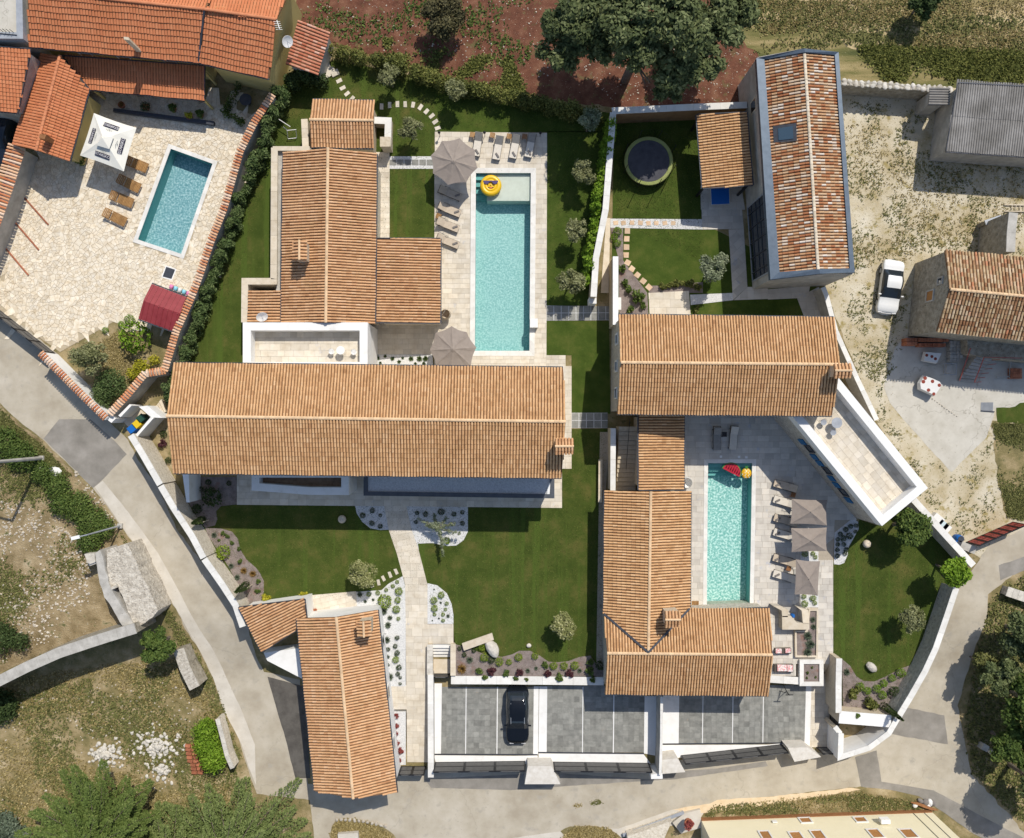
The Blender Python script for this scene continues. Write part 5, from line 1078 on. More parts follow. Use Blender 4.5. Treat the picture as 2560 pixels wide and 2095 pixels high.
wall('retaining_wall', 'white retaining wall behind the short car park', q(3, 3, (0, 418), (260, 435), (445, 440)), .15, .50, m_conc, m_cap, zb=-1.2)
wall('parking_wall', 'white coped wall between path and long car park', q(1, 3, (1445, 385), (1448, 1235)), .55, .38, m_conc, m_cap, zb=-1.2)
wall('step_wall', 'rough pale stone wall left of the garden steps', q(1, 3, (1440, 135), (1440, 385)), .50, .38, m_beig, m_pebb, zb=-1.2, caplen=.5)
wall('step_wall', 'pale stone wall right of the garden steps', q(1, 3, (1632, 130), (1632, 392)), .35, .34, m_beig, m_capc, zb=-1.2, caplen=.6)
wall('parking_wall', 'white wall dividing the two car parks', q(2, 3, (1240, 565), (1238, 900), (1228, 1215)), 1.2, .18, m_conc, m_cap, zb=-1.2, capov=.02)
m_pll = M('pillar_stone', [(.3, (.55, .51, .44)), (.5, (.62, .58, .515)), (.7, (.68, .65, .59))], 3, bump=.01, bscale=12)
o = prism('entry_pillar', [W(u, v, .9)[:2] for u, v in q(2, 3, (130, 1140), (330, 1140), (400, 1290), (105, 1290))], -1.2, .9, m_pll); tag(o, 'broad pale stone entry pillar between the two sliding gates', 'pillar')
o = prism('entry_pillar', [W(u, v, .9)[:2] for u, v in q(2, 3, (1240, 1090), (1370, 1075), (1435, 1190), (1245, 1205))], -1.2, .9, m_pll); tag(o, 'pale stone entry pillar left of the slanted gate', 'pillar')
o = prism('entry_pillar', [W(u, v, .8)[:2] for u, v in q(3, 3, (165, 990), (330, 985), (440, 1065), (220, 1105))], -1.2, .8, m_pll); tag(o, 'white stone entry pillar right of the slanted gate', 'pillar')
o = prism('entry_pillar', [W(u, v, .9)[:2] for u, v in q(2, 3, (1150, 1210), (1245, 1200), (1248, 1245), (1152, 1248))], -1.2, .9, m_white); tag(o, 'slim white pillar between the second gate and dividing wall', 'pillar')
def steps(name, label, pts, n, z0, z1, mat):
    P = [W(u, v) for u, v in pts]; c = sum(P, Vector()) / 4; root = empty(name, (c.x, c.y, min(z0, z1)), label, 'steps')
    for k in range(n):
        a, b = k / n, (k + 1) / n - .01; q_ = [P[0].lerp(P[3], a), P[1].lerp(P[2], a), P[1].lerp(P[2], b), P[0].lerp(P[3], b)]
        prism('step', [p[:2] for p in q_], -1.3, z0 + (z1 - z0) * (k + .5) / n, mat, root)
steps('garden_steps', 'flight of cream stone steps down to the car park', q(1, 3, (1460, 135), (1608, 135), (1608, 255), (1460, 255)), 4, .02, -.72, m_cap)
steps('east_steps', 'narrow cream stone steps between planter and stone wall', q(3, 3, (465, 290), (515, 290), (512, 380), (465, 380)), 4, .02, -.85, m_capc)
steps('bin_store_steps', 'cream steps squeezed between bin store and long house', g(260, 940, 8.11, (1000, 680), (1180, 800), (1290, 720), (1200, 470)), 4, .0, .4, m_capc)
o = prism('steps_landing', [W(u, v, -.7)[:2] for u, v in q(1, 3, (1460, 255), (1608, 255), (1608, 372), (1460, 372))], -1.3, -.68, m_capc); tag(o, kind='structure')
# covered stair west of the stair roof
P = [W(u, v) for u, v in q(2, 2, (862, 60), (1020, 60), (1020, 590), (862, 590))]
sr = empty('side_stair', (P[0].x, P[0].y, 0), 'narrow beige side stair with thin handrail next to the stair roof', 'stairs')
for k in range(14): a, b = k / 14, (k + 1) / 14 - .004; prism('step', [p[:2] for p in (P[0].lerp(P[3], a), P[1].lerp(P[2], a), P[1].lerp(P[2], b), P[0].lerp(P[3], b))], -.3, 1.9 - .13 * k, m_beig, sr)
bar(sr, W(*q(2, 2, (975, 0))[0], 3.0), W(*q(2, 2, (945, 415))[0], 1.2), .04, .04, m_blk, 'handrail')
wall('stair_wall', 'white topped stair wall beside the narrow lawn', q(2, 2, (838, 75), (836, 590)), 2.4, .32, m_beig, m_cap, zb=-.2)
wall('low_wall', 'short beige stone edging wall on the lawn by the stair', q(2, 2, (733, 335), (730, 690)), .5, .22, m_beig, m_capc, zb=-.1)
# gates
def gate(name, label, a, b, h, panels, z, cat='gate', mat=None, slats=0, arch=.06, posts=True):
    A, B = W(*a, z), W(*b, z); d = (B - A); L = d.length; dn = d.normalized(); root = empty(name, A, label, cat)
    for k in range(panels):
        p0 = A + dn * (L * k / panels + .05); p1 = A + dn * (L * (k + 1) / panels - .05); s = Vector((-dn.y, dn.x, 0)) * .03; n = 7; V = []; F = []
        for i in range(n):
            t = i / (n - 1); p = p0.lerp(p1, t); top = h + arch * (1 - (2 * t - 1) ** 2); V += [p + s + UPV * .06, p - s + UPV * .06, p - s + UPV * top, p + s + UPV * top]
        for i in range(n - 1):
            for j in range(4): F.append([4 * i + j, 4 * i + 4 + j, 4 * i + 4 + (j + 1) % 4, 4 * i + (j + 1) % 4])
        F += [[0, 1, 2, 3], [4 * n - 1, 4 * n - 2, 4 * n - 3, 4 * n - 4]]
        mesh('gate_panel', V, F, mat or m_gate, root)
        for z_ in (.08, h * .5, h): bar(root, p0 + UPV * z_, p1 + UPV * z_, .10, .07, m_blk, 'rail')
        for p in (p0, p1): bar(root, p + UPV * .03, p + UPV * (h + .02), .10, .10, m_blk, 'stile')
        for i in range(slats):
            p = p0.lerp(p1, (i + .5) / slats); bar(root, p + UPV * .05, p + UPV * h, .05, .12, m_rgate, 'slat')
    return root
gate('sliding_gate', 'dark three panel sliding gate in front of the black car', (1088, 1906), (1313, 1903), 1.95, 3, -.88)
gate('sliding_gate', 'dark three panel sliding gate of the middle car park', (1383, 1905), (1622, 1908), 1.85, 3, -.88)
gate('sliding_gate', 'dark slanted four panel gate of the short car park', (1702, 1889), (1955, 1861), 1.75, 4, -.88)
gate('pedestrian_gate', 'small black slatted gate at the foot of the sloping path', (1003, 1916), (1066, 1916), 1.7, 2, -.88)
gate('pedestrian_gate', 'small black gate beside the white stone pillar', q(3, 3, (400, 985))[0], q(3, 3, (500, 985))[0], 1.4, 1, -.88)
gate('pedestrian_gate', 'black slatted gate of the corner bin store', q(3, 3, (520, 705))[0], q(3, 3, (510, 800))[0], 1.8, 1, -.88)
gate('pedestrian_gate', 'small dark gate at the bottom of the garden steps', q(1, 3, (1465, 378))[0], q(1, 3, (1605, 378))[0], .9, 1, -.85)
gate('yard_gate', 'long dark sliding gate of the crazy paved yard', (-6, 772), (138, 884), 1.7, 4, 0.)
gate('red_gate', 'faded red metal sliding gate across the gravel drive', q(3, 2, (1640, 1020))[0], q(3, 2, (2030, 850))[0], 1.9, 6, 0., mat=m_rgate, arch=0, slats=3)
wall('gate_wall', 'old concrete wall stub at the red gate', q(3, 2, (1600, 1040), (1720, 1090)), 1.0, .5, m_osto, m_conc, zb=-.3)
# west bin store
bs = empty('bin_store', W(320, 1040), 'white walled bin store at the west street corner', 'bin store')
Z = lambda *p: g(260, 940, 8.11, *p)
for nm, pts, z in (('wall', Z((590, 1250), (640, 1270), (1000, 860), (950, 830)), 2.2), ('wall', Z((700, 620), (880, 600), (1180, 850), (960, 840)), 2.0), ('wall', Z((290, 800), (335, 835), (560, 600), (520, 570)), 2.0)): prism(nm, [W(u, v, z)[:2] for u, v in pts], -.2, z, m_white, bs)
prism('floor', [W(u, v)[:2] for u, v in Z((330, 860), (600, 560), (940, 850), (640, 1180))], -.1, .03, m_capc, bs)
o = prism('gate_pillar', [W(u, v, 2.0)[:2] for u, v in Z((60, 880), (160, 780), (240, 860), (150, 950))], -.2, 2.0, m_white); tag(o, 'white square pillar at the bin store entrance', 'pillar')
def bin_(label, u, v, mat, rz):
    p = W(u, v); root = empty('wheelie_bin', (p.x, p.y, .03), label, 'bin', rz=rz); mb = MB(); mb.box((0, 0, .5), (.5, .55, .9)); mb.build('bin_body', mat, root, loc=(0, 0, 0)); mb = MB(); mb.box((0, .02, .99), (.56, .62, .07)); mb.build('lid', mat, root, loc=(0, 0, 0))
    mb = MB(); mb.box((0, -.33, .92), (.44, .05, .05)); mb.build('handle', mat, root, loc=(0, 0, 0))
for lb, p, m_, in (('yellow lidded bin in the west bin store', (770, 975), m_yplas), ('blue lidded bin in the west bin store', (670, 1070), m_bluep), ('dark green bin in the west bin store', (850, 860), m_gplas)):
    u, v = Z(p)[0]; bin_(lb, 640 * 0 + u, v, m_, R(-50))
# raised planters, counter and seating by the second pool
Y = lambda *p: g(1880, 1420, 6.2, *p)
def ring(name, label, pts, th, z, zs, mat, soil, cat='planter'):
    P = ccw([tuple(W(u, v, z)[:2]) for u, v in pts]); I = [tuple(p) for p in inset(P, th)]; c = np.mean(P, 0); root = empty(name, (c[0], c[1], -.2), label, cat)
    for i in range(len(P)): prism('planter_side', [P[i], P[(i + 1) % len(P)], I[(i + 1) % len(P)], I[i]], -1.2, z, mat, root)
    prism('soil', I, -1.2, zs, soil, root); return root
ring('raised_planter', 'long raised planter of grey green shrubs beside the outdoor kitchen', Y((665, 970), (875, 640), (1030, 640), (1020, 1390), (665, 1390))[0:1] + Y((840, 970), (880, 640), (1030, 640), (1020, 1385), (672, 1385)), .14, .35, .22, m_capc, m_bed)
ring('raised_planter', 'square white planter with tiny shrubs above the east steps', Y((740, 1425), (1110, 1425), (1110, 1830), (740, 1830)), .34, .35, .22, m_cap, m_bed)
kt = empty('outdoor_kitchen', W(*Y((600, 800))[0]), 'pale stone outdoor kitchen counter between pool and planter', 'counter')
for pts, z in ((Y((320, 585), (450, 590), (560, 650), (555, 760), (470, 760), (460, 660)), .95), (Y((465, 745), (600, 740), (700, 850), (890, 850), (890, 955), (470, 955)), .95), (Y((690, 600), (870, 650), (890, 860), (790, 850), (770, 660)), 1.0)):
    prism('counter_base', [W(u, v, z)[:2] for u, v in pts], -.2, z - .06, m_gsto, kt); prism('worktop', [W(u, v, z)[:2] for u, v in pts], z - .058, z, m_capc, kt)
mb = MB(); p = W(*Y((672, 770))[0], 1.0); mb.lathe((p.x, p.y, .1), [(.0, 0), (.16, 0), (.18, .3), (.1, .5), (0, .52)]); mb.build('gas_bottle', m_bluep, kt)
# sofa set with red white cushions
so_ = empty('sofa', W(*Y((515, 1560))[0]), 'sofa with red and white patterned cushions near the pool house', 'sofa')
m_pat = M('red_white_pattern', [(.44, (.74, .70, .66)), (.5, (.66, .16, .17)), (.56, (.74, .70, .66))], 4, detail=3.)
for pts, z0, z1, m_, nm in ((Y((350, 1500), (640, 1500), (640, 1620), (350, 1620)), .0, .38, m_alu, 'sofa_frame'), (Y((395, 1500), (545, 1505), (540, 1600), (395, 1600)), .38, .52, m_pat, 'cushion'), (Y((550, 1505), (632, 1510), (632, 1608), (550, 1605)), .38, .55, m_pat, 'cushion')): prism(nm, [W(u, v, z1)[:2] for u, v in pts], z0, z1, m_, so_)
so2 = empty('armchair_pair', W(*Y((500, 1290))[0]), 'armchair with red flowered cushions opposite the sofa', 'armchair')
for pts, z0, z1, m_, nm in ((Y((365, 1250), (610, 1245), (610, 1330), (365, 1330)), 0, .36, m_alu, 'chair_frame'), (Y((370, 1255), (460, 1255), (460, 1322), (370, 1322)), .36, .5, m_pat, 'cushion'), (Y((520, 1255), (600, 1250), (600, 1312), (520, 1318)), .36, .5, m_pat, 'cushion')): prism(nm, [W(u, v, z1)[:2] for u, v in pts], z0, z1, m_, so2)
def table_round(name, label, u, v, r, h, mat, legm=None, cat='table'):
    p = G(u, v); root = empty(name, p, label, cat); mb = MB(); mb.lathe((0, 0, h), [(0, -.03), (r, -.03), (r, 0), (0, 0)], 20); mb.build('table_top', mat, root, loc=(0, 0, 0)); mb = MB(); mb.tube((0, 0, 0), .04, (0, 0, h - .03)); mb.lathe((0, 0, 0), [(r * .5, 0), (r * .5, .03), (0, .05)], 14); mb.build('pedestal', legm or mat, root, loc=(0, 0, 0)); return root
table_round('coffee_table', 'round grey coffee table between sofa and armchair', *Y((430, 1440))[0], .32, .42, m_zgry)
# ruins, stone walls and masonry at the left
def ztop_poly(name, pts, z0, z1, mat, parent=None, n=0): return prism(name, fray([W(u, v, z1)[:2] for u, v in pts], .05, .35), z0, z1, mat, parent)
D = lambda *p: g(180, 1340, 6.2, *p)
ru = empty('roofless_ruin', W(270, 1470), 'broken grey stone ruin wall beside the west road', 'ruin')
ztop_poly('wall_core', D((540, 215), (850, 110), (940, 300), (1060, 560), (1210, 860), (1330, 1160), (1250, 1260), (1005, 1420), (870, 1180), (720, 790), (590, 800), (540, 500)), -.3, 2.7, M('broken_stone', [(.3, (.33, .29, .235)), (.48, (.52, .47, .39)), (.65, (.66, .61, .52))], 3.5, specks=[(8, .62, (.22, .18, .14), .05)], bump=.12, bscale=6), ru)
ztop_poly('wall_cap', D((360, 270), (430, 215), (480, 330), (520, 560), (600, 800), (760, 1080), (1000, 1430), (780, 1390), (620, 1110), (500, 950), (430, 740), (390, 480)), -.3, 2.9, m_conc, ru)
ztop_poly('wall_stub', D((190, 280), (350, 270), (370, 430), (270, 470)), -.3, 1.5, m_pebb, ru)
o = prism('fallen_slab', [W(u, v, 2.8)[:2] for u, v in D((610, 800), (700, 745), (720, 790), (625, 830))], 2.71, 2.95, m_gsto, ru)
rw, P = wall('ruin_wall', 'long broken wall topped with grey concrete blocks in the lower left field', g(180, 1340, 6.2, (980, 1430), (560, 1560), (250, 1660), (-200, 1810), (-700, 2030), (-1300, 2330), (-2600, 2950)), 3.6, .75, m_osto, m_conc, zb=-.3, caplen=.85)
wall('dry_stone_wall', 'short dry stone wall near the lower left road bend', q(0, 3, (1478, 175), (1530, 330), (1612, 495)), 1.2, .8, m_osto, m_gsto, zb=-.8, caplen=.5)
wall('dry_stone_wall', 'low pale stone edging behind the lime green bush', q(0, 3, (1800, 750), (1840, 900), (1880, 1060), (1925, 1160)), .5, .25, m_stone, m_pebb, zb=-1., caplen=.5)
# dry stone wall upper right, one object per cap stone
rw, P = wall('dry_stone_wall', 'lichen grey dry stone wall below the terraced field', q(3, 0, (608, 682), (900, 700), (1180, 722), (1530, 742)), 2.0, .42, m_osto, zb=-.2)
for i in range(len(P) - 1):
    L = (P[i + 1] - P[i]).length; n = int(L / .42)
    for k in range(n):
        for sd in (-1, 1):
            p = P[i].lerp(P[i + 1], (k + .5) / n); dn = (P[i + 1] - P[i]).normalized(); s_ = Vector((-dn.y, dn.x, 0)); rock('cap_stone', p + s_ * sd * .12 + Vector((random.uniform(-.04, .04), random.uniform(-.03, .03), 0)), random.uniform(.12, .25), m_pebb if random.random() > .5 else m_gsto, random.randint(0, 5), rw, (1, .8, .4))
wall('ruin_wall', 'tall concrete topped wall at the right edge above the old house', q(3, 1, (2033, 25), (2015, 190), (2010, 350)), 4.2, .6, m_osto, m_conc, zb=-.2, caplen=1.5)
wall('ruin_wall', 'low slate topped wall stub at the right edge', q(3, 1, (1800, 108), (1935, 62)), 1.2, .3, m_osto, m_zgry, zb=-.2, caplen=.9)
# village furniture at the bottom: terrace with steps
wall('terrace_wall', 'low stone wall with grey coping at the bottom terrace', q(2, 3, (920, 1715), (1425, 1525)), -.55, .16, m_stone, m_zgry, zb=-1.5, caplen=2)
o = prism('bottom_terrace', [W(u, v, -.6)[:2] for u, v in q(2, 3, (1330, 1610), (1430, 1530), (1560, 1500), (1570, 1650), (1400, 1700))], -1.5, -.6, m_lane); tag(o, kind='structure')
o = prism('bottom_stair_wall', [W(u, v, .4)[:2] for u, v in q(2, 3, (960, 1736), (1330, 1610), (1260, 1770), (960, 1850))], -1.5, .1, m_stone); tag(o, 'rough stone retaining block at the bottom edge', 'wall')

# ------------------------------------------------------------------ FURNITURE AND OTHER THINGS
Z1 = lambda *p: g(1060, 310, 6.2, *p)
def lounger(fab, back, frame, L=2.0, w=.66, arms=False, pillow=True, tilt=35, headfab=None):
    """local: head at +y, lies along y, origin at base centre"""
    root = empty('sun_lounger', (0, 0, 0)); O = (0, 0, 0)
    mb = MB(); 
    for s in (-1, 1): mb.box((s * (w / 2 - .025), 0, .30), (.05, L, .05))
    for y in (-L / 2 + .03, 0, L / 2 - .03): mb.box((0, y, .30), (w, .05, .045))
    mb.build('frame', frame, root, loc=O)
    for sx in (-1, 1):
        for y in (-L / 2 + .12, L / 2 - .3): mb = MB(); mb.box((sx * (w / 2 - .03), y, .14), (.05, .06, .28)); mb.build('leg', frame, root, loc=O)
    yb = L * .14; mb = MB(); mb.box((0, (-L / 2 + yb) / 2, .345), (w - .06, L / 2 + yb, .05)); mb.build('seat', fab, root, loc=O)
    t = R(tilt); bl = (L / 2 - yb); V = []
    for y, z in ((0, 0), (bl * math.cos(t), bl * math.sin(t))):
        for x in (-(w / 2 - .03), w / 2 - .03):
            for dz in (0, .05): V.append((x, yb + y - dz * math.sin(t), .34 + z + dz * math.cos(t)))
    bk = mesh('backrest', V, [[0, 2, 3, 1], [4, 5, 7, 6], [1, 3, 7, 5], [0, 4, 6, 2], [0, 1, 5, 4], [2, 6, 7, 3]], headfab or fab, root, loc=O)
    if pillow: mb = MB(); mb.box((.06, -L / 2 + .34, .41), (.42, .14, .09), R(-48)); mb.build('pillow', m_pil, root, loc=O)
    if arms:
        for s in (-1, 1):
            mb = MB(); mb.tube((s * (w / 2 + .03), .1, .3), .016, (s * (w / 2 + .03), .1, .52), n=5); mb.tube((s * (w / 2 + .03), .1, .52), .016, (s * (w / 2 + .03), .55, .52), n=5); mb.tube((s * (w / 2 + .03), .55, .52), .016, (s * (w / 2 + .03), .55, .3), n=5); mb.build('armrest', m_alu, root, loc=O)
    return root
def put(proto, items, group, z=UP + .03):
    for i, (u, v, rz, lb) in enumerate(items):
        o = proto if i == 0 else copy_tree(proto); p = W(u, v, z + .3); o.location = (p.x, p.y, z - .01); o.rotation_euler = (0, 0, R(rz)); tag(o, lb, 'sun lounger', group)
put(lounger(m_fabw, None, m_alu, headfab=m_fabg), [(1194, 360, -9, 'sun lounger with grey head nearest the first octagonal parasol'), (1245, 369, -10, 'second sun lounger along from the octagonal parasol with a grey pillow'), (1287, 366, -11, 'third sun lounger along from the octagonal parasol, half in tree shade'), (1326, 363, -12, 'sun lounger fully in tree shade at the pool deck corner')], 'loungers above the long pool')
put(lounger(m_fabt, None, m_alu, arms=True), [(1124.5, 483, 68, 'sand lounger lying in the shade of the octagonal parasol'), (1123, 524, 68, 'sand lounger nearest the octagonal parasol shadow edge'), (1119, 562, 68, 'middle sunlit sand lounger left of the long pool'), (1119, 603, 68, 'sand lounger next to the single pitch roof')], 'sand loungers left of the long pool')
put(lounger(m_fabw, None, m_alu, arms=True), [(1963, 1255, -106, 'cream lounger half under the upper rectangular parasol'), (1963, 1337, -106, 'cream lounger half under the middle rectangular parasol'), (1962, 1441, -106, 'cream lounger half under the lowest rectangular parasol')], 'cream loungers beside the short pool')
put(lounger(m_fabt, None, m_alu, arms=True), [(1964, 1215, -106, 'sand lounger above all rectangular parasols'), (1964, 1301, -106, 'sand lounger between upper and middle rectangular parasol'), (1962, 1401, -106, 'sand lounger between middle and lowest rectangular parasol')], 'sand loungers beside the short pool')
pr = lounger(m_fabg, None, m_alu, pillow=False, headfab=m_fabg); put(pr, [(1792.5, 1095, 0, 'brown grey lounger in the house shade left of the black side table')], None)
put(lounger(m_fabw, None, m_alu, pillow=False, tilt=25), [(1834, 1094, -4, 'pale lounger in the house shade right of the black side table')], None)
def side_table(u, v, label, mat, s=.42, h=.4, rz=0, group=None, z=UP):
    p = W(u, v, h); root = empty('side_table', (p.x, p.y, z), label, 'side table', group, R(rz)); O = (0, 0, 0)
    for k in range(5): mb = MB(); mb.box(((k - 2) * s / 5, 0, h), (s / 5 - .012, s, .03)); mb.build('slat', mat, root, loc=O)
    for sx in (-1, 1):
        for sy in (-1, 1): mb = MB(); mb.box((sx * (s / 2 - .03), sy * (s / 2 - .03), h / 2 - .01), (.04, .04, h - .02)); mb.build('leg', mat, root, loc=O)
for k, (p, lb) in enumerate((((750, 165), 'wooden side table left of the first cream lounger'), ((1060, 172), 'wooden side table between first and second cream lounger'), ((1320, 190), 'wooden side table between second and third cream lounger'), ((1560, 192), 'wooden side table in shade before the last cream lounger'))): side_table(*Z1(p)[0], lb, m_teak if k < 3 else m_brn, rz=-8, group='side tables above the long pool')
side_table(*Z1((225, 1425))[0], 'wooden side table between the sand loungers by the long pool', m_teak, rz=-20)
side_table(1811, 1086, 'black side table between the two shaded loungers', m_blk, s=.4)
side_table(1983, 1237, 'brown side table next to the upper rectangular parasol', m_brn, s=.4, rz=-15)
side_table(1972, 1421, 'brown side table next to the lowest rectangular parasol', m_brn, s=.4, rz=-15)
for u, v, lb in ((1100, 340, 'black garden lamp at the deck corner by the parasol'), (1212, 340, 'black garden lamp between two loungers'), (1350, 341, 'black garden lamp in tree shade at the deck corner')):
    p = W(u, v); root = empty('garden_lamp', (p.x, p.y, UP), lb, 'lamp', 'garden lamps above the long pool'); mb = MB(); mb.tube((0, 0, 0), .025, (0, 0, .8)); mb.build('post', m_blk, root, loc=(0, 0, 0)); mb = MB(); mb.lathe((0, 0, .75), [(.1, 0), (.12, .12), (.06, .22), (0, .24)], 10); mb.build('lamp_head', m_blk, root, loc=(0, 0, 0))
def parasol(label, pts, zt, za, mat, cu, cv, name='parasol', group=None, sag=.05, vent=True, base=None):
    P = [W(u, v, zt) for u, v in pts]; c = W(cu, cv, za); n = len(P); root = empty(name, (c.x, c.y, 0), label, 'parasol', group); V = []; F = []
    # panels with scalloped edges
    V.append(c)
    for i in range(n):
        a, b = P[i], P[(i + 1) % n]; rows = []
        for t in (0, .25, .5, .75):
            e = a.lerp(b, t); k = 4 * t * (1 - t); e = e.lerp(Vector((c.x, c.y, zt)), sag * k); rows.append(e)
        for e in rows:
            V.append(c.lerp(e, .5) + UPV * (.05 if True else 0) * (0 if e is rows[0] else -1)); V.append(e)
    m = 4 * n
    for i in range(m):
        j = (i + 1) % m; F.append([0, 1 + 2 * i, 1 + 2 * j]); F.append([1 + 2 * i, 2 + 2 * i, 2 + 2 * j, 1 + 2 * j])
    k0 = len(V)
    me = mesh('canopy', V, F, mat, root)
    mod = me.modifiers.new('s', 'SOLIDIFY'); mod.thickness = .012
    for i in range(n): bar(root, c - UPV * .06, P[i] - UPV * .03, .025, .025, m_alu, 'rib')
    mb = MB(); mb.tube((c.x, c.y, .03), .03, c + UPV * .06); mb.build('pole', m_alu, root); mb = MB(); mb.box((c.x, c.y, .06), (.7, .7, .08)); mb.build('base', m_conc, root)
    if vent:
        mb = MB(); mb.lathe((c.x, c.y, za + .01), [(.26, -.09), (.13, .0), (0, .05)], 8); mb.build('vent_cap', mat, root)
    return root
def octa(cu, cv, r, a0): return [(cu + r * math.cos(R(a0 + 45 * k)), cv + r * math.sin(R(a0 + 45 * k))) for k in range(8)]
parasol('octagonal taupe parasol beside the smiley float and sand loungers', Z1((555, 220), (790, 400), (828, 682), (655, 905), (370, 945), (138, 765), (108, 488), (275, 262)), 2.45, 3.0, m_taupe, *Z1((455, 575))[0])
parasol('octagonal taupe parasol at the lower end of the long pool', q(1, 1, (1620, 965), (1745, 1015), (1825, 1140), (1780, 1290), (1610, 1330), (1490, 1285), (1437, 1165), (1485, 1020)), 2.45, 3.0, m_taupe, *q(1, 1, (1630, 1155))[0])
parasol('upper rectangular taupe parasol beside the short pool', q(3, 2, (195, 660), (490, 668), (487, 880), (185, 865)), 2.15, 2.6, m_taupe, *q(3, 2, (352, 768))[0], vent=False)
parasol('middle rectangular taupe parasol beside the short pool', q(3, 2, (190, 902), (487, 896), (487, 1092), (195, 1100)), 2.1, 2.55, m_taupe, *q(3, 2, (355, 1008))[0], vent=False)
parasol('lowest narrow taupe parasol beside the short pool', q(3, 2, (230, 1160), (430, 1175), (412, 1462), (220, 1452)), 2.2, 2.65, m_taupe, *q(3, 2, (338, 1325))[0], vent=False)
# lettered white parasol
U = lambda *p: g(190, 270, 10.033, *p)
pz = parasol('square white parasol with black lettered panels in the crazy paved yard', U((450, 130), (1520, 500), (1200, 1590), (105, 1190)), 2.6, 3.25, m_canv, *U((690, 770))[0], sag=.03, vent=False)
cz = W(*U((690, 770))[0], 3.25); cp = [W(u, v, 3.2) for u, v in U((640, 690), (945, 710), (835, 1030), (500, 930))]
V = [cz + UPV * .22] + [p + (p - cz) * .0 for p in cp]; mesh('vent_cap', V, [[0, i + 1, (i + 1) % 4 + 1] for i in range(4)], m_canv, pz)
def canopy_pt(corner_a, corner_b, x, y):  # x along the edge (-.5...5), y from edge to apex (0..1)
    e = corner_a.lerp(corner_b, .5 + x); mid = corner_a.lerp(corner_b, .5); return e.lerp(cz, y)
def letters(txt, mat, parent, o, ex, ey, h, lift):
    cu = bpy.data.curves.new('lettering', 'FONT'); cu.body = txt; cu.align_x = 'CENTER'; cu.align_y = 'CENTER'; cu.size = h; cu.extrude = .001; cu.space_character = .95
    tmp = bpy.data.objects.new('lettering', cu); COL.objects.link(tmp); dg = bpy.context.evaluated_depsgraph_get(); me = bpy.data.meshes.new_from_object(tmp.evaluated_get(dg)); bpy.data.objects.remove(tmp)
    ob = bpy.data.objects.new('lettering', me); COL.objects.link(ob); me.materials.clear(); me.materials.append(mat); n = ex.cross(ey).normalized()
    Mx = Matrix((ex, ey, n)).transposed().to_4x4(); Mx.translation = Vector(o) + n * lift - wloc(parent); ob.parent = parent; ob.matrix_local = Mx; return ob
PC = [W(u, v, 2.6) for u, v in U((450, 130), (1520, 500), (1200, 1590), (105, 1190))]
for i in range(4):
    a, b = PC[i], PC[(i + 1) % 4]; mid = a.lerp(b, .5); o_ = mid.lerp(cz, .33); ex = (b - a).normalized(); ey = (cz - mid); ey = (ey - ex * ey.dot(ex)).normalized(); n_ = ex.cross(ey)
    if n_.z < 0: ex = -ex; n_ = ex.cross(ey)
    w_, h_ = 1.25, .36; V = [o_ + ex * x * w_ / 2 + ey * y * h_ / 2 + n_ * .035 for x, y in ((-1, -1), (1, -1), (1, 1), (-1, 1))]
    mesh('lettered_panel', V, [[0, 1, 2, 3]], m_ink, pz); letters('ISTARSKO', m_inkw, pz, o_, ex, ey, .30, .042)
    # ink emblem of a boat like sprig under the lettering
    oe = o_ + ey * .36; mb = MB()
    for k, (dx, dy, l) in enumerate(((-.22, .02, .16), (-.06, .06, .2), (.1, .05, .18), (.24, 0, .14), (0, -.05, .3))):
        p = oe + ex * dx + ey * dy + n_ * .04; mb.add([p - ex * l / 2, p - ey * .015, p + ex * l / 2, p + ey * .025], [[0, 1, 2, 3]])
    mb.build('printed_emblem', M('grey_print', (.16, .18, .17), 3), pz)
# teak loungers of the neighbour
def teak_lounger():
    root = empty('teak_lounger', (0, 0, 0)); O = (0, 0, 0)
    for k in range(11):
        mb = MB(); mb.box((0, -.95 + .12 * k, .33), (.74, .10, .03)); mb.build('slat', m_teak, root, loc=O)
    for k in range(5):
        mb = MB(); mb.box((0, .45 + .11 * k, .36 + .05 * k), (.74, .09, .03)); mb.build('back_slat', m_teak, root, loc=O)
    for s in (-1, 1):
        mb = MB(); mb.box((s * .38, 0, .30), (.06, 1.96, .09)); mb.build('side_rail', m_teak, root, loc=O)
        for y in (-.8, .8): mb = MB(); mb.box((s * .36, y, .14), (.07, .07, .28)); mb.build('leg', m_teak, root, loc=O)
    return root
tk = teak_lounger()
for i, (u, v, lb) in enumerate(((341, 410, 'teak lounger half under the lettered white parasol'), (323, 459, 'teak lounger partly in the parasol shadow'), (305, 498, 'third teak lounger down from the lettered parasol'), (288, 543, 'lowest teak lounger on the crazy paving'))):
    o = tk if i == 0 else copy_tree(tk); p = W(u, v, .3); o.location = (p.x, p.y, .03); o.rotation_euler = (0, 0, R(68 - 4 * (i % 2))); tag(o, lb, 'sun lounger', 'teak loungers beside the neighbour pool')
for i, (a, b, lb) in enumerate((((59, 492), (121, 562), 'rust brown timber strip nearest the yellow wing'), ((38, 556), (97, 625), 'middle rust brown timber strip on the crazy paving'), ((12, 618), (71, 688), 'rust brown timber strip nearest the yard gate'))):
    A_, B_ = W(*a, .08), W(*b, .08); root = empty('timber_strip', A_, lb, 'timber', 'timber strips on the crazy paving'); bar(root, A_, B_, .11, .07, m_clay, 'beam')
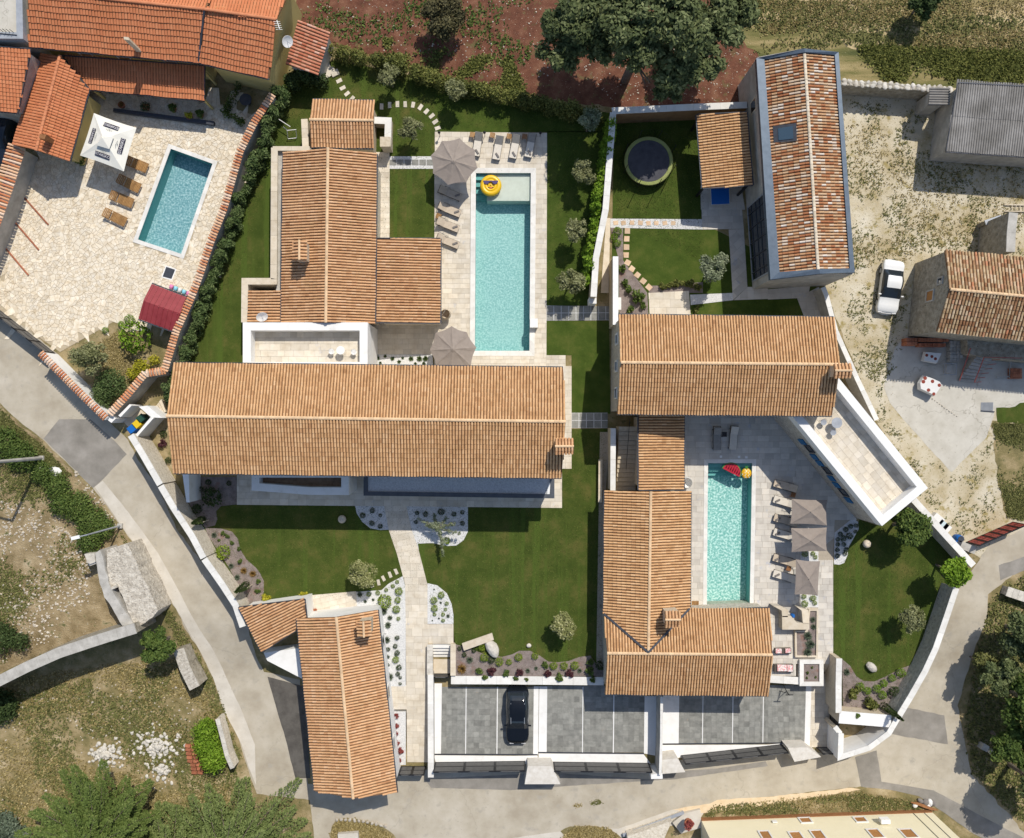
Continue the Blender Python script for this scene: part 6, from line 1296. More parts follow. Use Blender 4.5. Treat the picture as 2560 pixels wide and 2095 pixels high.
mb = MB(); P = [W(u, v, .05) for u, v in q(0, 1, (1372, 462), (1462, 492), (1425, 585), (1335, 560))]; dh = empty('drain_hatch', P[0], 'dark square drain hatch with white frame below the slanted pool', 'hatch'); Pc = ccw([tuple(p[:2]) for p in P]); prism('frame', Pc, .0, .045, m_white, dh); prism('grate', [tuple(p) for p in inset(Pc, .09)], .045, .055, m_gut, dh)
fl = empty('beach_mattress', W(456, 722, .1), 'pink and aqua inflatable mattress leaning by the maroon shed', 'inflatable')
for k, m_ in enumerate((m_pinkp, m_aqup, m_inkw, m_aqup, m_pinkp)):
    a = W(430 + 10.5 * k, 712 + 4.2 * k, .2); b = W(427 + 10.5 * k, 722 + 4.2 * k, .2); mb = MB(); mb.tube(a, .16, b, .16, n=10); mb.build('air_tube', m_, fl, smooth=True)
# pots and long dark kerb in the neighbour yard
o = bar(None, W(*q(0, 0, (945, 915))[0], .2), W(*q(0, 0, (1775, 1025))[0], .2), .3, .35, m_gut, 'trough_kerb'); tag(o, 'long dark low trough in front of the porch', 'trough')
def pot(u, v, lb, r, kind, hr):
    p = W(u, v); root = empty('flower_pot', (p.x, p.y, .02), lb, 'plant pot'); mb = MB(); mb.lathe((0, 0, 0), [(0, 0), (r * .7, 0), (r, r * 1.3), (r * .85, r * 1.3), (r * .8, r * 1.1), (0, r * 1.1)], 14); mb.build('pot', m_clay, root, loc=(0, 0, 0))
    o = bpy.data.objects.new('foliage', shrub_mesh(kind, 0)); COL.objects.link(o); o.parent = root; o.location = (0, 0, r * .9); o.scale = (hr, hr, hr)
for p, lb, kind, hr in (((1020, 880), 'brown pot plant leftmost in front of the porch', 'bro', .3), ((1222, 900), 'pot plant second from left in front of the porch', 'dark', .4), ((1445, 912), 'bushy pot plant in the middle before the porch', 'gre', .5), ((1670, 960), 'leafy pot plant at the right end of the dark trough', 'gre', .5), ((1580, 975), 'yellow flowered pot plant near the trough end', 'yel', .35)): pot(*q(0, 0, p)[0], lb, .28, kind, hr)
pot(*q(0, 0, (690, 1335))[0], 'big leafy pot plant under the lettered parasol corner', .3, 'gre', .7)
pot(*q(1, 2, (465, 1573))[0], 'larger terracotta pot behind the street house', .2, 'bro', .12); pot(*q(1, 2, (495, 1578))[0], 'smaller terracotta pot behind the street house', .16, 'bro', .1)
pot(*q(2, 3, (1455, 1595))[0], 'round pot of red and white flowers on the bottom terrace', .4, 'red', .5)
hedge('clipped_hedge', 'short L shaped clipped hedge near the porch end', q(0, 0, (1970, 700), (1850, 920), (2010, 1010)), .9, 22, 900, .09, l_ivy)
table_round('round_grill_table', 'round dark table beside the clipped hedge', *q(0, 0, (2055, 850))[0], .5, .7, m_gut)
# white goal frame on lawn
gf = empty('small_goal', W(727, 335), 'white tubular goal frame on the west lawn', 'goal frame')
gp = [W(*p, z) for p, z in zip(q(1, 0, (258, 1080), (330, 1073), (338, 1142), (265, 1150)), (.9, .9, .05, .05))]
for a, b in ((0, 1), (1, 2), (2, 3), (3, 0)): mb = MB(); mb.tube(gp[a], .03, gp[b]); mb.build('goal_bar', m_white, gf)
for a, b, h in (((185, 985), (285, 1050), .9), ((225, 1050), (262, 1080), .5)): mb = MB(); mb.tube(W(*q(1, 0, a)[0], h), .03, W(*q(1, 0, b)[0], h)); mb.build('goal_bar', m_white, gf)
# floats
def torus(c, Rr, r, mat, parent, name, sx=1., sz=1., n=28, m=10):
    V = []; F = []
    for i in range(n):
        a = 2 * math.pi * i / n
        for j in range(m):
            b = 2 * math.pi * j / m; V.append((c[0] + (Rr + r * math.cos(b)) * math.cos(a) * sx, c[1] + (Rr + r * math.cos(b)) * math.sin(a), c[2] + r * math.sin(b) * sz))
    for i in range(n):
        for j in range(m): F.append([i * m + j, ((i + 1) % n) * m + j, ((i + 1) % n) * m + (j + 1) % m, i * m + (j + 1) % m])
    return mesh(name, V, F, mat, parent, smooth=True)
c = W(*Z1((1035, 955))[0], .1); sf = empty('smiley_float', (c.x, c.y, -.1), 'round yellow smiling ring float with sunglasses on the long pool', 'pool float')
cc = (c.x, c.y, .08); torus(cc, .66, .24, m_yelp, sf, 'ring'); torus((c.x, c.y, .18), .40, .12, m_yelp, sf, 'inner_ring'); mb = MB(); mb.lathe((c.x, c.y, .12), [(.5, 0), (.4, .05), (0, .08)], 20); mb.build('face', m_yelp, sf, smooth=True)
mb = MB()
for s in (-1, 1): mb.prism([(c.x + s * .08, c.y + .30), (c.x + s * .60, c.y + .36), (c.x + s * .56, c.y + .14), (c.x + s * .38, c.y + .05), (c.x + s * .2, c.y + .1)], .30, .36)
mb.box((c.x, c.y + .31, .33), (1.24, .08, .05)); mb.build('sunglasses', m_purp, sf)
th = np.linspace(math.pi * 1.12, math.pi * 1.88, 12); V = [(c.x + .36 * math.cos(t), c.y - .02 + .30 * math.sin(t), .245) for t in th]; V += [(c.x + .36 * math.cos(t), c.y - .06 + .12 * math.sin(t), .25) for t in th]
mesh('mouth', V, [[i, i + 1, 13 + i, 12 + i] for i in range(11)], m_ink, sf); mb = MB(); mb.lathe((c.x, c.y - .22, .255), [(.12, 0), (.09, .02), (0, .03)], 10, sy=.55); mb.build('tongue', M('pink_print', (.62, .14, .10), 3), sf); mb = MB(); mb.lathe((c.x, c.y + .02, .2), [(.08, 0), (.05, .05), (0, .07)], 10); mb.build('nose', m_yelp, sf)
c = W(*q(2, 2, (1822, 415))[0], 0); wm = empty('watermelon_float', (c.x, c.y, -.1), 'half round red watermelon slice float on the short pool', 'pool float'); a0 = R(-27)
def half(r0, r1, z0, z1, mat, nm):
    P = [(c.x + math.cos(t + a0) * r1 - .22 * math.sin(a0 + math.pi), c.y + math.sin(t + a0) * r1 - .28) for t in np.linspace(0, math.pi, 16)]; prism(nm, P, z0, z1, mat, wm)
half(0, .86, -.09, .06, m_grnp, 'rind'); half(0, .78, -.08, .10, m_redp, 'flesh')
for k in range(7): d = Vector((math.cos(a0), math.sin(a0))); t = -.6 + .2 * k; mb = MB(); p = Vector((c.x, c.y - .16)) + d * t; L = .55 * math.sqrt(max(.05, 1 - (t / .8) ** 2)); e = Vector((-d.y, d.x)); mb.tube((p.x, p.y, .1), .05, (p.x + e.x * L, p.y + e.y * L, .1), .04, n=6); mb.build('air_rib', M('dark_red_vinyl', (.20, .006, .02), 3, rough=.4), wm, smooth=True)
c = W(*q(2, 2, (1940, 448))[0], 0); pf = empty('pineapple_float', (c.x, c.y, -.1), 'round yellow pineapple float with green crown on the short pool', 'pool float')
mb = MB(); mb.lathe((c.x, c.y, -.05), [(0, -.05), (.36, -.04), (.44, .06), (.36, .16), (0, .2)], 20); mb.build('body', m_yelp, pf, smooth=True)
for i in range(6):
    for j in range(6):
        x, y = (i - 2.5) * .14 + (.07 if j % 2 else 0), (j - 2.5) * .13
        if x * x + y * y < .15: mb = MB(); mb.box((c.x + x, c.y + y, .145), (.065, .065, .02), R(45)); mb.build('print_patch', m_org if (i + j) % 2 else m_inkw, pf)
for k in range(5): mb = MB(); a = R(60 + 15 * k); mb.tube((c.x, c.y + .36, .05), .08, (c.x + .3 * math.cos(a), c.y + .36 + .3 * math.sin(a), .1), .01, n=6); mb.build('leaf', m_grnp, pf)
for k, (x, y, lb) in enumerate(((1730, 310, 'white square skimmer lid farthest from the pineapple float'), (1880, 312, 'middle white square skimmer lid above the short pool'), (1940, 315, 'white square skimmer lid straight above the pineapple float'))): p = W(*q(2, 2, (x, y))[0], UP); mb = MB(); mb.box((p.x, p.y, UP + .015), (.2, .2, .04)); o = mb.build('skimmer_lid', m_white); tag(o, lb, 'lid', 'skimmer lids above the short pool')
c = W(*q(2, 2, (1518, 1522))[0], .05); dm = empty('door_mat', (c.x, c.y, UP), 'brown slatted foot mat at the lower end of the short pool', 'mat')
for k in range(6): mb = MB(); mb.box((c.x - .25 + .1 * k, c.y, UP + .025), (.08, .34, .03)); mb.build('slat', m_teak, dm)
# hammock chair shells
for (x, y, lb) in ((1445, 525, 'white egg chair shell beside the pool house gable'),):
    c = W(*q(2, 2, (x, y))[0], 1.0); ec = empty('egg_chair', (c.x, c.y, 0), lb, 'chair'); mb = MB(); mb.lathe((c.x, c.y, .5), [(0, 0), (.35, .1), (.5, .45), (.42, .8)], 14); mb.build('shell', m_white, ec, smooth=True); mb = MB(); mb.tube((c.x, c.y, .02), .03, (c.x, c.y, .55)); mb.lathe((c.x, c.y, 0.02), [(.4, 0), (.38, .03), (0, .04)], 14); mb.build('stand', m_alu, ec)
c = W(*q(1, 1, (1570, 865))[0], 1.0); ec = empty('egg_chair', (c.x, c.y, 0), 'beige hanging chair between tiled roof and lower parasol', 'chair'); mb = MB(); mb.lathe((c.x, c.y, .4), [(0, 0), (.35, .1), (.45, .45), (.36, .8)], 12); mb.build('shell', m_fabt, ec, smooth=True); mb = MB(); mb.tube((c.x - .6, c.y - .3, .05), .025, (c.x + .1, c.y + .3, 1.9)); mb.build('stand', m_white, ec)
# trampoline
T5 = lambda *p: g(1480, 250, 5.05, *p)
cu, cv = T5((715, 770))[0]; c = W(cu, cv, .85); r = 310 / 5.05 / FP * (ALT - .85); tp = empty('trampoline', (c.x, c.y, 0), 'round trampoline with lime rim and safety net in the walled lawn', 'trampoline')
mb = MB(); mb.lathe((c.x, c.y, .85), [(r * .86, 0), (0, -.04)], 36); mb.build('mat', M('black_mat', [(.3, (.05, .05, .06)), (.6, (.075, .075, .085))], 2), tp)
mb = MB(); mb.lathe((c.x, c.y, .85), [(r * .85, .0), (r * .86, .05), (r * .98, .05), (r, .0), (r * .98, -.05)], 40); mb.build('rim_pad', M('lime_pad', [(.3, (.24, .27, .08)), (.6, (.30, .33, .12))], 2), tp)
for k in range(8):
    a = R(22 + 45 * k); p = (c.x + r * 1.04 * math.cos(a), c.y + r * 1.04 * math.sin(a)); mb = MB(); mb.tube((p[0], p[1], 0), .03, (p[0], p[1], 2.5)); mb.build('net_pole', m_blk, tp)
mb = MB(); mb.lathe((c.x, c.y, .0), [(r * 1.03, .9), (r * 1.03, .93)], 40); mb.lathe((c.x, c.y, 0), [(r * 1.03, 2.44), (r * 1.03, 2.47)], 40)
for k in range(80): a = 2 * math.pi * k / 80; mb.tube((c.x + r * 1.03 * math.cos(a), c.y + r * 1.03 * math.sin(a), .2), .004, (c.x + r * 1.03 * math.cos(a), c.y + r * 1.03 * math.sin(a), 2.46), n=3, caps=False)
mb.build('safety_net', m_blk, tp)
mb = MB(); mb.lathe((c.x, c.y, 0), [(r * .95, .3), (r * 1.0, .8)], 40); mb.build('skirt', m_blk, tp)
# table tennis under shelter
P = [W(u, v, .76) for u, v in q(2, 0, (1640, 1440), (1795, 1432), (1803, 1690), (1650, 1697))]; tt = empty('table_tennis_table', P[0] - UPV * .76, 'blue table tennis table sticking out of the tiled shelter', 'table')
Pc = ccw([tuple(p[:2]) for p in P]); prism('table_top', [tuple(p) for p in inset(Pc, .025)], .72, .765, m_bluep, tt); prism('white_edge', Pc, .715, .76, m_white, tt)
for x, y in [tuple(p) for p in inset(Pc, .2)]: mb = MB(); mb.tube((x, y, 0), .03, (x, y, .72)); mb.build('leg', m_gut, tt)
# spheres (stone lamps) on lawns
for (cr, lb) in ((q(1, 2, (713, 828))[0], 'pale stone ball in the shade of the long house'), (q(3, 2, (818, 1032))[0], 'pale stone ball on the east lawn')):
    p = W(*cr, .3); mb = MB(); mb.lathe((p.x, p.y, .01), [(0, 0), (.2, .02), (.32, .2), (.34, .36), (.26, .55), (.1, .62), (.05, .56), (0, .55)], 20); o = mb.build('stone_ball', m_capc, smooth=True); tag(o, lb, 'ornament')
rock('boulder', W(*q(1, 3, (1965, 175))[0], .25), .75, m_pebb, 3, None, (.62, 1.05, .6), R(35)); tag(bpy.context.scene.collection.objects[-1], 'big white boulder beside the stone bench', 'rock')
rock('boulder', W(*q(3, 3, (862, 322))[0], .2), .42, m_pebb, 4, None, (1.1, .8, .8), R(-35)); tag(COL.objects[-1], 'white boulder on the east lawn', 'rock')
rock('boulder', W(*q(2, 3, (140, 142))[0], .12), .2, m_pebb, 2); tag(COL.objects[-1], 'small white boulder on the front lawn edge', 'rock')
P = [W(u, v, .45) for u, v in q(1, 3, (1705, 125), (1955, 38), (1970, 95), (1722, 185))]; sb = empty('stone_bench', P[0] - UPV * .45, 'long pale stone bench at the lawn corner', 'bench'); prism('seat', [p[:2] for p in P], .33, .45, m_capc, sb)
for t in (.15, .85): a = P[0].lerp(P[1], t); b = P[3].lerp(P[2], t); c = (a + b) / 2; mb = MB(); mb.box((c.x, c.y, .165), (.25, .4, .33), R(19)); mb.build('support', m_capc, sb)
# wire chairs and tables on the roof terraces
def wire_set(items, zf, who):
    for (u, v, r, h, lb, cat) in items:
        p = W(u, v, zf + h); root = empty('terrace_' + cat, (p.x, p.y, zf + .03), lb, cat); mb = MB(); mb.lathe((0, 0, h), [(0, -.02), (r, -.02), (r, 0), (0, 0)], 16); mb.build('table_top' if cat == 'table' else 'seat', m_white if who else m_zgry, root, loc=(0, 0, 0))
        for k in range(4): a = R(45 + 90 * k); mb = MB(); mb.tube((r * .8 * math.cos(a), r * .8 * math.sin(a), 0), .012, (r * .7 * math.cos(a), r * .7 * math.sin(a), h), n=5); mb.build('leg', m_white if who else m_zgry, root, loc=(0, 0, 0))
        if cat == 'chair':
            for k in range(7): a = R(30 + 20 * k); mb = MB(); mb.tube((r * math.cos(a), r * math.sin(a), h), .01, (r * 1.05 * math.cos(a), r * 1.05 * math.sin(a), h + .38), n=4); mb.build('back_wire', m_white if who else m_zgry, root, loc=(0, 0, 0))
wire_set([(*q(1, 1, (700, 1165))[0], .33, .72, 'small white round table on the north roof terrace', 'table'), (*q(1, 1, (625, 1175))[0], .22, .45, 'white wire chair left of the round terrace table', 'chair'), (*q(1, 1, (810, 1180))[0], .22, .45, 'white wire chair right of the round terrace table', 'chair')], 3.9, 1)
wire_set([(*q(3, 2, (570, 30))[0], .42, .72, 'round wire table on the angled roof terrace', 'table'), (*q(3, 2, (460, 25))[0], .24, .45, 'wire chair nearest the tiled roof on the angled terrace', 'chair'), (*q(3, 2, (540, 110))[0], .24, .45, 'wire chair below the round table on the angled terrace', 'chair')], 4.0, 0)
# satellite dishes
def dish(lb, c, az, parent=None):
    root = empty('satellite_dish', c, lb, 'satellite dish'); mb = MB(); n = 18; V = [(0, 0, 0)]; F = []; d = Vector((math.cos(az) * .8, math.sin(az) * .8, .6)).normalized(); a = d.orthogonal().normalized(); b = d.cross(a); V = [-d * .1]
    for ring_, dep in ((.25, -.06), (.45, 0)):
        for k in range(n): t = 2 * math.pi * k / n; V.append(a * ring_ * math.cos(t) + b * ring_ * math.sin(t) + d * dep)
    for k in range(n): j = (k + 1) % n; F += [[0, 1 + k, 1 + j], [1 + k, 1 + n + k, 1 + n + j, 1 + j]]
    o = mesh('reflector', V, F, m_white, root, loc=(0, 0, 0)); md = o.modifiers.new('s', 'SOLIDIFY'); md.thickness = .02
    mb.tube(-d * .1, .02, d * .45 - UPV * .1, n=5); mb.build('arm', m_zgry, root, loc=(0, 0, 0)); mb = MB(); mb.tube(-d * .1, .025, -d * .2 - UPV * .7, n=6); mb.build('mast', m_zgry, root, loc=(0, 0, 0))
dish('white satellite dish above the red tile shed', W(*q(1, 0, (262, 345))[0], 4.8), R(-40)); dish('white satellite dish on the catslide roof by the white terrace', W(*q(1, 1, (50, 890))[0], 4.4), R(-60))
an = empty('roof_antenna', W(696, 60, 6.), 'white antenna mast on the yellow house gable', 'antenna'); bar(an, W(*q(1, 0, (172, 165))[0], 6.2), W(*q(1, 0, (195, 240))[0], 6.6), .05, .05, m_white, 'boom')
for k in range(5): p = W(*q(1, 0, (172 + 5 * k, 180 + 16 * k))[0], 6.3); bar(an, p - Vector((.25, 0, 0)), p + Vector((.25, 0, 0)), .025, .025, m_white, 'element')
# street lamps and pole
def lamp(lb, base, hd, h, mat, r=.07):
    b = G(*base); t = Vector((b.x, b.y, b.z + h)); root = empty('street_lamp', b, lb, 'street lamp'); mb = MB(); mb.tube(b - UPV * .3, r * 1.2, t, r * .8, n=9); mb.build('pole', mat, root); e = t + Vector((hd[0], hd[1], .15)); mb = MB(); mb.tube(t, r * .7, e, r * .6, n=7); mb.build('arm', mat, root)
    d = Vector((hd[0], hd[1], 0)).normalized(); mb = MB(); c = e + d * .3; mb.box(c, (.65, .26, .12), math.atan2(d.y, d.x)); mb.build('lamp_head', m_white, root); mb = MB(); mb.box((b.x, b.y, b.z + .1), (.4, .4, .25)); mb.build('footing', m_conc, root)
lamp('slim grey street lamp among the bushes by the west road', (302, 1314), (-.5, -.12), 5.6, m_zgry)
lamp('thick concrete lamp post at the left edge by the road', (106, 1145), (-1.2, .4), 7.6, m_conc, .14)

# ------------------------------------------------------------------ VEHICLES
def car(name, label, u, v, z, rz, st, paint, glassm, wheels, rails=False, w=1.):
    p = W(u, v, z + .8); root = empty(name, (p.x, p.y, z), label, 'car', rz=rz); O = (0, 0, 0)
    V = []
    for (y, zt, xc, xb, zb) in st:
        for s in (-1, 1): pass
        row = [(-xb * .97, zb * .42), (-xb, zb * .75), (-xb * .985, zb), (-xc, zt - .015), (-xc * .5, zt + .012), (0, zt + .018), (xc * .5, zt + .012), (xc, zt - .015), (xb * .985, zb), (xb, zb * .75), (xb * .97, zb * .42)]
        V += [(x * w, y, zz) for x, zz in row]
    n = len(st); m = 11; bm = bmesh.new(); bv = [bm.verts.new(x) for x in V]; ly = bm.faces.layers.int.new('role')
    for i in range(n - 1):
        for j in range(m - 1):
            f = bm.faces.new([bv[k] for k in (i * m + j, i * m + j + 1, (i + 1) * m + j + 1, (i + 1) * m + j)]); sg = {3: 1, 4: 2, 5: 3}.get(i, 0)
            f[ly] = 1 if sg == 1 and j in (3, 4, 5, 6) else 2 if sg == 3 and j in (3, 4, 5, 6) else 3 if sg and j == 2 else 4 if sg and j == 7 else 0
    bm.faces.new([bv[k] for k in range(m)][::-1]); bm.faces.new(bv[(n - 1) * m:]); bmesh.ops.recalc_face_normals(bm, faces=bm.faces[:])
    bmesh.ops.subdivide_edges(bm, edges=bm.edges[:], cuts=2, use_grid_fill=True, smooth=.9)
    for rl_, nm, mt in ((0, 'body', paint), (1, 'windshield', glassm), (2, 'rear_window', glassm), (3, 'side_window', glassm), (4, 'side_window', glassm)):
        fs = [f for f in bm.faces if f[ly] == rl_]; ix = {}; VV = []
        for f in fs:
            for v in f.verts:
                if v not in ix: ix[v] = len(VV); VV.append(tuple(v.co))
        if fs: mesh(nm, VV, [[ix[v] for v in f.verts] for f in fs], mt, root, loc=O, smooth=True)
    bm.free()
    for sx in (-1, 1):
        for y in wheels:
            mb = MB(); x = sx * (st[3][3] * w - .1); mb.tube((x - .1, y, .32), .32, (x + .1, y, .32), n=18); tw = mb.build('wheel', m_blk, root, loc=O); mb = MB(); mb.tube((x + sx * .08, y, .32), .2, (x + sx * .112, y, .32), n=14); mb.build('rim', m_zgry, tw, loc=O)
        mb = MB(); mb.box((sx * (st[3][3] * w + .09), st[3][0] - .22, .98), (.2, .1, .13)); mb.build('wing_mirror', paint, root, loc=O)
        mb = MB(); mb.box((sx * st[1][2] * w * .82, st[0][0] - .03, .56), (.34, .1, .12)); mb.build('headlight', m_inkw, root, loc=O)
        mb = MB(); mb.box((sx * st[-2][2] * w * .75, st[-1][0] + .06, .6), (.26, .08, .1)); mb.build('tail_light', m_redp, root, loc=O)
        if rails:
            mb = MB(); mb.tube((sx * .56, .35, 1.66), .022, (sx * .56, -1.35, 1.66), n=6); mb.build('roof_rail', m_zgry, root, loc=O)
    for y in (st[0][0] + .0, st[-1][0]): mb = MB(); mb.box((0, y, .45), (1.3 * w, .1, .2)); mb.build('bumper', paint, root, loc=O)
    return root
SED = [(2.17, .50, .60, .66, .48), (2.04, .68, .70, .80, .62), (1.25, .82, .70, .84, .76), (.98, .90, .70, .84, .82), (.22, 1.36, .57, .85, .88), (-.78, 1.38, .56, .85, .90), (-1.32, .99, .64, .84, .90), (-2.0, .94, .64, .80, .84), (-2.17, .55, .60, .70, .52)]
SUV = [(2.36, .50, .42, .50, .45), (2.24, .74, .60, .74, .66), (1.72, .93, .74, .91, .86), (.95, 1.06, .75, .93, .96), (.15, 1.58, .61, .94, 1.02), (-1.55, 1.60, .59, .94, 1.04), (-2.08, 1.16, .64, .90, 1.02), (-2.26, .98, .62, .82, .90), (-2.38, .52, .50, .62, .48)]
m_carw = M('white_car_paint', (.80, .80, .78), 2, rough=.25, spec=.5); m_carb = M('black_car_paint', (.007, .009, .013), 2, rough=.15, spec=.4); m_card = M('dark_blue_car_paint', (.012, .018, .03), 2, rough=.15, spec=.6)
car('white_car', 'white saloon car parked on the gravel beside the old stone house', 2228, 716, -.01, R(180 - 7.4), SED, m_carw, m_glass, (1.35, -1.3))
car('black_car', 'black estate car with silver roof rails in the long car park', 1294, 1790, -.86, R(180), SUV, m_carb, m_glass, (1.45, -1.4), rails=True)
car('dark_car', 'dark car cut by the left edge beside the yellow wing', 1, 345, 0, R(165), SUV, m_card, m_glass, (1.45, -1.4))

# ------------------------------------------------------------------ right hand yard
N4 = lambda *p: g(2220, 780, 6.2, *p)
def dotted_cloth(label, pts, z, dots):
    P = [W(u, v, z) for u, v in pts]; c = sum(P, Vector()) / len(P); root = empty('covered_table', (c.x, c.y, 0), label, 'table'); Pc = [p[:2] for p in P]; prism('table_top', [tuple(p) for p in inset(Pc, .06)], z - .06, z - .012, m_brn, root)
    n = len(P); V = [p for p in P] + [Vector((p.x + (p.x - c.x) * .10, p.y + (p.y - c.y) * .10, z - .38 - .08 * (i % 2))) for i, p in enumerate(P)]
    o = mesh('tablecloth', V, [list(range(n))] + [[i, (i + 1) % n, n + (i + 1) % n, n + i] for i in range(n)], m_dotw, root); md = o.modifiers.new('s', 'SOLIDIFY'); md.thickness = .006
    for x, y, r_ in dots: p = W(*N4((x, y))[0], z); mb = MB(); mb.lathe((p.x, p.y, z + .004), [(r_, 0), (r_ * .9, .006), (0, .006)], 12); mb.build('printed_dot', m_dotr, root)
    for p in [Vector(p) for p in inset(Pc, .15)]: mb = MB(); mb.tube((p.x, p.y, 0), .03, (p.x, p.y, z - .06), n=6); mb.build('leg', m_gut, root)
dotted_cloth('table under a white cloth with big red dots in the sun', N4((570, 985), (690, 1030), (800, 1080), (835, 1130), (730, 1290), (510, 1190), (500, 1100)), .8, ((575, 1025, .16), (548, 1080, .16), (690, 1075, .15), (795, 1135, .15), (628, 1210, .15), (710, 1270, .14)))
dotted_cloth('shaded table under a white cloth with dark dots by the stacked tiles', N4((590, 620), (830, 640), (760, 790), (560, 750)), .7, ((600, 670, .13), (680, 690, .13), (735, 725, .13)))
bs_ = empty('roof_tile_stack', W(*N4((600, 480))[0]), 'stack of orange roof tiles against the old stone house', 'tile stack')
for r0, (x0, y0, x1, y1, z1) in enumerate(((285, 400, 470, 560, .9), (480, 400, 950, 470, 1.0), (480, 480, 940, 595, .7))):
    for i in range(int((x1 - x0) / 42)):
        for j in range(max(1, int((y1 - y0) / 62))):
            p = W(*N4((x0 + 42 * i + 20, y0 + 58 * j + 30))[0], z1); mb = MB(); mb.box((p.x, p.y, z1 / 2), (.2, .28, z1 + random.uniform(-.1, .1)), R(random.uniform(-6, 6))); mb.build('stacked_tiles', m_clay, bs_)
cb_ = empty('concrete_block_stack', W(*N4((1090, 600))[0]), 'stack of pale grey concrete blocks near the red stair rail', 'block stack')
for i in range(4):
    for j in range(6):
        if i + j > 7: continue
        p = W(*N4((985 + 50 * i, 470 + 55 * j))[0], .6); mb = MB(); mb.box((p.x, p.y, .3), (.24, .27, .6 + random.uniform(-.08, .08)), R(-6)); mb.build('block', m_conc, cb_)
cg = empty('wire_cage', W(*N4((960, 880))[0]), 'grey wire cage in front of the block stack', 'cage')
P = [W(u, v, .8) for u, v in N4((880, 800), (1060, 800), (1060, 970), (880, 970))]
for i in range(4):
    bar(cg, P[i], P[(i + 1) % 4], .04, .04, m_zgry, 'rail'); bar(cg, Vector((P[i].x, P[i].y, 0)), P[i], .04, .04, m_zgry, 'post')
prism('crate', [p[:2] for p in [W(u, v, .4) for u, v in N4((905, 820), (990, 820), (990, 950), (905, 950))]], 0, .4, m_conc, cg)
steps('yard_stair', 'dark concrete stair with red rails up to the old stone house', N4((1080, 1070), (1330, 1090), (1480, 700), (1250, 640)), 9, .05, 1.7, m_conc)
prism_o = prism('stair_landing', [W(u, v, 1.8)[:2] for u, v in N4((1240, 430), (2600, 560), (2600, 800), (1480, 700), (1250, 640))], -.1, 1.7, m_osto); tag(prism_o, 'dark stone landing along the old stone house', 'landing')
rl = empty('stair_railing', W(*N4((1330, 1090))[0]), 'red metal railing beside the dark concrete stair', 'railing')
for h in (.5, .95): bar(rl, W(*N4((1340, 1090))[0], h), W(*N4((1490, 700))[0], 1.7 + h), .05, .05, m_rgate, 'rail'); bar(rl, W(*N4((1110, 1060))[0], h), W(*N4((1280, 560))[0], 1.7 + h), .05, .05, m_rgate, 'rail'); bar(rl, W(*N4((1490, 700))[0], 1.7 + h), W(*N4((2080, 715))[0], 1.7 + h), .05, .05, m_rgate, 'rail')
for k in range(6): p = W(*N4((1340 + 25 * k, 1090 - 65 * k))[0], 0); bar(rl, p, p + UPV * (1.0 + .3 * k), .04, .04, m_rgate, 'baluster')
br = empty('brick_pallet', W(*N4((1990, 960))[0]), 'pallet of hollow bricks behind the red post', 'brick pallet')
for i in range(5):
    for j in range(6): p = W(*N4((1925 + 34 * i, 885 + 27 * j))[0], .5); mb = MB(); mb.box((p.x, p.y, .25), (.17, .13, .5)); mb.build('brick', m_clay, br)
pg = empty('lumber_pile', W(*N4((1800, 900))[0]), 'grey timber frame lying in the dark yard corner', 'frame')
for a, b in (((1900, 730), (1890, 1030)), ((1680, 1010), (1900, 1000)), ((1920, 760), (2110, 620))): bar(pg, W(*N4(a)[0], .3), W(*N4(b)[0], .3), .12, .12, m_conc, 'beam')
gt = empty('floor_grate', W(*N4((1540, 1470))[0]), 'pale metal floor grate on the concrete yard', 'grate')
for k in range(12): bar(gt, W(*N4((1450 + 16 * k, 1400))[0], .03), W(*N4((1446 + 16 * k, 1530))[0], .03), .05, .04, m_zgry, 'grate_bar')
bar(gt, W(*N4((1440, 1530))[0], .04), W(*N4((1650, 1545))[0], .04), .07, .07, m_gut, 'grate_frame')
ch = empty('chain_line', W(*N4((690, 1350))[0]), 'row of dark stones along a crack in the concrete yard', 'stones')
for k in range(11): x, y = 690 + 38 * k, 1345 + 27 * k; rock('small_stone', W(*N4((x, y))[0], .02), random.uniform(.05, .09), m_gsto, k % 4, ch)
for (p, lb) in (((1572, 985), 'blue plastic barrel lying behind the white garden wall'), ((1560, 1022), 'blue plastic barrel half hidden by the white garden wall')):
    c = W(*q(3, 2, p)[0], .4); root = empty('barrel', (c.x, c.y, 0), lb, 'barrel'); mb = MB(); mb.lathe((0, 0, 0), [(0, 0), (.28, .02), (.31, .25), (.29, .3), (.31, .35), (.31, .6), (.29, .65), (.28, .88), (0, .9)], 16); mb.build('barrel_body', m_bluep, root, smooth=True, loc=(0, 0, 0)); mb = MB(); mb.lathe((0, 0, .9), [(.25, 0), (.25, .03), (0, .03)], 14); mb.build('lid', m_gut, root, loc=(0, 0, 0))
pl = empty('tarpaulin_pallet', W(*q(3, 2, (1430, 860))[0]), 'pale blue plastic covered pallet outside the white garden wall', 'pallet')
for k, (p, m_, s_) in enumerate((((1410, 830), m_dotw, .9), ((1450, 880), m_aqup, .8), ((1480, 905), m_dotw, .6))): c = W(*q(3, 2, p)[0], .6); mb = MB(); mb.box((c.x, c.y, .3), (s_, .7, .6), R(-40)); mb.build('wrapped_stack', M('pale_blue_film', (.52, .62, .64), 2, rough=.4) if m_ is m_aqup else m_, pl)
shd = empty('white_rag', W(*q(0, 2, (455, 440))[0]), 'white sheet lying on the verge beside the west road', 'sheet'); rock('sheet_fold', W(*q(0, 2, (450, 440))[0], .1), .55, m_dotw, 1, shd, (1, .7, .25), 0); rock('sheet_fold', W(*q(0, 2, (340, 410))[0], .1), .3, m_dotw, 2, shd, (1, .5, .25), .8)
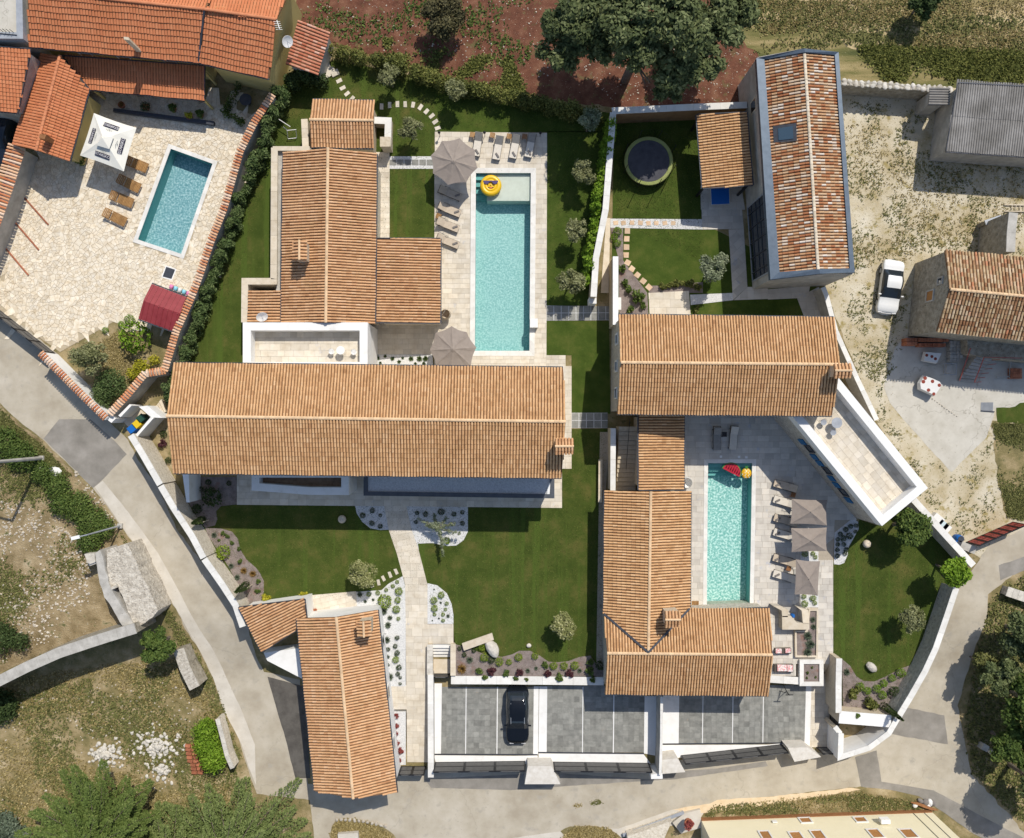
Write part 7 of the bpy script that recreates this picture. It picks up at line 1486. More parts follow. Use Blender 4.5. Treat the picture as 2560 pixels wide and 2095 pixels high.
ld = empty('wood_ladder', W(2540, 520, .1), 'pale wooden ladder lying at the right edge', 'ladder')
for y in (512, 528): bar(ld, W(2512, y, .1), W(2640, y + 2, .1), .07, .07, m_capc, 'side_rail')
for k in range(9): bar(ld, W(2530 + 10 * k, 512, .1), W(2530 + 10 * k, 528, .1), .04, .04, m_capc, 'rung')

# ------------------------------------------------------------------ VEGETATION
def grow(fn):
    return fn
# olive and garden trees
for (u, v, z, r, mat, lb, n, sz) in (
    (973, 190, 2.2, 32, l_olv, 'young olive tree over the north stepping stones', 2600, .085), (1137, 225, 2.2, 30, l_olv, 'young olive tree close to the north hedge', 2400, .085), (1026, 322, 2.0, 33, l_olv, 'young olive tree between shed and first parasol', 2600, .085),
    (1473, 302, 2.4, 34, l_sil, 'shaded silver tree at the top of the vine wall', 2600, .09), (1457, 432, 2.2, 34, l_olv, 'uppermost sunlit olive tree right of the long pool', 2800, .085), (1441, 578, 2.3, 35, l_olv, 'middle olive tree right of the long pool', 2800, .085), (1427, 702, 2.4, 38, l_olv, 'lower olive tree right of the long pool', 3000, .085),
    (1783, 668, 2.6, 44, l_sil, 'silver leaved tree in the small east lawn', 3600, .095), (905, 1438, 2.0, 43, l_var, 'pale variegated bush tree by the front stepping stones', 3600, .09), (1409, 1566, 2.0, 38, l_var, 'pale variegated bush tree on the front lawn', 3200, .09), (2281, 1551, 2.2, 38, l_olv, 'olive tree low on the east lawn', 3200, .085),
    (223, 893, 2.4, 55, l_olv, 'wide olive tree in the neighbour corner garden', 4200, .09)):
    tree('olive_tree' if mat is l_olv else 'garden_tree', lb, u, v, z, r * 1.1, mat, int(n * 1.15), sz * 1.1, clumps=26, csz=(.18, .34), shell=.25, gz=0)
tree('leafy_tree', 'bright green tree beside the angled terrace building', 2276, 1322, 3.0, 62, l_ivy, 5200, .13, clumps=26, csz=(.2, .34))
tree('leafy_tree', 'yellow green tree at the gap in the curved wall', 2388, 1428, 3.0, 52, l_lime, 4200, .13, clumps=22, csz=(.2, .36))
tree('walnut_tree', 'huge dark broadleaf tree in the red soil field', 1600, 90, 8, 190, l_oak, 70000, .18, clumps=26, csz=(.2, .34), shell=.35, flat=.6, up=.8,
     lobes=[(1412, 112, 6.5, 74), (1490, 30, 8, 95), (1590, 55, 10, 100), (1690, 50, 10, 100), (1795, 60, 8, 88), (1695, 165, 7.5, 74), (1590, 120, 9, 72), (1420, 35, 7.5, 66), (1755, 150, 7.5, 62), (1640, -60, 9, 90), (1500, -70, 8, 80), (1800, -60, 8, 80), (1670, 220, 6, 42), (1500, 120, 7.5, 52), (1845, 20, 7, 60)])
tree('dead_shrub', 'big brown withered bush in the red soil field', 1111, 48, 2.0, 66, l_dead, 9000, .12, clumps=26, cat='bush', csz=(.2, .34), shell=.2)
tree('thicket_tree', 'leafy tree growing from the end of the broken wall', 392, 1612, 2.2, 52, l_ivy, 5200, .13, clumps=22, csz=(.2, .34))
for (u, v, z, r, lb) in ((2575, 1590, 3.2, 84, 'upper dark woodland tree at the right edge'), (2592, 1760, 3.4, 108, 'middle woodland tree at the right edge'), (2540, 1870, 2.6, 72, 'woodland tree leaning over the east road'), (2615, 1975, 4, 95, 'lowest woodland tree at the right edge')):
    tree('woodland_tree', lb, u, v, z, r, l_ivy if v in (1760, 1870) else l_oak, 15000, .15, clumps=50, csz=(.13, .26), shell=.4, group='trees at the right edge')
tree('woodland_tree', 'bushy woodland tree between the upper and middle right edge trees', 2505, 1690, 2.6, 62, l_oak, 8000, .15, clumps=30, csz=(.15, .28), shell=.4, group='trees at the right edge')
tree('woodland_shrub', 'grey green shrub overhanging the east road', 2462, 1660, 1.5, 46, l_wee, 3600, .13, clumps=22, csz=(.14, .3), cat='shrub')
tree('verge_shrub', 'dark tree clump in the top right field', 2310, 5, 2.0, 50, l_dk, 4500, .14, clumps=20, csz=(.2, .3))
# conifers at the bottom: layered feathery boughs
def conifer(label, u, v, zt, rpx, nb=11, layers=9, gz=-.9, mat=None, rise=-.12, nm='conifer', ls=1., den=150, fan=.46):
    b = W(u, v, gz); top = zt; root = empty(nm, (b.x, b.y, gz), label, 'tree'); mb = MB(); mb.tube((b.x, b.y, gz - .1), .28, (b.x, b.y, top), .04, n=8, caps=False); mb.build('trunk', m_bark, root)
    VV, TT = [], []; rmax = rpx / FP * ALT; bb = MB()
    for L in range(layers):
        z = gz + (top - gz) * (.18 + .8 * L / layers); r = rmax * (1 - (L / layers) ** 1.25) + .3
        for k in range(nb):
            a = 2 * math.pi * (k + random.random() * .7) / nb + L * .6; ln = r * random.uniform(.75, 1.12); d = np.array([math.cos(a), math.sin(a), rise]); side = np.array([-d[1], d[0], 0]); p0 = np.array([b.x, b.y, z]); bb.tube(p0, .05, p0 + d * ln, .012, n=4, caps=False)
            m = int(den * ln); t = rng.random(m) ** .75; w = fan * ln * (1 - t) * .62 + .16; s = rng.uniform(-1, 1, m); up = rng.uniform(-.05, .28, m) * (1 - np.abs(s))
            P = p0 + d * (t * ln)[:, None] + side * (s * w)[:, None] + np.array([0, 0, 1.]) * up[:, None]
            dr = d[None] * .75 + side[None] * np.sign(s)[:, None] * .6 + rng.normal(0, .25, (m, 3)); dr /= np.linalg.norm(dr, axis=1)[:, None]; sd = np.cross(dr, [0, 0, 1.]) + rng.normal(0, .2, (m, 3)); sz = rng.uniform(.10, .24, m)[:, None] * ls
            VV.append(np.stack([P, P + dr * sz * .5 - sd * sz * .22, P + dr * sz, P + dr * sz * .5 + sd * sz * .22], 1).reshape(-1, 3)); TT.append(np.clip(.35 + .25 * t + rng.normal(0, .18, m), 0, 1))
    quads('crown', np.concatenate(VV), np.concatenate(TT), mat or l_pin, root); bb.build('boughs', m_bark, root)
conifer('spreading conifer at the bottom edge beside the road', 600, 2110, 6.5, 215)
conifer('smaller conifer behind the lime green bush', 455, 2150, 7.0, 150)
conifer('feathery green tree at the bottom edge near the stone heap', 290, 2050, 6.5, 185, nb=12, layers=8, mat=l_ash, rise=.22, nm='broadleaf_tree', ls=1.0, den=210, fan=.5)
# shrubs large
shrubs([(350, 845, 40)], 'lime', 'big round clipped lime green bush in the corner garden', 'x', 0, 1.1)
def bush(label, items, zt, n, size, mat, name='bush'):
    c = W(items[0][0], items[0][1]); root = empty(name, (c.x, c.y, zgy(c.y)), label, 'bush'); C, Rr = [], []
    for u, v, r in items:
        p = G(u, v); rr = r / FP * ALT; C.append((p.x, p.y, p.z + zt * .55)); Rr.append((rr, rr, zt * .55))
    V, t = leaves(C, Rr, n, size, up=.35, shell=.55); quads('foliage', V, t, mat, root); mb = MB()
    for x, y, z in C:
        for k in range(4): mb.tube((x, y, zgy(y) - .05), .03, (x + random.uniform(-.4, .4), y + random.uniform(-.4, .4), z), .012, n=4, caps=False)
    mb.build('stems', m_bark, root)['kind'] = 'stuff'; return root
bush('big blue green clipped bush at the corner garden wall', [(290, 962, 40), (272, 985, 28), (268, 1010, 22)], 1.8, 5200, .08, l_lau)
bush('golden bush inside the stepped boundary wall', [(360, 920, 22), (340, 935, 16), (392, 900, 14)], 1.0, 1100, .09, l_yel)
bush('lime green bush beside the stacked roof tiles', [(525, 1815, 30), (530, 1850, 36), (545, 1885, 34)], 1.8, 6000, .10, l_lime)
bush('ivy mass on the verge above the ruin', [(60, 1140, 40), (20, 1110, 45), (110, 1180, 30), (150, 1215, 35), (200, 1265, 42), (235, 1300, 42), (265, 1320, 30), (230, 1350, 35), (160, 1260, 30)], .9, 14000, .10, l_ivy, 'ivy_thicket')
bush('green scrub at the far left below the broken wall', [(10, 1590, 40), (60, 1600, 25)], 1.0, 2600, .10, l_dk)
bush('dark bush in the shadow of the broken wall', [(10, 1760, 45)], 1.2, 2600, .11, l_dk)
bush('low bush at the bottom left corner', [(20, 2060, 40), (60, 2085, 30)], 1.0, 2600, .11, l_lav)
hedge('climbing_hedge', 'long clipped hedge along the north lawn edge', [(835, 122), (900, 138), (980, 158), (1060, 186), (1150, 212), (1240, 232), (1330, 248), (1420, 268), (1500, 288)], 1.7, 44, 22000, .10, l_hed)
hedge('vine', 'climbing vine trailing over the white capped garden wall', [(1530, 300), (1514, 380), (1504, 440), (1494, 500), (1488, 560), (1476, 620), (1468, 700)], 2.5, 30, 9000, .13, l_lime, cat='vine')
hedge('corner_hedge', 'dark shaded shrubs below the red tile shed', [(720, 215), (735, 180), (800, 190)], 2.0, 40, 5200, .11, l_dk)
LA = smoothp([(702, 235), (668, 322), (640, 405), (605, 470), (580, 555), (548, 640), (520, 705), (502, 765), (478, 832), (455, 888), (430, 950), (415, 1000)], 3, False)
acc = 0; pts = [LA[0]]
for i in range(1, len(LA)):
    d = math.hypot(LA[i][0] - LA[i - 1][0], LA[i][1] - LA[i - 1][1]); n = max(1, round(d / 27))
    for k in range(n): pts.append((LA[i - 1][0] + (LA[i][0] - LA[i - 1][0]) * (k + 1) / n, LA[i - 1][1] + (LA[i][1] - LA[i - 1][1]) * (k + 1) / n))
LM = []
for k in range(4):
    C = [(rng.uniform(-.35, .35), rng.uniform(-.35, .35), rng.uniform(.5, 1.9)) for _ in range(9)]; V, t = leaves(C, [rng.uniform(.32, .5) for _ in C], 900, .15, up=.4, shell=.3, asp=.35); o = quads('foliage', V, t, l_lau); LM.append(o.data); bpy.data.objects.remove(o)
smb = MB(); [smb.tube((0, 0, -.05), .035, (random.uniform(-.3, .3), random.uniform(-.3, .3), 1.6), .012, n=4, caps=False) for _ in range(4)]; smo = smb.build('stem', m_bark); SM = smo.data; bpy.data.objects.remove(smo)
for i, (u, v) in enumerate(pts):
    p = W(u + 5 + random.uniform(-3, 3), v + random.uniform(-4, 4), 1.2); root = empty('laurel_shrub', (p.x, p.y, 0), nth('glossy laurel shrub along the long boundary wall', i, len(pts)), 'shrub', 'laurel row along the boundary wall', random.uniform(0, 6)); s = random.uniform(.72, .95) * (1 if v > 430 else 1.25)
    for nm, me in (('foliage', LM[i % 4]), ('stem', SM)): o = bpy.data.objects.new(nm, me); COL.objects.link(o); o.parent = root; o.scale = (s, s, s)
# cypresses (slender)
def cypress(label, base, h, r):
    b = G(*base); root = empty('cypress', b, label, 'tree'); n = 1500; t = rng.random(n) ** .8; a = rng.uniform(0, 6.28, n); rr = r * np.minimum(1, t * 6) * (1 - t ** 2.2) * rng.uniform(.75, 1.05, n); P = np.stack([b.x + rr * np.cos(a), b.y + rr * np.sin(a), b.z + .1 + t * h], 1)
    d = np.stack([np.cos(a) * .4, np.sin(a) * .4, np.ones(n)], 1) + rng.normal(0, .25, (n, 3)); s = np.stack([-np.sin(a), np.cos(a), np.zeros(n)], 1) + rng.normal(0, .3, (n, 3)); L = rng.uniform(.08, .16, n)[:, None]
    quads('crown', np.stack([P, P + d * L * .5 - s * L * .3, P + d * L, P + d * L * .5 + s * L * .3], 1).reshape(-1, 3), np.clip(rng.normal(.5, .25, n), 0, 1), l_lau, root); mb = MB(); mb.tube((b.x, b.y, b.z - .1), .05, (b.x, b.y, b.z + h * .85), .01); mb.build('trunk', m_bark, root); bar(root, (b.x + .25, b.y - .1, b.z), (b.x + .25, b.y - .1, b.z + 1.3), .05, .05, m_capc, 'stake')
cypress('slender cypress at the upper bend of the west street wall', q(0, 2, (1705, 825))[0], 2.9, .28); cypress('slender cypress near the street house in the mulch bed', q(0, 2, (2065, 1360))[0], 3.4, .3); cypress('dark slender cypress by the curved wall', q(3, 3, (915, 605))[0], 4.3, .26)
# weeping cedar
cd_ = W(1093, 1318, 1.4); cdr = empty('weeping_cedar', (cd_.x, cd_.y, 0), 'sprawling silver blue weeping cedar over the white gravel', 'tree'); C, Rr = [], []; mb = MB(); mb.tube((cd_.x, cd_.y, 0), .08, (cd_.x, cd_.y, 1.4), .06)
for a, b in (((1500, 900), (1340, 820)), ((1500, 900), (1470, 780)), ((1500, 900), (1680, 945)), ((1500, 900), (1640, 860)), ((1500, 900), (1540, 1000)), ((1540, 1000), (1545, 1120)), ((1500, 900), (1580, 830)), ((1500, 900), (1420, 880))):
    A_ = W(*q(1, 2, a)[0], 1.5); B_ = W(*q(1, 2, b)[0], 1.25); mb.tube(A_, .04, B_, .015, n=5)
    for k in range(9): p = A_.lerp(B_, k / 8); C.append((p.x + random.uniform(-.08, .08), p.y + random.uniform(-.08, .08), p.z - .05)); Rr.append((random.uniform(.12, .22), random.uniform(.12, .22), .22))
V, t = leaves(C, Rr, 2600, .07, up=.4, shell=.2); quads('crown', V, t, l_sil, cdr); mb.build('trunk', m_bark, cdr)
# shrubs in beds
def S3(c, r, lst): return [(*q(c, r, (x, y))[0], rr / 3.3125) for x, y, rr in lst]
PB = S3(1, 2, [(1170, 1345, 16), (1135, 1380, 18), (1080, 1412, 17), (1010, 1435, 20), (935, 1448, 21), (1185, 1420, 33), (1175, 1495, 27), (1165, 1570, 33), (1180, 1650, 17)])
shrubs(PB, 'box', 'round boxwood in the white gravel behind the street house', 'boxwoods west of the stone path')
shrubs(S3(1, 2, [(1070, 1500, 60)]), 'box', 'largest boxwood beside the street house corner', None)
shrubs(S3(1, 2, [(860, 1450, 32), (905, 1510, 20), (970, 1495, 18), (1110, 1645, 30), (1095, 1705, 36), (1060, 1590, 40)]), 'lav', 'grey green lavender tuft in the white gravel behind the street house', 'lavenders behind the street house')
def SZ(lst, kind, label, group, hs=1.):
    for i, (u, v, r) in enumerate(lst):
        p = W(u, v); z = zpath(p.y) + .01; p = W(u, v, z); o = bpy.data.objects.new(NAMEK[kind][0], shrub_mesh(kind, i % 3)); COL.objects.link(o); rr = r / FP * ALT; o.location = (p.x, p.y, z - .02); o.scale = (rr, rr, rr * hs); o.rotation_euler = (0, 0, random.uniform(0, 6)); tag(o, nth(label, i, len(lst)), NAMEK[kind][1], group if len(lst) > 1 else None)
SZ(S3(1, 3, [(1170, 75, 20), (1155, 145, 20), (1095, 170, 18), (1170, 200, 24), (1185, 320, 24), (1175, 375, 20), (1090, 300, 18), (1195, 455, 14), (1195, 405, 14)]), 'dark', 'small dark shrub in the gravel strip along the street house', 'dark shrubs along the street house')
SZ(S3(1, 3, [(1160, 255, 29)]), 'box', 'single bright boxwood in the gravel strip along the street house', None)
SZ(S3(1, 3, [(1085, 95, 36), (1085, 235, 28), (1105, 400, 44)]), 'grass', 'grey green grass tuft against the street house', 'grass tufts along the street house')
SZ(S3(1, 3, [(1165, 720, 25), (1170, 810, 29), (1165, 875, 28), (1170, 938, 29), (1190, 1005, 40), (1185, 1085, 26)]), 'red', 'red barberry in the gravel strip near the street gate', 'red barberries along the street house')
SZ(S3(1, 3, [(1125, 770, 17)]), 'box', 'small green shrub among the red barberries', None)
shrubs(S3(1, 2, [(1535, 1452, 28), (1475, 1495, 29), (1480, 1562, 29), (1580, 1525, 18), (1570, 1573, 15), (1480, 1615, 16), (1550, 1615, 17), (1550, 1665, 16)]), 'box', 'round boxwood in the gravel bed right of the stone path', 'boxwoods east of the stone path')
shrubs(S3(1, 2, [(1475, 1410, 11), (1590, 1630, 22), (1460, 1668, 11), (1515, 1650, 13), (1530, 1520, 15)]), 'lav', 'tiny lavender in the gravel bed right of the stone path', 'lavenders east of the stone path')
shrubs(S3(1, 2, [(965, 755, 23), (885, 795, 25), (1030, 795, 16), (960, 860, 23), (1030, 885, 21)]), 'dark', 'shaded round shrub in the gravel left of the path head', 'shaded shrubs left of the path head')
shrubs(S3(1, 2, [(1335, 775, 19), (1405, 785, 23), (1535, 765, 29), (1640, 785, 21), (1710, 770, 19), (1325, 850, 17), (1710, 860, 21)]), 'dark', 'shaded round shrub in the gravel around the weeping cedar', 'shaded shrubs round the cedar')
shrubs(S3(1, 2, [(1580, 1005, 30)]), 'box', 'sunlit round boxwood beneath the weeping cedar', None)
shrubs(S3(1, 3, [(1870, 155, 30), (1890, 235, 36), (2015, 270, 35), (2095, 275, 26)]) + S3(2, 3, [(55, 235, 33), (190, 225, 29), (345, 305, 33), (430, 305, 33), (520, 302, 35)]), 'box', 'bright round boxwood in the mulch bed above the car park', 'boxwoods above the car park', .03)
shrubs(S3(1, 3, [(1805, 180, 20), (1685, 165, 19), (1725, 215, 21), (1950, 255, 31)]) + S3(2, 3, [(730, 300, 40)]), 'dark', 'dark low shrub in the mulch bed above the car park', 'dark shrubs above the car park', .03)
shrubs(S3(1, 3, [(1770, 260, 36), (2070, 360, 30)]) + S3(2, 3, [(130, 350, 27), (200, 330, 22), (560, 350, 26)]), 'grass', 'grey green grass tuft in the mulch bed above the car park', 'grass tufts above the car park', .03)
shrubs(S3(1, 3, [(1705, 335, 52)]), 'bro', 'yellow brown grass fountain at the left end of the mulch bed', None, .03)
shrubs(S3(1, 3, [(1955, 345, 46)]) + S3(2, 3, [(60, 355, 42), (300, 370, 38), (480, 370, 42)]), 'pur', 'dark red shrub in the mulch bed above the car park', 'dark red shrubs above the car park', .03)
shrubs(S3(1, 3, [(1850, 345, 42), (1895, 400, 34), (2070, 370, 38)]) + S3(2, 3, [(275, 295, 40), (395, 400, 48), (30, 410, 30), (120, 420, 26), (645, 270, 42), (640, 350, 52), (670, 420, 36)]), 'gre', 'leafy shrub hanging over the white retaining wall', 'leafy shrubs above the car park', .03)
shrubs(S3(3, 3, [(755, 475, 36), (815, 510, 33), (895, 492, 36), (950, 450, 33), (1020, 405, 32), (1090, 360, 41), (940, 545, 36)]), 'lime', 'bright clipped boxwood in the arc inside the curved wall', 'boxwoods inside the curved wall')
shrubs(S3(3, 3, [(700, 520, 70), (830, 612, 76)]), 'hed', 'loose green shrub between stone wall and curved wall', 'loose shrubs inside the curved wall', None, 1.1)
shrubs(S3(3, 3, [(1035, 515, 46)]), 'dark', 'dark shrub at the foot of the curved wall', None); shrubs(S3(3, 3, [(650, 360, 36)]), 'grass', 'grey grass tuft at the top of the east mulch bed', None); shrubs(S3(3, 3, [(740, 722, 30)]), 'gre', 'flat creeping plant on the bin store wall', None, 1.5, .4)
shrubs(S3(0, 2, [(1855, 1095, 62)]), 'box', 'big round boxwood in the west mulch bed', None)
shrubs(S3(0, 2, [(1850, 945, 27), (1885, 965, 26), (1925, 1020, 26), (1985, 1070, 26), (1990, 1175, 30), (1815, 1000, 18)]) + S3(1, 2, [(20, 1340, 29), (15, 1420, 31)]), 'gre', 'small leafy plant in the west mulch bed', 'leafy plants in the west mulch bed')
shrubs(S3(0, 2, [(1775, 960, 32), (1915, 1215, 32), (1965, 1310, 32)]), 'lav', 'grey lavender tuft in the west mulch bed', 'lavenders in the west mulch bed')
shrubs(S3(0, 2, [(2020, 1255, 36), (2095, 1280, 36)]), 'bro', 'rust coloured grass tuft in the west mulch bed', 'rust grasses in the west mulch bed')
shrubs(S3(1, 2, [(85, 1480, 42), (410, 1465, 46)]), 'yel', 'golden shrub behind the small street house wing', 'golden shrubs behind the street house wing')
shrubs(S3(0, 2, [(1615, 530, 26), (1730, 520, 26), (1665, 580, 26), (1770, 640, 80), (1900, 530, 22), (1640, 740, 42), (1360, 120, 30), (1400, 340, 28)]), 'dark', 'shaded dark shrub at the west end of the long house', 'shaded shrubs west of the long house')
shrubs(S3(0, 2, [(1350, 205, 42)]), 'pur', 'dark red shrub at the west corner of the long house', None)
shrubs(S3(1, 1, [(1000, 1230, 34), (1070, 1215, 19), (1130, 1235, 24), (1185, 1260, 22), (1215, 1230, 17), (1285, 1235, 28), (1355, 1235, 32), (1405, 1235, 32), (1030, 1270, 18), (1390, 1275, 22), (1320, 1275, 17)]), 'spi', 'spiky green plant in the white gravel behind the long house', 'spiky plants behind the long house', .03)
shrubs(S3(2, 1, [(870, 185, 38), (845, 230, 32), (870, 280, 32)]), 'lime', 'clipped boxwood at the corner of the ochre stepping stones', 'boxwoods at the ochre stepping stones')
shrubs(S3(2, 1, [(905, 490, 50), (935, 610, 42), (960, 665, 44), (1040, 720, 78), (980, 830, 46), (1080, 800, 40)]), 'gre', 'leafy shrub between garden wall and ochre stepping stones', 'leafy shrubs beside the ochre stones', None, 1.2)
shrubs(S3(2, 1, [(1240, 640, 45), (1300, 630, 48), (1360, 620, 48), (1420, 615, 48), (1480, 620, 46), (1540, 640, 42), (1525, 830, 42)]), 'hed', 'yellow green shrub in the row below the small east lawn', 'yellow green shrubs below the small east lawn')
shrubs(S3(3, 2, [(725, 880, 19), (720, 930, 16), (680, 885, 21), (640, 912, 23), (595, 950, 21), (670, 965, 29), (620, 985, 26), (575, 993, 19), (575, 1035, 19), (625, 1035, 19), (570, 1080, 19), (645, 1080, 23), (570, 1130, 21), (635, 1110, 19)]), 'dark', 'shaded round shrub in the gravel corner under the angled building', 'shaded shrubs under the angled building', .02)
shrubs(S3(3, 2, [(300, 1115, 27), (370, 1110, 19), (390, 1140, 18)]), 'box', 'boxwood in the gravel square between middle and lowest parasol', 'boxwoods in the upper gravel square', .07); shrubs(S3(3, 2, [(295, 1465, 21), (370, 1480, 26), (300, 1525, 29), (385, 1520, 19)]), 'box', 'boxwood in the gravel square above the outdoor kitchen', 'boxwoods in the lower gravel square', .07)
shrubs([(*Y((x, y))[0], r / 6.2) for x, y, r in ((860, 1050, 90), (900, 1180, 95), (860, 1300, 90), (940, 800, 60), (950, 910, 60))], 'lav', 'grey green shrub in the long raised planter', 'shrubs in the long raised planter', .22)
shrubs([(*Y((x, y))[0], r / 6.2) for x, y, r in ((860, 1620, 32), (930, 1540, 26), (850, 1700, 26), (985, 1690, 26))], 'gre', 'tiny shrub in the square white planter', 'shrubs in the square planter', .22)
shrubs([(*q(0, 1, p)[0], r / 3.3) for p, r in (((1010, 950), 28), ((1085, 915), 45), ((880, 1000), 28))], 'lime', 'small round bush on the kerb of the corner garden', 'small bushes of the corner garden')
# field growth
crop = [(1040, 120), (1340, 215), (1280, 240), (1150, 205), (1050, 180), (960, 150), (1000, 60), (1060, 100)]
for nm, lb, poly, n, sz, mt, mk in (
    ('undergrowth', 'low green crop plants between hedge and red soil', [(960, 95), (1280, 150), (1320, 240), (1180, 212), (960, 150)], 2600, .22, l_hed, clumpmask(.9, -.1, 3)),
    ('undergrowth', 'green weeds scattered on the red soil', [(740, 0), (1340, -20), (1330, 160), (960, 120), (780, 80)], 700, .20, l_ivy, clumpmask(.8, .25, 5)),
    ('undergrowth', 'green weeds along the foot of the terraced field', [(2105, 110), (2560, 130), (2560, 205), (2105, 200)], 3200, .24, l_hed, clumpmask(.6, -.1, 7)),
    ('dry_weeds', 'olive weeds in bands over the terraced field', [(1850, 0), (2560, 0), (2560, 120), (2100, 110), (1900, 140), (1850, 120)], 1900, .2, l_wee, clumpmask(1.4, .2, 9, (.12, 1))),
    ('dry_weeds', 'dry straw tufts over the terraced field', [(1900, 0), (2560, 0), (2560, 150), (1900, 130)], 3200, .16, l_dry, clumpmask(1.2, 0, 4, (.12, 1))),
    ('dry_weeds', 'olive weeds dotting the gravel yard', [(2105, 250), (2560, 300), (2560, 640), (2300, 640), (2200, 1000), (2400, 1330), (2300, 1240), (2080, 720)], 3600, .13, l_wee, clumpmask(1.1, .05, 12)),
    ('dry_weeds', 'olive weeds along the drive beside the angled building', [(2075, 740), (2210, 790), (2260, 880), (2215, 1000), (2300, 1130), (2400, 1200), (2480, 1100), (2490, 1290), (2420, 1370), (2300, 1240), (2190, 1040)], 1500, .12, l_wee, clumpmask(1.3, .15, 61)),
    ('dry_weeds', 'dry straw patches on the gravel yard', [(2105, 300), (2560, 380), (2560, 620), (2320, 620), (2200, 700), (2100, 600)], 1600, .12, l_dry, clumpmask(.5, .2, 15)),
    ('dry_weeds', 'olive weeds over the left rubble field', [(0, 1080), (100, 1110), (300, 1340), (230, 1380), (230, 1540), (0, 1660)], 4200, .17, l_wee, clumpmask(.6, .05, 20)),
    ('dry_weeds', 'straw and weeds over the lower left field', [(0, 1740), (480, 1650), (560, 1790), (610, 2000), (500, 2095), (0, 2095)], 5600, .17, l_wee, clumpmask(.55, .0, 22)),
    ('dry_weeds', 'pale straw over the lower left field', [(0, 1700), (480, 1640), (560, 1790), (610, 2000), (500, 2095), (0, 2095)], 4800, .17, l_dry, clumpmask(.5, -.2, 25)),
    ('dry_weeds', 'grassy verge between ruin and west road', [(300, 1330), (350, 1400), (460, 1580), (540, 1720), (605, 1900), (570, 1900), (520, 1740), (430, 1580), (390, 1500), (330, 1400)], 4200, .14, l_wee, None),
    ('dry_weeds', 'grassy verge at the upper bend of the west road', [(0, 1020), (45, 1065), (100, 1110), (180, 1190), (140, 1200), (60, 1120), (0, 1080)], 1800, .15, l_wee, None),
    ('dry_weeds', 'flowering verge in front of the cream house', [(1755, 2040), (1790, 2015), (2150, 1985), (2310, 2010), (2320, 2022)], 1200, .13, l_wee, clumpmask(1.2, -.1, 51)),
    ('dry_weeds', 'straw in the flowering verge before the cream house', [(1755, 2040), (1790, 2012), (2150, 1978), (2310, 2005), (2320, 2022)], 700, .12, l_dry, None),
    ('dry_weeds', 'dry grass on the island at the bottom edge', [(828, 2095), (835, 2060), (860, 2048), (920, 2055), (985, 2095)], 1300, .15, l_dry, None),
    ('dry_weeds', 'dry grass on the second island at the bottom edge', [(1405, 2095), (1440, 2066), (1520, 2070), (1550, 2095)], 800, .14, l_dry, None),
    ('undergrowth', 'scrub below the woodland trees at the right edge', [(2440, 1650), (2475, 1500), (2560, 1440), (2700, 1500), (2700, 2150), (2560, 2060), (2430, 1930), (2415, 1830)], 5200, .22, l_wee, None),
    ('dry_weeds', 'grass patch at the right edge of the gravel yard', [(2485, 1060), (2560, 1060), (2560, 1300), (2520, 1290), (2490, 1180)], 1800, .15, l_wee, clumpmask(.7, -.1, 31)),
    ('dry_weeds', 'small dry tufts growing in the road cracks', [(1478, 2002), (1500, 1999), (1506, 2008), (1480, 2012)], 60, .1, l_wee, None), ('dry_weeds', 'faint dry tuft on the road below the gates', [(1432, 2010), (1455, 2008), (1455, 2016), (1434, 2017)], 40, .08, l_dry, None),
    ('dry_weeds', 'dry grass of the corner garden', [(245, 860), (330, 810), (330, 900), (340, 960), (260, 940)], 1200, .12, l_dry, None)):
    tufts(nm, lb, poly, n, sz, mt, mask=mk)
# grass pile on lawns: fine blades as one mass per lawn
for lb, poly, n in (('short mown grass blades of the front lawn', GAR, 26000), ('short mown grass blades of the east lawn', LEA, 9000), ('short mown grass blades of the north and west lawns', [(690, 215), (835, 160), (1520, 290), (1505, 560), (1484, 740), (1370, 764), (1370, 320), (1085, 320), (1085, 600), (970, 600), (690, 360), (600, 700), (430, 940), (545, 640), (640, 400)], 24000), ('short mown grass blades of the walled east gardens', [(1540, 300), (1760, 310), (1760, 660), (1560, 560), (1540, 560)], 7000)):
    P2 = [tuple(W(u, v)[:2]) for u, v in poly]; a = np.array(P2); pts_ = rng.uniform(a.min(0), a.max(0), (n * 2, 2)); pts_ = pts_[inpoly(pts_, P2)][:n]; m = len(pts_)
    a_ = rng.uniform(0, 6.28, m); L = rng.uniform(.03, .07, m); d = np.stack([np.cos(a_) * .8, np.sin(a_) * .8, np.ones(m) * .8], 1) * L[:, None]; b_ = np.stack([-np.sin(a_), np.cos(a_), np.zeros(m)], 1) * (L * .45)[:, None]; p = np.concatenate([pts_, np.zeros((m, 1))], 1)
    o = quads('grass', np.stack([p - b_, p + b_, p + d + b_ * .5, p + d - b_ * .5], 1).reshape(-1, 3), np.clip(rng.normal(.5, .25, m), 0, 1), leafmat('lawn_blade', (.045, .068, .012), (.085, .11, .02), (.16, .17, .04), .1)); tag(o, lb, kind='stuff')
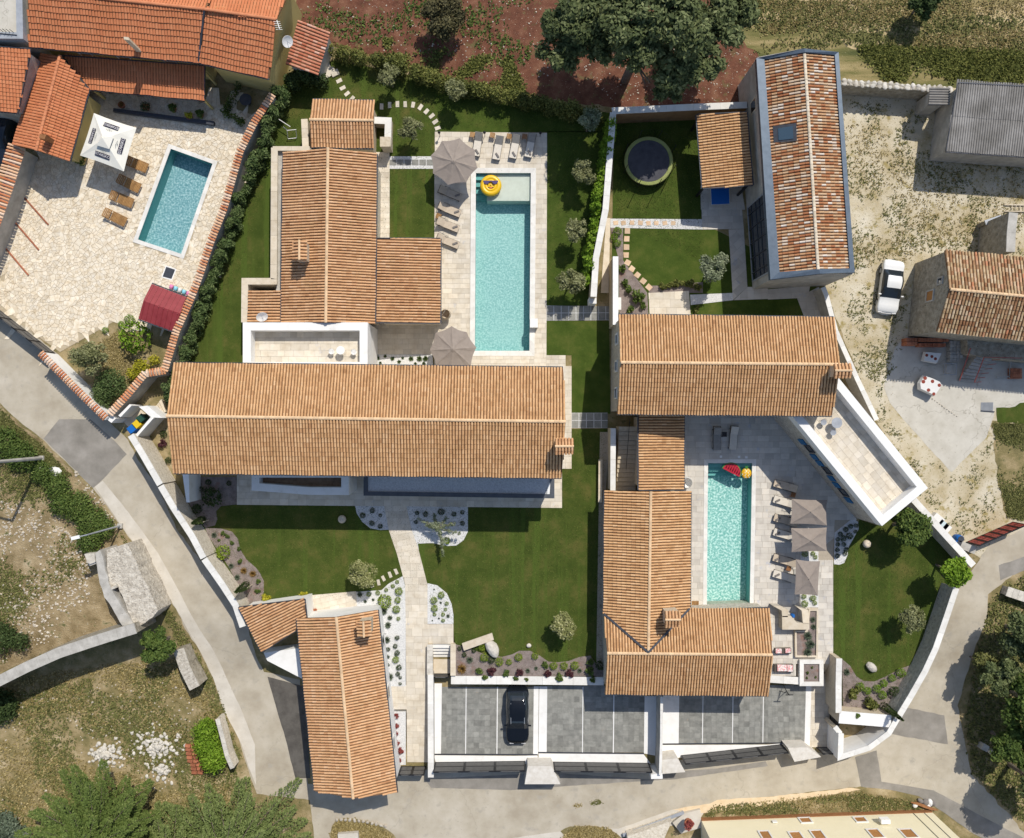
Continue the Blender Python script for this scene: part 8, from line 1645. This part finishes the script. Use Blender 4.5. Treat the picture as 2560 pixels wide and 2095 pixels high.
# stones: scattered rubble (uncountable) and heaps
def rubble(name, label, poly, n, r0, r1, mask=None, mat=None):
    P2 = [(p.x, p.y) for p in (G(u, v) for u, v in poly)]; a = np.array(P2); pts_ = rng.uniform(a.min(0), a.max(0), (n * 4, 2)); pts_ = pts_[inpoly(pts_, P2)]
    if mask: pts_ = pts_[mask(pts_)]
    pts_ = pts_[:n]; mb = MB(); O8 = [(1, 0, 0), (0, 1, 0), (-1, 0, 0), (0, -1, 0), (.5, .5, .7), (-.5, .5, .7), (-.5, -.5, .7), (.5, -.5, .7)]
    for x, y in pts_:
        r_ = random.uniform(r0, r1) * random.uniform(.6, 1.2); c, s = math.cos(x * 9), math.sin(x * 9); z = zgy(y) - .02; V = [(x + r_ * (px * c - py * s) * random.uniform(.7, 1.2), y + r_ * (px * s + py * c) * random.uniform(.6, 1.1), z + r_ * pz * random.uniform(.6, 1)) for px, py, pz in O8]
        mb.add(V, [[0, 1, 5, 4], [1, 2, 6, 5], [2, 3, 7, 6], [3, 0, 4, 7], [4, 5, 6, 7]], random.random())
    o = mb.build(name, mat or m_rock); tag(o, label, kind='stuff')
rubble('rubble', 'pale stones scattered over the left field', [(0, 1250), (150, 1290), (230, 1390), (220, 1560), (0, 1660)], 850, .05, .14, clumpmask(.6, -.2, 41)); rubble('rubble', 'pale stones scattered over the lower left field', [(0, 1740), (450, 1680), (520, 1850), (420, 1980), (0, 2060)], 420, .04, .12, clumpmask(.6, 0, 43)); rubble('rubble', 'pale stones in the red soil', [(730, 0), (1400, -10), (1420, 180), (1250, 215), (800, 80)], 380, .03, .09); rubble('rubble', 'pale stones under the huge tree', [(1340, 100), (1880, 120), (1870, 250), (1540, 262)], 350, .03, .08); rubble('rubble', 'stones on the verge beside the west road', [(180, 1170), (250, 1240), (310, 1330), (290, 1330), (220, 1250)], 110, .05, .16); rubble('rubble', 'pale chippings on the gravel yard', [(2105, 230), (2560, 240), (2560, 640), (2300, 660), (2230, 1040), (2420, 1360), (2300, 1240), (2070, 720)], 1500, .03, .07)
for hp, (lb, cx, cy, n, sp) in enumerate((('left of the two white stone heaps in the lower left field', 265, 1885, 120, 40), ('right of the two white stone heaps in the lower left field', 396, 1866, 170, 46), ('small white stone heap below the right heap', 405, 1925, 60, 30))):
    c = G(cx, cy); root = empty('stone_heap', c, lb, 'stone heap')
    for k in range(n): a = random.uniform(0, 6.28); d = abs(random.gauss(0, .5)) * sp / 30; rock('stone', (c.x + d * math.cos(a) * 1.4, c.y + d * math.sin(a), c.z + max(0, .3 - d * .3) * random.random()), random.uniform(.10, .2), m_pebb, k % 6, root)
rt_ = empty('roof_tile_pile', G(488, 1895), 'pile of red roof tiles beside the lime green bush', 'tile pile')
for k in range(16): i, j = k % 2, k // 2; p = G(470 + 15 * i + j * 1.5 + (6 if j > 4 else 0), 1864 + 9.5 * j, .12); mb = MB(); mb.box((p.x, p.y, p.z), (.44, .24, .25), R(-8 + random.uniform(-5, 5))); mb.build('stacked_tiles', m_clay, rt_)

# odds and ends along the roads
wall('dry_stone_wall', 'pale rubble wall stub at the far right road edge', [(2518, 1478), (2560, 1492), (2640, 1520)], .8, .7, m_gsto, m_pebb, zb=-.3, caplen=.5)
p = G(2452, 1862); sx = empty('marker_box', p, 'pale concrete box in the scrub by the east road', 'box'); mb = MB(); mb.box((p.x, p.y, p.z + .35), (.55, .5, .7), R(-25)); mb.build('box_body', m_conc, sx); rock('cover_stone', (p.x + .8, p.y - .45, p.z + .4), .5, m_pebb, 2, sx, (1, .55, .6), R(-30))
p = G(2310, 2008); rh = empty('rubbish_heap', p, 'heap of pale sacks and boards at the cream house corner', 'rubbish')
for k in range(7): rock('sack', (p.x + random.uniform(-.8, .9), p.y + random.uniform(-.3, .4), p.z + .15), random.uniform(.2, .34), m_dotw if k % 2 else m_pil, k % 5, rh)
for k in range(3): bar(rh, (p.x - 1.2 + .2 * k, p.y + .2, p.z + .25), (p.x + .6 + .2 * k, p.y - .45, p.z + .3), .1, .04, m_brn, 'board')
p = G(873, 2092); wb = empty('well_cover', p, 'pale concrete cover on the dry grass island', 'cover'); mb = MB(); mb.box((p.x, p.y, p.z + .2), (1.7, 1.0, .5), R(4)); mb.build('slab', m_lane, wb)
for k in range(12): a = .25 + k * .12; rock('kerb_stone', G(842 + 11 * k, 2052 - 6 * math.sin(a * 2) + k * 1.2, .06), .16, m_rock, k % 5, wb)
st_ = empty('feeder_stand', W(*q(3, 3, (125, 500))[0], -.88), 'black metal stand under the pool house roof edge', 'stand'); pz_ = W(*q(3, 3, (125, 500))[0], -.88)
for k in range(3): a = R(90 + 120 * k); mb = MB(); mb.tube((pz_.x + .35 * math.cos(a), pz_.y + .35 * math.sin(a), -.86), .03, (pz_.x, pz_.y, .3), n=6); mb.build('leg', m_blk, st_)
mb = MB(); mb.tube((pz_.x, pz_.y, .3), .04, (pz_.x, pz_.y, .75)); mb.box((pz_.x, pz_.y, .7), (.6, .06, .06)); mb.build('cross_bar', m_blk, st_)
stones('stone_steps', 'rough cream steps beside the red tile shed', qa(1, 0, (590, 560, 30), (620, 585, 30), (655, 605, 30), (585, 620, 30)), .7, .45, m_step, z=.12)
